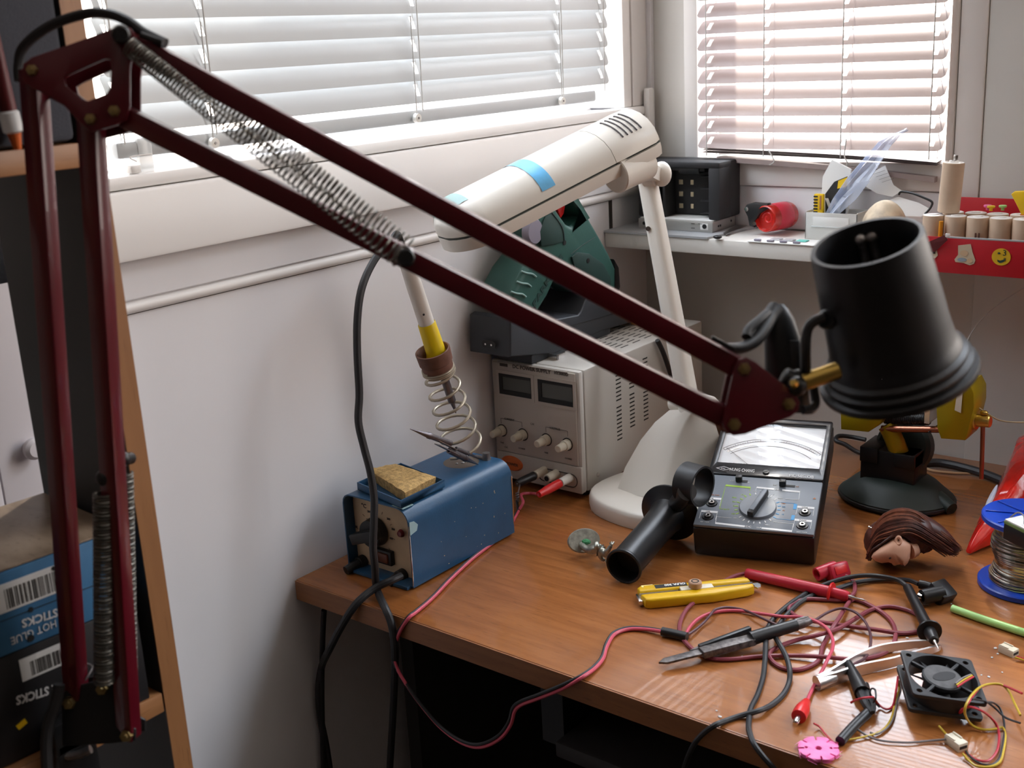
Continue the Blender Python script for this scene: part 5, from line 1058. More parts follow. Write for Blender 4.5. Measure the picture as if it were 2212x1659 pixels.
part('clip_jaw', MB().tube([ca+cd*Lc*.58+sdv*.001, ca+cd*Lc*.85+sdv*.0015, ca+cd*Lc*1.0], lambda t: .0040-.0022*t, 8, 3).tube([ca+cd*Lc*.62-sdv*.003, ca+cd*Lc*.85-sdv*.0035, ca+cd*Lc*.99-sdv*.001], lambda t: .0034-.0018*t, 8, 3), 'blackm', g, True)

# ------------------------------------------------------------------ tweezers
tA, tB = Vector((0.3939,0.7375,0.746)), Vector((0.4725,0.8541,0.752)); xt = (tB-tA).normalized(); Lt = (tB-tA).length
mt_m = frame(tA, xt, Vector((0, 0, 1)).cross(xt))
g = thing('cross_lock_tweezers', 'stained cross-lock tweezers with black grip plates lying across the leads', 'tweezers', mt_m)
part('tip_blade', MB().shape([[(0, -.001), (.006, -.0048), (.040, -.0055), (.042, .0035), (.006, .0030)]], .0022, Tr(0, 0, .0005), .0005), 'patina', g)
part('grip_plate', MB().box((.038, -.0075, -.0028), (.086, .0030, .0035), .0008), 'patina', g)
part('grip_plate', MB().box((-.025, -.0022, -.0035), (.028, .0022, .0030), .0008, Tr(.064, .0085, .001) @ rz(.16)), 'black', g)
part('arm', MB().shape([[(.030, .0035), (.042, .0030), (.092, .0015), (.092, .0035), (.042, .0075)]], .0020, Tr(0, 0, .001)), 'patina', g)
part('sleeve', MB().tube([(.084, -.0015, .0012), (.100, -.001, .0020), (.128, -.0002, .0025)], lambda t: .0062-.001*t, 14, 2), 'black', g)
part('spring_end', MB().tube([(.120, -.0010, .0020), (.140, .0008, .0025), (Lt, .0015, .0025)], lambda t: .0044-.0022*t, 12, 3), 'patina', g)
part('spring_end', MB().tube([(.118, .0040, .0020), (.140, .0055, .0028), (Lt, .0020, .0028)], lambda t: .0026-.0008*t, 10, 3), 'patina', g)

g = thing('steel_tweezers', 'shiny steel tweezers partly under the square black fan', 'tweezers', (0.5097,0.7925,0.74))
def strip(pts, hw, th, nm='arm'):
    P = smooth_pts(pts, 5); secs = []
    for i, p in enumerate(P):
        d = ((P[min(i+1, len(P)-1)]-P[max(i-1, 0)])).normalized(); s = d.cross(Vector((0, 0, 1))).normalized(); w_ = hw(i/(len(P)-1))
        nrm = s.cross(d)
        secs.append([p+s*th, p+s*th+nrm*w_, p-s*th+nrm*w_, p-s*th-nrm*w_, p+s*th-nrm*w_])
    return part(nm, MB().loft(secs), 'satin', g, True)
strip([(0.5139,0.7813,0.7452), (0.5185,0.7989,0.7455), (0.5244,0.8307,0.7455), (0.5351,0.8575,0.7455), (0.5526,0.878,0.7455), (0.563,0.8866,0.7455), (0.57,0.8884,0.7455)], lambda t: .0064-.0044*t, .0011)
strip([(0.515,0.7788,0.7452), (0.5238,0.7956,0.7455), (0.5338,0.8175,0.7455), (0.5506,0.8424,0.7455), (0.5627,0.8663,0.7455), (0.5708,0.8806,0.7455), (0.5726,0.8865,0.745)], lambda t: .0064-.0044*t, .0011)
part('heel', MB().tube([(0.5137,0.7783,0.7458), (0.5163,0.7829,0.746), (0.5204,0.7944,0.7458)], lambda t: .0062-.0015*t, 14, 3), 'satin', g, True)

# ------------------------------------------------------------------ pink spoked disc
pc = Vector((0.55,0.7014,0.74)); gear = []
for i in range(8):
    a = 2*PI*i/8+.2
    for da, r in ((-.36, .0140), (-.18, .0145), (0, .0146), (.18, .0145), (.345, .0140), (.350, .0100), (.435, .0100), (.440, .0140)): gear.append((r*math.cos(a+da), r*math.sin(a+da)))
g = thing('pink_disc', 'bright pink slotted plastic disc at the desk edge', 'plastic disc', pc)
part('disc', MB().shape([gear, circle(.0022, 14), circle(.0012, 10, (.0075, .0050)), circle(.0012, 10, (-.0078, -.0040))], .0030, Tr(0, 0, .0018), .0005), 'pinkpl', g)

# ------------------------------------------------------------------ fans
def make_fan(name, label, m, sz, th):
    g = thing(name, label, 'fan', m); h = sz/2
    sq = rrect(-h, -h, h, h, .003, 3); hl = [circle(.0022, 12, (sx*(h-.0055), sy*(h-.0055))) for sx in (-1, 1) for sy in (-1, 1)]
    part('frame', MB().shape([sq, circle(h-.0018, 40)]+hl, .0030, Tr(0, 0, -.0015), .0003).shape([sq, circle(h-.0018, 40)]+hl, .0030, Tr(0, 0, -th+.0015), .0003).lathe([(h-.0018, -.0002), (h-.0006, -.0030), (h-.0006, -th+.003), (h-.0018, -th+.0002), (h-.0022, -th+.003), (h-.0022, -.003), (h-.0018, -.0002)], None, 44), 'fan', g)
    for a in (.9, 2.5, 4.05, 5.65):
        part('strut', MB().box((.013, -.0011, -.0035), (h-.001, .0011, -.0006), .0003, rz(a)), 'fan', g)
    part('motor_mount', MB().cyl((0, 0, -.0040), (0, 0, -.0006), .0150, None, 36, .0005), 'fan', g)
    lb = part('hub_label', MB().cyl((0, 0, -.0007), (0, 0, -.0003), .0138, None, 36), 'fanhub', g)
    part('label_patch', MB().shape([circle(.0085, 26, (.001, 0))], .0002, Tr(0, 0, -.0001) @ rz(.5) @ Matrix.Diagonal((1.2, .55, 1, 1))), 'blackm', lb)
    rt_ = part('rotor', MB().cyl((0, 0, -th+.002), (0, 0, -.0045), .0125, None, 32, .001), 'blackm', g)
    for i in range(7):
        a = 2*PI*i/7; secs = []
        for r in (.012, .018, h-.0035):
            tw = .75-.2*(r/h); c = Vector((r, 0, -th*.55)); d = Vector((0, math.cos(tw), math.sin(tw))); L = .0055+.14*r
            nn = d.cross(Vector((1, 0, 0)))*.0005
            secs.append([rz(a) @ (c+d*L+nn), rz(a) @ (c+d*L-nn), rz(a) @ (c-d*L-nn), rz(a) @ (c-d*L+nn)])
        part('blade', MB().loft(secs), 'blackm', rt_)
    return g
Rf = Matrix.Rotation(.5385, 4, 'Z') @ Matrix.Rotation(.1237, 4, 'X') @ Matrix.Rotation(.146, 4, 'Y')
g = make_fan('cooling_fan', 'square black cooling fan lying nearest the tweezers', Tr(.6016, .8068, T+.0262) @ Rf, .054, .0168)
part('lead_strip', MB().tube([(0.6153,0.7977,0.766), (0.6175,0.8086,0.766), (0.6199,0.8202,0.765)], .0007, 6, 2), 'wirer', g, True)
part('lead_strip', MB().tube([(0.6139,0.7999,0.766), (0.6161,0.8109,0.766), (0.6184,0.8217,0.765)], .0007, 6, 2), 'wirey', g, True)
part('lead_strip', MB().tube([(0.6127,0.8015,0.766), (0.6144,0.8129,0.766), (0.6174,0.8226,0.765)], .0007, 6, 2), 'wireg', g, True)
fl1 = [(0.5668,0.8095,0.75), (0.5711,0.8002,0.748), (0.5715,0.7924,0.742), (0.5774,0.7694,0.742), (0.5786,0.7538,0.742), (0.5755,0.7423,0.742), (0.5668,0.7293,0.742), (0.5583,0.7201,0.742)]
part('yellow_wire', MB().tube(fl1, .0008, 6, 6), 'wirey', g, True)
part('grey_wire', MB().tube([Vector(p)+Vector((.0012, .0004, 0)) for p in fl1[:6]]+[Vector((0.5714,0.7436,0.741))], .0008, 6, 6), 'wireg', g, True)
part('red_wire', MB().tube([(0.5653,0.8132,0.751), (0.5706,0.7958,0.75), (0.5722,0.7858,0.742), (0.5701,0.7782,0.742), (0.5634,0.7796,0.743), (0.5624,0.7722,0.752), (0.562,0.7675,0.755), (0.5578,0.7602,0.7565), (0.5498,0.7651,0.749), (0.547,0.766,0.746)], .0009, 6, 6), 'wirer', g, True)
part('red_wire_end', MB().tube([(0.5352,0.7259,0.745), (0.5385,0.7286,0.742), (0.5472,0.7212,0.742), (0.5547,0.7163,0.742), (0.5589,0.7163,0.742)], .0007, 6, 5), 'wirer', g, True)
part('black_wire', MB().tube([(0.5631,0.7688,0.75), (0.5647,0.7698,0.754), (0.5609,0.7774,0.756), (0.5581,0.7771,0.756), (0.5587,0.774,0.753), (0.5606,0.7773,0.746), (0.5648,0.7778,0.742)], .0007, 6, 6), 'rubber', g, True)
part('heat_shrink', MB().tube([(0.5617,0.7622,0.7442), (0.5603,0.7404,0.7442), (0.5599,0.7164,0.7442)], .0038, 12, 3), 'black', g, True)
part('black_wire', MB().tube([(0.5637,0.7391,0.743), (0.5725,0.7367,0.742), (0.5829,0.7365,0.742), (0.5987,0.7443,0.742), (0.6114,0.7556,0.742), (0.6207,0.7611,0.7435)], .0008, 6, 6), 'wireg', g, True)

g = make_fan('cooling_fan', 'black cooling fan cut off by the right edge of the picture', Tr(.7165, .8150, T+.0175) @ rz(.93), .054, .0168)
part('red_wire', MB().tube([(0.6523,0.8313,0.756), (0.645,0.8367,0.754), (0.6351,0.8422,0.752), (0.6275,0.8388,0.752), (0.6257,0.8192,0.758), (0.6294,0.787,0.768), (0.6291,0.7758,0.766), (0.6219,0.7871,0.752)], .0009, 6, 6), 'wirer', g, True)
part('yellow_wire', MB().tube([(0.6573,0.8107,0.75), (0.6494,0.8243,0.75), (0.6402,0.84,0.75), (0.6337,0.8408,0.753), (0.6263,0.8311,0.755), (0.6281,0.8016,0.766), (0.6291,0.7795,0.769), (0.6291,0.7723,0.764), (0.629,0.7808,0.752), (0.6318,0.7888,0.743), (0.638,0.7904,0.742), (0.6446,0.7956,0.742), (0.6484,0.8003,0.742), (0.6532,0.7906,0.742), (0.6573,0.7724,0.742), (0.6594,0.757,0.742), (0.656,0.7475,0.742), (0.6481,0.7428,0.742), (0.6412,0.7468,0.742), (0.6362,0.7501,0.7435)], .0009, 6, 6), 'wirey', g, True)
part('red_wire', MB().tube([(0.6201,0.7898,0.75), (0.6266,0.7783,0.762), (0.6329,0.7762,0.766), (0.6388,0.7844,0.76), (0.6421,0.7971,0.748), (0.6463,0.7967,0.742), (0.6512,0.7822,0.742), (0.654,0.7668,0.742), (0.6526,0.7537,0.742), (0.6464,0.7503,0.742), (0.6402,0.7528,0.742), (0.6365,0.753,0.7435)], .0009, 6, 6), 'wirer', g, True)
part('black_wire', MB().tube([(0.6602,0.8003,0.75), (0.6486,0.8051,0.748), (0.6397,0.8103,0.75), (0.636,0.7988,0.76), (0.6317,0.7847,0.768), (0.6302,0.7823,0.768)], .0008, 6, 6), 'rubber', g, True)
part('black_wire', MB().tube([(0.6368,0.7959,0.761), (0.6369,0.8136,0.752), (0.6407,0.8187,0.746), (0.6459,0.8111,0.742), (0.6509,0.7962,0.742), (0.6551,0.7778,0.742), (0.6581,0.7594,0.742), (0.6554,0.7497,0.742), (0.6482,0.7475,0.742), (0.641,0.7502,0.743), (0.6371,0.753,0.7445)], .0008, 6, 6), 'rubber', g, True)
def connector(label, p, d, s=1.):
    d = Vector(d); d.z = 0; g = thing('wire_connector', label, 'connector', frame(p, d, Vector((0, 0, 1)).cross(d)), 'white wire connectors')
    part('housing', MB().shape([[(-.0072*s, -.0042*s), (.0072*s, -.0042*s), (.0072*s, .0042*s), (-.0072*s, .0042*s)]], .0064*s, Tr(0, 0, .0033*s), .0004), 'nylon', g)
    part('key_rib', MB().box((-.0068*s, -.0038*s, .0065*s), (.0020*s, -.0026*s, .0074*s), .0002).box((-.0068*s, .0026*s, .0065*s), (.0020*s, .0038*s, .0074*s), .0002), 'nylon', g)
    part('socket_row', MB().box((.0072*s, -.0032*s, .0022*s), (.0075*s, .0032*s, .0044*s)), 'dark', g)
    return g
g = connector('white wire connector in front of the square fan, with red and yellow wires', (0.6276,0.7617,0.74), Vector((0.6344,0.758,0.74))-Vector((0.6198,0.7663,0.74)), 1.)
part('wire_stub', MB().tube([(0.6221,0.7628,0.745), (0.6184,0.7637,0.747), (0.6133,0.7666,0.749)], .0008, 6, 4), 'wirey', g, True)
g = connector('white wire connector lying alone below the green straw', (0.619,0.9146,0.74), Vector((0.6275,0.9129,0.74))-Vector((0.6129,0.9179,0.74)), .95)
part('red_wire', MB().tube([(0.6269,0.9079,0.743), (0.6338,0.9092,0.742), (0.6425,0.9096,0.742)], .0008, 6, 3), 'wirer', g, True)
part('yellow_wire', MB().tube([(0.6267,0.9061,0.743), (0.6344,0.907,0.742), (0.6431,0.9074,0.742)], .0008, 6, 3), 'wirey', g, True)

o = part('straw', MB().tube([(0.5575,0.9621,0.7436), (0.5802,0.9571,0.7436), (0.6046,0.9529,0.7436), (0.6394,0.9476,0.7436)], .0034, 14, 2), 'straw', None)
tag(o, 'lime green plastic straw lying right of the black probe', 'straw')
random.seed(11)
cr_ = MB()
for (x, y, z) in ((0.6123,0.9089,0.7406), (0.608,0.9171,0.7406), (0.6104,0.9005,0.7406), (0.6119,0.8688,0.7404), (0.6175,0.8691,0.7404), (0.5521,0.9762,0.7406), (0.624,0.8818,0.7404), (0.5423,0.8957,0.7404), (0.4699,0.7024,0.7405), (0.4813,0.7067,0.7406), (0.4638,0.7084,0.7405), (0.442,0.792,0.741)):
    cr_.ball((x, y, z), random.uniform(.0006, .0014), (1.3, 1, .5), rz(random.random()*3), 7, 5)
o = part('debris', cr_, 'clear', None); tag(o, 'tiny clipped crumbs and flux specks scattered on the desk', 'crumbs', kind='stuff')

# ------------------------------------------------------------------ doll head
hc = Vector((0.4844,1.0128,0.764))
g = thing('doll_head', 'brown-haired doll head lying face sideways on the desk', 'doll head', (0.4776,1.0331,0.74))
hx = (Vector((0.4996,1.0141,0.76))-Vector((0.4707,1.0023,0.76))).normalized()     # forehead -> chin runs to the right and down
fd = Vector((0.4662,1.0561,0.7455)); vd = (Vector((.855, 0, .5+T))-hc).normalized()
def CP(x, y, d=0.): return Vector((0.4856,1.0045,0.758))+(rt*(x-1925)+dn*(y-1205))*(1.165/2540)+vd*d
prof_ = [(1884, 1204), (1893, 1212), (1906, 1216), (1920, 1214), (1927, 1217), (1932, 1221), (1940, 1219), (1947, 1218), (1953, 1222), (1959, 1216), (1964, 1206), (1966, 1190), (1966, 1177), (1952, 1166), (1938, 1161), (1928, 1164), (1918, 1172), (1900, 1184), (1888, 1195)]
cen_ = (1930, 1192); secs = []
for k, dd in ((1.0, -.014), (1.0, .000), (.93, .0055), (.76, .0095), (.48, .0122), (.2, .0132)):
    secs.append([CP(cen_[0]+(x-cen_[0])*k, cen_[1]+(y-cen_[1])*k, dd) for x, y in prof_])
hd = part('face', MB().loft(secs), 'skin', g, True, sharp=1.2)
part('nose', MB().ball(CP(1932, 1216, .002), .0024, (1, 1, 1)), 'skin', hd, True)
part('eye', MB().ball(CP(1922, 1203, .0095), .0022, (1, 1, 1)).ball(CP(1924, 1201, .0103), .0014), mat('eye_dark', (.06, .07, .10), .3), hd, True)
part('brow', MB().tube([CP(1908, 1198, .0088), CP(1915, 1192, .0105), CP(1926, 1190, .0118)], .0005, 5, 3), 'hair', hd, True)
part('lip', MB().ball(CP(1947, 1215, .004), .0024, (1, .8, 1)), 'lips', hd, True)
part('ear', MB().lathe([(.0012, .0006), (.0030, .0016), (.0042, .0010), (.0044, -.001), (0, -.001)], up_frame(CP(1940, 1170, .0105), CP(1940, 1170, .0205)) @ Matrix.Diagonal((.8, 1.15, 1, 1)), 18), 'skin', hd, True)
part('neck', MB().cyl(CP(1962, 1190, -.004), CP(1974, 1186, -.006), .0085, .0075, 20), 'skin', hd, True)
cap = [(1876, 1205, .010), (1872, 1180, .012), (1878, 1150, .012), (1900, 1122, .012), (1935, 1102, .012), (1975, 1108, .012), (2020, 1140, .010), (2066, 1180, .006)]
part('hair', MB().ball(CP(1916, 1172, -.024), .0215, (1.0, 1.0, 1.02)).ball(CP(1955, 1150, -.024), .0225, (1.25, 1, 1.0)).tube([CP(1925, 1152, -.022), CP(1950, 1134, -.020), CP(2005, 1152, -.018), CP(2045, 1180, -.016), CP(2066, 1190, -.015)], lambda t: .0165*min(1, .35+4*t)*(1-t)**.6+.0015, 14, 6), 'hair', g, True)
random.seed(21); lk = MB(); lkl = MB()
for i in range(150):
    h = i/149; jx, jy = random.uniform(-5, 5), random.uniform(-4, 4); dd = -.004+.009*math.sin(PI*min(1, h*1.1+.1))-.006*h+random.uniform(-.0015, .0015)
    sx_, sy2 = 1876+12*h+random.uniform(-3, 5), 1208-62*h
    mx_, my = 1912+28*h+jx, 1172-66*h+jy
    pts = [CP(sx_, sy2, dd-.006), CP((sx_+mx_)/2-4, (sy2+my)/2-8, dd), CP(mx_, my, dd+.004), CP(1960+14*h+jx, 1158-46*h+jy, dd+.005), CP(2004+jx*1.5, 1176-38*h+jy, dd+.000), CP(2034+jx*2+10*h, 1194-26*h+jy, -.006), CP(2048+jx*3+12*h, 1200-14*h+jy, -.0155)]
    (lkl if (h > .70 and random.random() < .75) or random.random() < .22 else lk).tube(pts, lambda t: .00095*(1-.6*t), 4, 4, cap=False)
for i in range(26):                      # the fringe lying round the face
    h = i/25; jx = random.uniform(-2, 2)
    pts = [CP(1880+jx, 1210, -.008), CP(1884+10*h+jx, 1192-6*h, .000), CP(1902+12*h, 1178-8*h, .006), CP(1925+8*h, 1163-9*h+jx, .009), CP(1946+16*h, 1158-6*h+jx, .007), CP(1972+12*h, 1176-14*h, .000), CP(1990+20*h, 1196-8*h+jx, -.010)]
    lk.tube(pts, lambda t: .0011*(1-.5*t), 5, 4, cap=False)
part('hair_strands', lk, 'hair', g, True, kind='stuff'); part('hair_strands', lkl, 'hairl', g, True, 'paler strands along the top', kind='stuff')
part('hair_bead', MB().ball(CP(1880, 1142, .004), .0012).ball(CP(1884, 1144, .006), .0009), 'steel', g, True)

# ------------------------------------------------------------------ red film bag, solder spool and the block on it
random.seed(4)
g = thing('red_bag', 'shiny red plastic bag slumped behind the blue solder spool', 'bag', (0.5614,1.1294,0.74))
b0 = Vector((0.5314,1.0865,0.7415)); xb = (Vector((0.5593,1.1681,0.74))-b0).normalized(); yb = Vector((-xb.y, xb.x, 0)); bm_ = MB(); b2 = bmesh.new(); rows = []
Lb = .20; NS, NT = 22, 20
for i in range(NS+1):
    s = i/NS; hh = .004+.105*s**.85; dp = .003+.05*s; row = []
    for j in range(NT):
        a = 2*PI*j/NT; cs, sn = math.cos(a), math.sin(a)
        rr = 1+.10*math.sin(5*a+s*9)+.06*math.sin(11*a-s*17)
        z = hh*.5*(1+sn*rr*.98); y = dp*cs*rr*(1-.35*max(0, sn))
        row.append(b2.verts.new(b0+xb*Lb*s+yb*(y+.030*s)+Vector((0, 0, max(.0004, z)))))
    rows.append(row)
for i in range(NS):
    for j in range(NT): b2.faces.new((rows[i][j], rows[i][(j+1) % NT], rows[i+1][(j+1) % NT], rows[i+1][j]))
b2.faces.new(rows[0][::-1]); b2.faces.new(rows[-1]); bmesh.ops.recalc_face_normals(b2, faces=b2.faces[:]); bm_._merge(b2)
part('film', bm_, 'bag', g, True, sharp=1.0)
part('seam_edge', MB().tube([(0.5403,1.1004,0.785), (0.5403,1.1165,0.79), (0.5387,1.1409,0.796)], lambda t: .0006+.002*math.sin(PI*t), 8, 4), 'film', g, True, 'clear sealed seam')

sc = Vector((.625, 1.0080, T)); SR = .0405
sc = Vector((0.5945,1.0473,0.74))
g = thing('solder_spool', 'blue plastic spool of silver solder wire at the right edge', 'spool', sc)
fl_ = lambda z: [(.010, z), (SR-.0012, z), (SR, z+.0010), (SR, z+.0050), (SR-.0012, z+.006), (.010, z+.006)]
part('flange', MB().lathe(fl_(0)+[(.010, 0)], None, 56), 'spool', g)
HS = .0640
part('flange', MB().lathe(fl_(HS)+[(.010, HS)], None, 56), 'spool', g)
part('core', MB().cyl((0, 0, .001), (0, 0, HS+.005), .0105, None, 24), 'spool', g)
for i in range(8): part('flange_rib', MB().box((.010, -.0010, HS+.0056), (SR-.0035, .0010, HS+.0072), .0003, rz(i*PI/4+.3)), 'spool', g)
random.seed(8); wd = MB()
lay = []
z = .0068; k = 0
while z < HS-.0012:
    rr = .0285+.0022*math.sin(z*190)+random.uniform(-.0004, .0004); tl = random.uniform(-.0022, .0022)
    pts = [(rr*math.cos(a), rr*math.sin(a), min(HS-.001, max(.0068, z+tl*math.cos(a+k)))) for a in [2*PI*q/40 for q in range(40)]]
    wd.tube(pts, .0009, 6, 1, closed=True); z += .0015; k += 1.7
part('solder_wire', wd, 'solder', g)
part('winding_core', MB().cyl((0, 0, .006), (0, 0, HS), .0272, None, 40), 'solder', g)

zt_ = HS+.0075
g = thing('battery_pack', 'black block with a pale top lying on the blue solder spool', 'box', (sc.x, sc.y, T+zt_))
m_ = frame(Vector((0.5913,0.978,0.8305)), Vector((0.6235,0.9576,0.8305))-Vector((0.5913,0.978,0.8305)), (0, 0, 0) if False else Vector((0, 0, 1)).cross(Vector((0.6235,0.9576,0.8305))-Vector((0.5913,0.978,0.8305))))
part('case', MB().box((0, 0, -.0185), (.075, .045, -.0045), .0008, m_), 'black', g, True)
part('pcb', MB().box((0, 0, -.0044), (.075, .045, -.0018), .0002, m_), 'pcb', g, True)
part('cover_sheet', MB().box((0.0005, .0005, -.0017), (.0745, .0445, -.0002), .0003, m_), 'paper', g, True)
part('wire_lead', MB().tube([m_ @ Vector((-.001, .006, -.002)), m_ @ Vector((.002, .012, .004)), m_ @ Vector((.012, .010, .0045)), m_ @ Vector((.020, .004, .001)), m_ @ Vector((.026, .008, .002)), m_ @ Vector((.034, .004, .0008))], .0007, 6, 5), 'wireg', g, True)

# ------------------------------------------------------------------ bench vise
g = thing('bench_vise', 'small bench vise with gold jaws and a dark green suction base', 'vise', (0.4245,1.1581,0.74))
vc = Vector((.420, 1.1900, T)); 
def ringp(r, z, sq=1.): return [vc+Vector((r*math.cos(a)*1.02, r*math.sin(a)*sq, z)) for a in [2*PI*k/36 for k in range(36)]]
part('base', MB().loft([ringp(.058, .0004, .86), ringp(.060, .003, .86), ringp(.060, .008, .86), ringp(.055, .012, .86), ringp(.044, .022, .86), ringp(.036, .027, .86), ringp(.02, .029, .86)]), 'vgreen', g, True)
part('base_rim', MB().tube([Vector(p) for p in ringp(.0600, .0045, .86)], .0022, 8, 1, True), 'black', g, True)
part('base_foot', MB().tube([(0.4488,1.2,0.752), (0.4686,1.1864,0.75), (0.4846,1.1773,0.746)], lambda t: .011-.004*t, 12, 4), 'vgreen', g, True)
part('column', MB().box(vc+Vector((-.034, -.020, .020)), vc+Vector((.026, .020, .060)), .002), 'black', g, True)
part('clamp_block', MB().box(vc+Vector((-.034, -.022, .045)), vc+Vector((-.014, .022, .062)), .001).box(vc+Vector((.004, -.022, .045)), vc+Vector((.026, .022, .060)), .001), 'black', g, True)
part('dome', MB().lathe([(.030, -.010), (.030, .003), (.026, .006), (0, .007)], frame(vc+Vector((.002, .012, .058)), (1, 0, 0), (0, .25, 1)), 36), 'vgreen', g, True)
part('neck', MB().tube([(0.4249,1.185,0.7897), (0.4226,1.18,0.804), (0.4162,1.178,0.8193), (0.4108,1.178,0.8273)], lambda t: .0105-.001*t, 14, 4), 'gold', g, True)
VJ = 1.178
def jaw(pts, dp=.040, bev=.0015): return MB().shape3(pts, (0, dp, 0), (), bev)
part('fixed_jaw', jaw([(0.3661,1.16,0.84), (0.3995,1.16,0.8472), (0.4157,1.16,0.8436), (0.4101,1.16,0.8324), (0.3978,1.16,0.822), (0.3672,1.16,0.8201)]), 'gold', g, True)
part('jaw_plate', MB().box(Vector((0.407,1.163,0.831)), Vector((0.4044,1.195,0.8361)), .0006), 'steel', g, True)
part('moving_jaw', jaw([(0.4678,1.16,0.8756), (0.4759,1.16,0.8826), (0.5004,1.16,0.89), (0.5054,1.16,0.881), (0.5062,1.16,0.8666), (0.5015,1.16,0.8364), (0.4991,1.16,0.83), (0.4748,1.16,0.8279), (0.4705,1.16,0.8387), (0.4685,1.16,0.8608)]), 'gold', g, True)
part('jaw_label', MB().shape3([(0.4893,1.159,0.8814), (0.4946,1.159,0.8836), (0.4941,1.159,0.8591), (0.4876,1.159,0.8611)], (0, -.0004, 0)), 'nylon', g, True)
part('jaw_plate', MB().box(Vector((0.4608,1.163,0.8413)), Vector((0.4567,1.196,0.8654)), .0006), 'steel', g, True)
part('jaw_pad', MB().box(Vector((0.4615,1.165,0.8312)), Vector((0.4606,1.195,0.8315)), .0006), 'black', g, True)
part('screw_rod', MB().cyl((0.409,1.178,0.8348), (0.4564,1.178,0.8413), .0062, None, 18), 'black', g, True)
part('screw_thread', MB().helix((0.4105,1.178,0.8351), (0.4554,1.178,0.8412), .0064, 22, .0006), 'black', g, True)
part('guide_rod', MB().cyl((0.4082,1.172,0.8244), (0.4704,1.172,0.8337), .0036, None, 16), 'copper', g, True)
part('guide_rod', MB().cyl((0.4006,1.192,0.8173), (0.4639,1.192,0.8267), .0036, None, 16), 'copper', g, True)
part('spindle', MB().cyl((0.4988,1.178,0.8471), (0.5043,1.178,0.848), .0105, None, 22, .001).cyl((0.5034,1.178,0.8473), (0.518,1.178,0.8487), .0066, None, 22, .001), 'brass', g, True)
part('spindle_knob', MB().ball((0.5111,1.178,0.8565), .0034, (1.2, 1, .8)), 'brass', g, True)
part('tommy_bar', MB().cyl((0.5102,1.178,0.8563), (0.5125,1.178,0.7856), .0022, None, 14), 'copper', g, True)

o = part('black_cable', MB().tube([(0.3913,1.3,0.7504), (0.4091,1.2967,0.746), (0.427,1.3071,0.746), (0.4542,1.3052,0.746), (0.483,1.2959,0.746), (0.5127,1.28,0.746), (0.5423,1.2608,0.746)], .0052, 10, 5), 'rubber', None)
tag(o, 'thick black cable along the wall behind the vise', 'cable')
o = part('looped_cable', MB().tube([(0.3465,1.3,0.7423), (0.329,1.3,0.745), (0.3141,1.3,0.7514), (0.3028,1.3,0.7542), (0.302,1.31,0.7571), (0.3144,1.32,0.755), (0.3321,1.32,0.7544)], .0028, 10, 6), 'rubber', None)
tag(o, 'thin black cable looped against the wall behind the vise', 'cable')
o = part('pale_wire', MB().tube([(0.4164,1.2919,0.742), (0.4284,1.2883,0.742), (0.448,1.2929,0.742), (0.4708,1.3028,0.742), (0.4951,1.3068,0.742)], .0016, 8, 4), mat('pale_wire_tan', (.42, .26, .14), .5), None)
tag(o, 'pale brown wire lying on the desk behind the vise', 'wire')
o = part('thread', MB().tube([(0.5547,1.19,0.8501), (0.5376,1.188,0.848), (0.5252,1.184,0.8491), (0.5171,1.18,0.8539), (0.5023,1.182,0.8609)], .0009, 6, 4), mat('thread_tan', (.45, .36, .22), .6), None)
tag(o, 'thin tan wire trailing from the vise spindle to the right', 'wire')
o = part('nylon_line', MB().tube([(0.463,1.26,0.9016), (0.4611,1.28,0.9093), (0.4634,1.31,0.9208), (0.4762,1.33,0.9363), (0.5047,1.345,0.9593)], .0005, 5, 5), 'clear', None)
tag(o, 'fine clear line hanging below the red card tray', 'line')

# ------------------------------------------------------------------ wall shelf and what stands on it
SZ = T+.2605
g = thing('wall_shelf', 'white shelf board under the back window', 'shelf', (.02, 1.3, SZ))
part('board', MB().box((.001, 1.2555, SZ-.0190), (2.25, 1.349, SZ), .0015), 'shelfw', g, True)  # lengthened out of view to block window light from the desk's back corner
part('rear_batten', MB().box((.002, 1.3385, SZ-.034), (2.24, 1.3495, SZ-.0192), .001), 'shelfw', g, True)

sh_ = [Vector((0.0096,1.2408,1.0025)), Vector((-0.0094,1.3404,1.0025)), Vector((0.176,1.343,1.0025)), Vector((0.1504,1.2514,1.0025))]
sh_ = [Vector((.0012, 1.2535, SZ)), Vector((.0012, 1.3480, SZ)), Vector((.170, 1.3480, SZ)), Vector((.1520, 1.2535, SZ))]
g = thing('glass_sheet', 'thin grey sheet lying on the left end of the wall shelf', 'sheet', (.08, 1.30, SZ))
part('sheet', MB().poly(sh_, (0, 0, .0026)), 'plate', g, True)
ST = SZ+.0027
g = thing('disk_drive', 'metal disk drive under the black battery holder', 'drive', (.10, 1.31, ST))
part('body', MB().box((.034, 1.2850, ST), (.1420, 1.3440, ST+.0130), .0008), 'hdd', g, True)
part('lid', MB().box((.036, 1.2870, ST+.0130), (.140, 1.3430, ST+.0142), .0004), 'paper', g, True)
part('end_plate', MB().box((.1250, 1.2842, ST+.003), (.1360, 1.2850, ST+.011), .0003), 'paper', g, True)
part('side_hole', MB().cyl((.1312, 1.2843, ST+.0072), (.1312, 1.2837, ST+.0072), .0030, None, 16).cyl((.0480, 1.2851, ST+.0075), (.0480, 1.2845, ST+.0075), .0030, None, 16).cyl((.0430, 1.2851, ST+.0070), (.0430, 1.2840, ST+.0070), .0022, None, 12), 'dark', g, True)
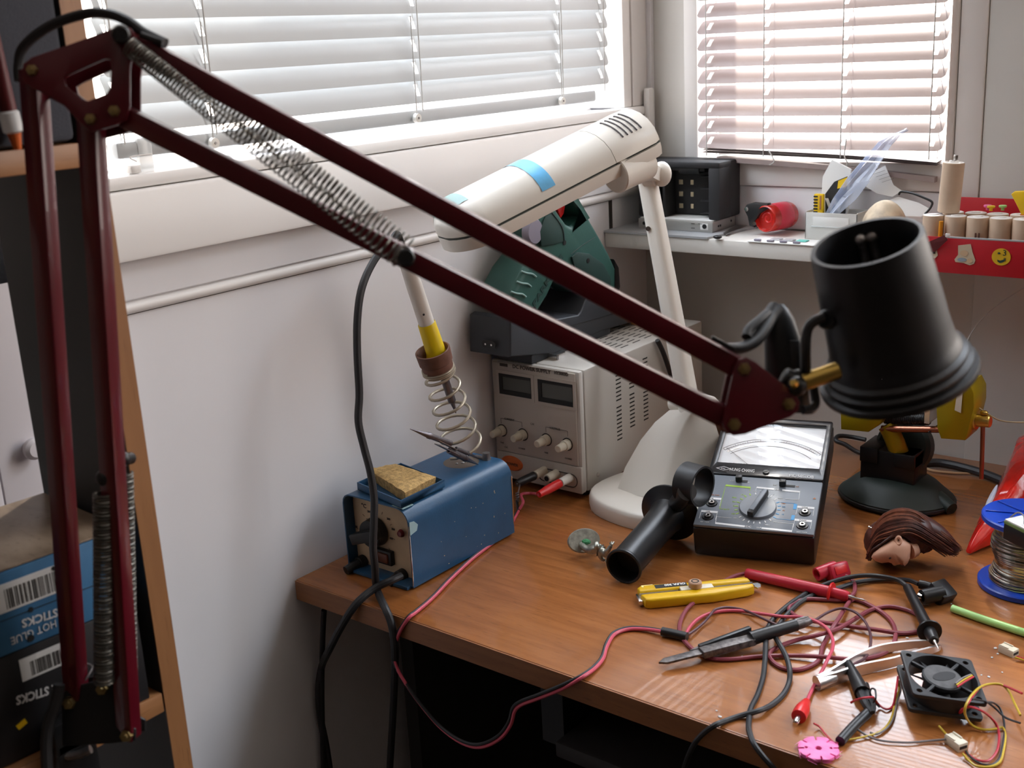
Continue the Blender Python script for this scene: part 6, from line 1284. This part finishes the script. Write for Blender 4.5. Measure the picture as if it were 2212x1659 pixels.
part('label_mark', MB().box((.112, 1.2845, ST+.0095), (.117, 1.2850, ST+.0102)).box((.112, 1.2845, ST+.0040), (.117, 1.2850, ST+.0047)).box((.122, 1.2840, ST+.0100), (.128, 1.2843, ST+.0106)), 'ink', g, True)
part('screw', MB().cyl((.1420, 1.300, ST+.006), (.1424, 1.300, ST+.006), .0014, None, 10).cyl((.1420, 1.305, ST+.006), (.1424, 1.305, ST+.006), .0014, None, 10).cyl((.1420, 1.333, ST+.008), (.1424, 1.333, ST+.008), .0014, None, 10), 'dark', g, True)
CZ = ST+.0143
g = thing('battery_charger', 'black open battery holder with rows of metal contacts on the wall shelf', 'battery holder', (.10, 1.32, CZ))
fx0, fx1, fy = .0300, .1480, 1.2920
part('housing', MB().box((fx0, fy+.030, CZ), (fx1, 1.3470, CZ+.0710), .003).box((fx0, fy, CZ+.0630), (fx1, fy+.031, CZ+.0710), .002).box((fx1-.016, fy, CZ), (fx1, fy+.031, CZ+.0640), .002).box((fx0, fy, CZ), (fx0+.010, fy+.031, CZ+.0640), .002), 'blackm', g, True)
part('divider', MB().box((.0640, fy+.004, CZ), (.0680, fy+.031, CZ+.0632), .0008).box((.0520, fy+.002, CZ), (.0560, fy+.031, CZ+.0632), .0008), 'blackm', g, True)
part('hood', MB().box((.0900, fy+.002, CZ+.0560), (.1180, fy+.031, CZ+.0640), .001).box((.0780, fy+.004, CZ+.0590), (.1250, fy+.031, CZ+.0640), .001), 'black', g, True)
for i in range(4):
    z = CZ+.0085+i*.0152
    for x, w_ in ((.0735, .0058), (.0905, .0042), (.1215, .0048)):
        part('contact', MB().box((x, fy+.0290, z), (x+w_, fy+.0302, z+.0060), .0004), 'contact', g, True)
    part('rest', MB().box((.1130, fy+.014, z-.0035), (.1290, fy+.030, z-.0018), .0004), 'blackm', g, True)

g = thing('red_bottle', 'translucent red plastic tube lying beside the black lock bracket on the shelf', 'container', (.22, 1.31, SZ))
q0, q1 = Vector((0.206,1.298,1.0215)), Vector((0.206,1.298,1.0215))+Vector((.010, .0455, 0))
part('tube', MB().lathe([(0, .006), (.0135, .006), (.0145, 0), (.0160, .0008), (.0165, .003), (.0163, .042), (.0150, .046), (.010, .048), (0, .048)], up_frame(q0, q1), 36), 'redclear', g, True)
part('inner_swirl', MB().helix(q0+(q1-q0)*.12, q0+(q1-q0)*.14, .008, 1.2, .0012, .003), 'redpl', g, True)
part('band', MB().lathe([(.0164, .012), (.0167, .0125), (.0167, .0365), (.0164, .037)], up_frame(q0, q1), 36), mat('red_band', (.62, .03, .06), .3), g, True)
g = thing('lock_bracket', 'black plastic bracket with a metal rivet leaning on the red tube', 'bracket', (.185, 1.30, SZ))
pl_ = [(0.1764,1.3,1.0317), (0.1802,1.3,1.0375), (0.1889,1.3,1.0401), (0.2006,1.3,1.0395), (0.2085,1.3,1.0398), (0.2098,1.3,1.0343), (0.1976,1.3,1.027), (0.1915,1.3,1.0177), (0.1903,1.3,1.0097), (0.184,1.3,1.0117), (0.1815,1.3,1.0229)]
part('arm', MB().shape3(pl_, (0, .010, 0), (), .0015), 'black', g, True)
part('rivet', MB().lathe([(0, .0016), (.0026, .0012), (.0030, 0)], frame((0.1809,1.2998,1.0319), (1, 0, 0), (0, 0, 1)), 18).cyl(Vector((0.1909,1.3,1.0148)), Vector((0.1919,1.298,1.0152)), .0024, None, 14), 'steel', g, True)
part('blade', MB().shape3([(0.1416,1.3874,1.0025), (0.1383,1.3657,1.0025), (0.1559,1.2863,1.0025), (0.1641,1.2782,1.0025), (0.1547,1.3593,1.0025)], (0, 0, .0012)), 'steeld', g, True)
o = part('black_bead', MB().ball((0.1656,1.2546,1.004), .0045, (1.25, 1, .55)), 'black', None); tag(o, 'small black bead at the front edge of the wall shelf', 'bead')

g = thing('blister_strip', 'flat white strip with grey cells and one mint square lying on the shelf', 'blister pack', (.255, 1.265, SZ))
part('card', MB().box((.2060, 1.2535, SZ), (.3000, 1.2880, SZ+.0012), .0003), 'paper', g, True)
for i in range(4):
    x = .2130+i*.0165
    part('cell', MB().box((x, 1.2550, SZ+.0012), (x+.0090, 1.2590, SZ+.0040), .0012), 'mauve', g, True)
for i in range(3):
    x = .2270+i*.0165
    part('cell', MB().box((x, 1.2680, SZ+.0012), (x+.0130, 1.2790, SZ+.0026), .0008), 'mintp' if i == 2 else 'plate', g, True)

g = thing('plastic_caddy', 'frosted plastic caddy holding packets and a paper slip on the shelf', 'container', (.275, 1.31, SZ))
cx0, cx1, cy0_, cy1_ = .2590, .3230, 1.2960, 1.3300
part('wall', MB().box((cx0, cy0_, SZ+.0013), (cx1, cy0_+.0015, SZ+.0320), .0004).box((cx0, cy1_-.0015, SZ+.0013), (cx1, cy1_, SZ+.0330), .0004).box((cx0, cy0_, SZ+.0013), (cx0+.0015, cy1_, SZ+.0330), .0004).box((cx1-.0015, cy0_, SZ+.0013), (cx1, cy1_, SZ+.0330), .0004), 'frost', g, True)
part('floor', MB().box((cx0, cy0_, SZ+.0002), (cx1, cy1_, SZ+.0014)), 'frost', g, True)
part('rim', MB().box((cx0+.008, cy0_-.0012, SZ+.0150), (cx1-.006, cy0_, SZ+.0165), .0004), 'clear', g, True)
part('front_label', MB().box((cx0+.010, cy0_-.0006, SZ+.0165), (cx1-.010, cy0_, SZ+.0270), .0002), 'paper', g, True)
g = thing('yellow_packet', 'small yellow and black striped packet standing in the plastic caddy', 'packet', (.27, 1.315, SZ+.004))
part('pouch', MB().box((.2640, 1.3080, SZ+.0020), (.2760, 1.3125, SZ+.0520), .0010), 'yelp', g, True)
for i in range(6): part('stripe', MB().box((.2638, 1.3076, SZ+.030+i*.0036), (.2690, 1.3080, SZ+.0318+i*.0036)), 'bar', g, True)
part('print', MB().box((.2715, 1.3076, SZ+.034), (.2735, 1.3080, SZ+.050)), 'porange', g, True)
g = thing('lettered_packet', 'white packet with a black panel and a big letter leaning in the caddy', 'packet', (.29, 1.325, SZ+.004))
pm = frame(Vector((0.2718,1.318,1.0191)), Vector((0.3051,1.318,1.0207))-Vector((0.2718,1.318,1.0191)), Vector((0.2749,1.322,1.0591))-Vector((0.2718,1.318,1.0191)))
part('pouch', MB().shape([[(-.004, -.012), (.030, -.012), (.034, .060), (.010, .072), (-.001, .052)]], .004, pm, .0010), 'paper', g, True)
part('panel', MB().shape([[(.004, .002), (.028, .002), (.030, .052), (.014, .046), (.003, .032)]], .0004, pm @ Tr(0, 0, .0022)), 'bar', g, True)
part('corner', MB().shape([[(.018, .038), (.0295, .040), (.030, .051), (.019, .047)]], .0004, pm @ Tr(0, 0, .0025)), 'yelp', g, True)
text('W', .020, pm @ Tr(.0045, .0125, .0027), g, 'paper', world=True, bold=.0009)
def sheet(name, label, cat, pts, mt, th=.0008, grp=None):
    o = part(name, MB().poly(pts, th if isinstance(th, (tuple, Vector)) else (0, th, 0)), mt, None); return tag(o, label, cat, grp)
g = thing('plastic_sleeve', 'shiny blue-white plastic sleeve slanting out of the caddy in front of the blind', 'plastic bag', (0.2812,1.312,1.0275))
rows = []; b2 = bmesh.new(); random.seed(9)
ed = [((0.2786,1.305,1.0256), (0.2921,1.3,1.0313)), ((0.2873,1.31,1.047), (0.3095,1.304,1.0513)), ((0.3019,1.314,1.0711), (0.3286,1.306,1.0675)), ((0.3206,1.318,1.0948), (0.3423,1.308,1.0858)), ((0.3358,1.322,1.1128), (0.3548,1.312,1.1088)), ((0.3507,1.324,1.1214), (0.3618,1.316,1.1186)), ((0.3634,1.325,1.1265), (0.3682,1.322,1.1247))]
for p, q in ed:
    p, q = Vector(p), Vector(q); rows.append([b2.verts.new(p.lerp(q, k/6)+Vector((0, (.0035 if k % 2 else -.0030)*(1 if random.random() > .2 else -.6), random.uniform(-.001, .001)))) for k in range(7)])
for r0, r1 in zip(rows, rows[1:]):
    for k in range(6): b2.faces.new((r0[k], r0[k+1], r1[k+1], r1[k]))
bmesh.ops.recalc_face_normals(b2, faces=b2.faces[:]); bmesh.ops.solidify(b2, geom=b2.faces[:], thickness=.0006)
mbx = MB(); mbx._merge(b2); part('film', mbx, 'film', g, True, sharp=.35)
part('fold', MB().poly([(0.2847,1.3015,1.0275), (0.2988,1.303,1.0484), (0.3173,1.304,1.0674), (0.3336,1.304,1.0705), (0.3183,1.303,1.0491), (0.2974,1.301,1.0298)], (0, -.0005, 0)), 'film', g, True)
g = thing('paper_slip', 'crumpled white paper slip with fine print behind the plastic sleeve', 'paper', (0.3067,1.33,1.0613))
part('sheet', MB().poly([(0.3093,1.326,1.0661), (0.3257,1.33,1.0767), (0.3394,1.332,1.0847), (0.3507,1.33,1.0626), (0.3614,1.328,1.0569), (0.3517,1.326,1.05), (0.3344,1.324,1.0533)], (0, .0006, 0)), 'paper', g, True)
for i in range(4):
    a, b = Vector((0.3232,1.3295,1.0736)), Vector((0.3381,1.3275,1.0626)); o_ = Vector((.0035*i+.004, -.0012, -.0030*i+.001))
    part('print_line', MB().tube([a+o_, a+o_+Vector((.014, -.0006, .005))], .0002, 4, 1), 'ink', g, True)

g = thing('stone', 'rounded cream and tan stone on the wall shelf behind the lamp shade', 'stone', (.335, 1.29, SZ))
b2 = bmesh.new(); bmesh.ops.create_icosphere(b2, subdivisions=4, radius=1)
for vtx in b2.verts:
    p = vtx.co; s = 1+.10*math.sin(3*p.x+1)+.06*math.sin(5*p.y+2*p.z); vtx.co = Vector((p.x*.027*s, p.y*.019*s, (max(p.z, -.72))*.0270*s))
mbx = MB(); mbx._merge(b2, Tr(.3560, 1.2900, SZ+.0200))
part('stone', mbx, mat('stone_tan', (.70, .58, .42), .55, var=.3, vscale=50), g, True)
g = thing('white_scoop', 'folded white paper funnel lying behind the tan stone', 'paper', (.39, 1.32, SZ))
part('sheet', MB().poly([(0.3383,1.322,1.0421), (0.3567,1.33,1.0497), (0.3816,1.328,1.044), (0.3971,1.322,1.0382), (0.3892,1.316,1.0304), (0.3528,1.314,1.0305)], (0, 0, -.0012)), 'paper', g, True)
part('leg', MB().poly([(0.3528,1.314,1.0305), (0.3892,1.316,1.0304), (.40, 1.320, SZ+.0005), (.36, 1.318, SZ+.0005)], (0, .0010, 0)), 'paper', g, True)
o = part('wire_hook', MB().tube([(0.3688,1.3,1.0566), (0.3726,1.298,1.06), (0.3866,1.294,1.059), (0.4016,1.29,1.055), (0.41,1.288,1.0515), (0.4101,1.287,1.0471), (0.4072,1.286,1.0421), (0.4041,1.285,1.0385)], .0013, 8, 5), 'black', None)
tag(o, 'bent thin black wire resting on the battery cells', 'wire')

# red card tray with wrapped cells
tx0, tx1, ty0, ty1, tz0 = .4130, .5800, 1.2415, 1.3400, SZ
g = thing('card_tray', 'red cardboard tray with stickers at the right end of the shelf', 'tray', (.5, 1.29, SZ))
part('front', MB().box((tx0, ty0, SZ-.0165), (tx1, ty0+.0016, SZ+.0215), .0004), 'redcard', g, True)
part('back', MB().box((tx0, ty1, SZ+.0003), (tx1, ty1+.0016, SZ+.0500), .0004), 'redcard', g, True)
part('bottom', MB().box((tx0, 1.2552, SZ+.0002), (tx1, ty1, SZ+.0014)), 'redcard', g, True)
part('side', MB().box((tx0, 1.2500, SZ+.0002), (tx0+.0012, ty1, SZ+.0250)), 'redcard', g, True)
part('front_lip', MB().box((tx0+.028, ty0-.0002, SZ+.0205), (tx1, ty0+.0020, SZ+.0224), .0004), 'plate', g, True)
part('folded_corner', MB().poly([(tx0+.001, ty0-.0004, SZ+.0100), (tx0+.030, ty0-.006, SZ+.0245), (tx0+.034, ty0-.006, SZ+.0200), (tx0+.018, ty0-.0004, SZ+.0040)], (0, -.0006, 0)), mat('card_dark_red', (.13, .02, .025), .5), g, True)
part('tape_bit', MB().box((.4440, ty0-.0072, SZ+.0225), (.4490, ty0-.0060, SZ+.0265), .0006), 'clear', g, True)
fy_ = ty0-.0003
def stk(nm, pts, mt): return part(nm, MB().shape3(pts, (0, -.0004, 0)), mt, g, True)
def el(c, rx, rz_, n=22): c = Vector(c); return [c+Vector((rx*math.cos(2*PI*k/n), 0, rz_*math.sin(2*PI*k/n))) for k in range(n)]
stk('sticker', [(0.4559,1.2411,1.0141), (0.4686,1.2411,1.0164), (0.471,1.2411,1.0078), (0.4743,1.2411,0.9998), (0.4731,1.2411,0.9958), (0.4689,1.2411,0.994), (0.4626,1.2411,0.996), (0.454,1.2411,0.9964), (0.4529,1.2411,0.9992), (0.4564,1.2411,1.0044)], 'stick')
stk('sticker_patch', el((0.4627,1.2406,1.0064), .0042, .0030), mat('stick_tan', (.62, .45, .28), .5)); stk('sticker_patch', el((0.4607,1.2405,0.9994), .0048, .0020), 'sblue'); stk('sticker_patch', el((0.4689,1.2404,0.999), .0028, .0024), 'cream')
s_ = stk('smiley_sticker', el((0.4999,1.2411,1.0049), .0094, .0088, 30), 'sticky2')
stk('smiley_print', el((0.4976,1.2406,1.0087), .0013, .0010), 'greend'); stk('smiley_print', [(0.4962,1.2406,1.0019), (0.499,1.2406,1.0011), (0.5043,1.2406,1.0029), (0.5027,1.2406,0.9999), (0.4991,1.2406,0.9987), (0.4967,1.2406,1)], 'greend')
text('3', .0085, frame(Vector((0.501,1.2404,1.0066)), (1, 0, 0), (0, 0, 1)), g, 'greend', world=True); text('8', .0050, frame(Vector((0.5023,1.2403,1.0009)), (1, 0, 0), (0, 0, 1)), g, 'greend', world=True)
stk('sticker', [(0.4272,1.2411,1.0084), (0.434,1.2411,1.0078), (0.4353,1.2411,1.002), (0.4325,1.2411,0.9988), (0.4276,1.2411,0.9995)], 'stick'); stk('sticker_patch', [(0.4298,1.2406,1.0077), (0.4323,1.2406,1.0073), (0.4325,1.2406,1.0039), (0.43,1.2406,1.0037)], 'bar')
def cell(label, x, y, r, h, z=SZ+.0016, m=None):
    g = thing('battery_cell', label, 'battery', Tr(x, y, z) if m is None else m, 'card-wrapped battery cells in the red tray')
    part('wrapper', MB().lathe([(0, 0), (r*.94, 0), (r, .0006), (r, h-.0012), (r*.985, h-.0004)], None, 36), 'beige', g)
    part('end_cap', MB().lathe([(r*.985, h-.0004), (r*.9, h), (r*.45, h), (r*.42, h+.0007), (0, h+.0007)], None, 32), 'cellcap', g)
    return g
names = ('leftmost, beside the lamp shade', 'second from the left', 'third from the left, with faint print', 'fourth from the left', 'rightmost in the frame', 'sixth, past the right edge of the picture')
for i in range(6):
    x = .4210+.0232*i
    g = cell('beige card-wrapped battery cell in the front row, '+names[i], x, 1.2640+.0006*(i % 2), .0110, .0395)
    if i == 2: part('print', MB().box((.0010, -.0112, .012), (.0028, -.0108, .024)).box((.0045, -.0110, .016), (.0060, -.0104, .024)), 'bakelite', g)
for i in range(5):
    x = .4330+.0232*i
    g = cell('beige card-wrapped battery cell in the back row of the tray, '+('first' if i == 0 else ('second', 'third', 'fourth', 'fifth')[i-1])+' from the left', x, 1.2905+.002*(i % 2), .0110, .0395)
g = thing('battery_cell', 'tall card-wrapped battery standing on top of the other cells', 'battery', Tr(.4330, 1.2740, SZ+.0430) @ Matrix.Rotation(.06, 4, 'Y'))
part('wrapper', MB().lathe([(0, 0), (.0105, 0), (.0112, .0008), (.0112, .0520), (.0106, .0528)], None, 36), 'beige', g)
part('end_cap', MB().lathe([(.0106, .0528), (.0090, .0530), (.0088, .0518), (.0050, .0518), (.0048, .0545), (0, .0545)], None, 30), 'cellcap', g)
part('solder_tag', MB().box((-.0022, -.0040, .0545), (.0022, .0050, .0550), .0001).box((-.0020, .0030, .0545), (.0025, .0045, .0600), .0004), 'steel', g)
part('side_strip', MB().box((-.0115, -.0016, .001), (-.0108, .0016, .0515), .0002), 'cellcap', g)  # thin pale strip down the left side of the tall cell
o = part('orange_rod', MB().cyl((.4318, 1.2535, SZ+.0030), (.4330, 1.2532, SZ+.0360), .0022, None, 12), mat('orange_rod', (.80, .33, .02), .4), None); tag(o, 'small orange rod between the two leftmost battery cells', 'rod')
for lab, x, y, mt in (('tiny pink peg lying on top of the battery cells', .4640, 1.306, 'pinkpl'), ('tiny green peg lying on top of the battery cells', .4790, 1.308, 'straw'), ('tiny yellow peg lying on top of the battery cells', .4690, 1.301, 'yelp')):
    o = part('peg', MB().cyl((x, y, SZ+.0420), (x, y, SZ+.0455), .0018, None, 12).cyl((x, y, SZ+.0450), (x, y, SZ+.0475), .0040, .0042, 16, .0005), mt, None); tag(o, lab, 'peg')
pw = Vector((0.5099,1.275,1.0457))
g = thing('yellow_scraper', 'bright yellow plastic handle sticking up at the right edge above the cells', 'tool', pw)
part('handle', MB().shape3([(0.4926,1.285,1.0629), (0.4957,1.285,1.0658), (0.5139,1.285,1.0674), (0.5238,1.285,1.0545), (0.5182,1.285,1.0375), (0.5057,1.285,1.0393), (0.4994,1.285,1.0511)], (0, .008, 0), (), .002), 'yelp', g, True)
part('collar', MB().shape3([(0.5034,1.284,1.0427), (0.509,1.284,1.042), (0.5125,1.284,1.0383), (0.5041,1.284,1.0394)], (0, .006, 0), (), .0008), 'orange', g, True)
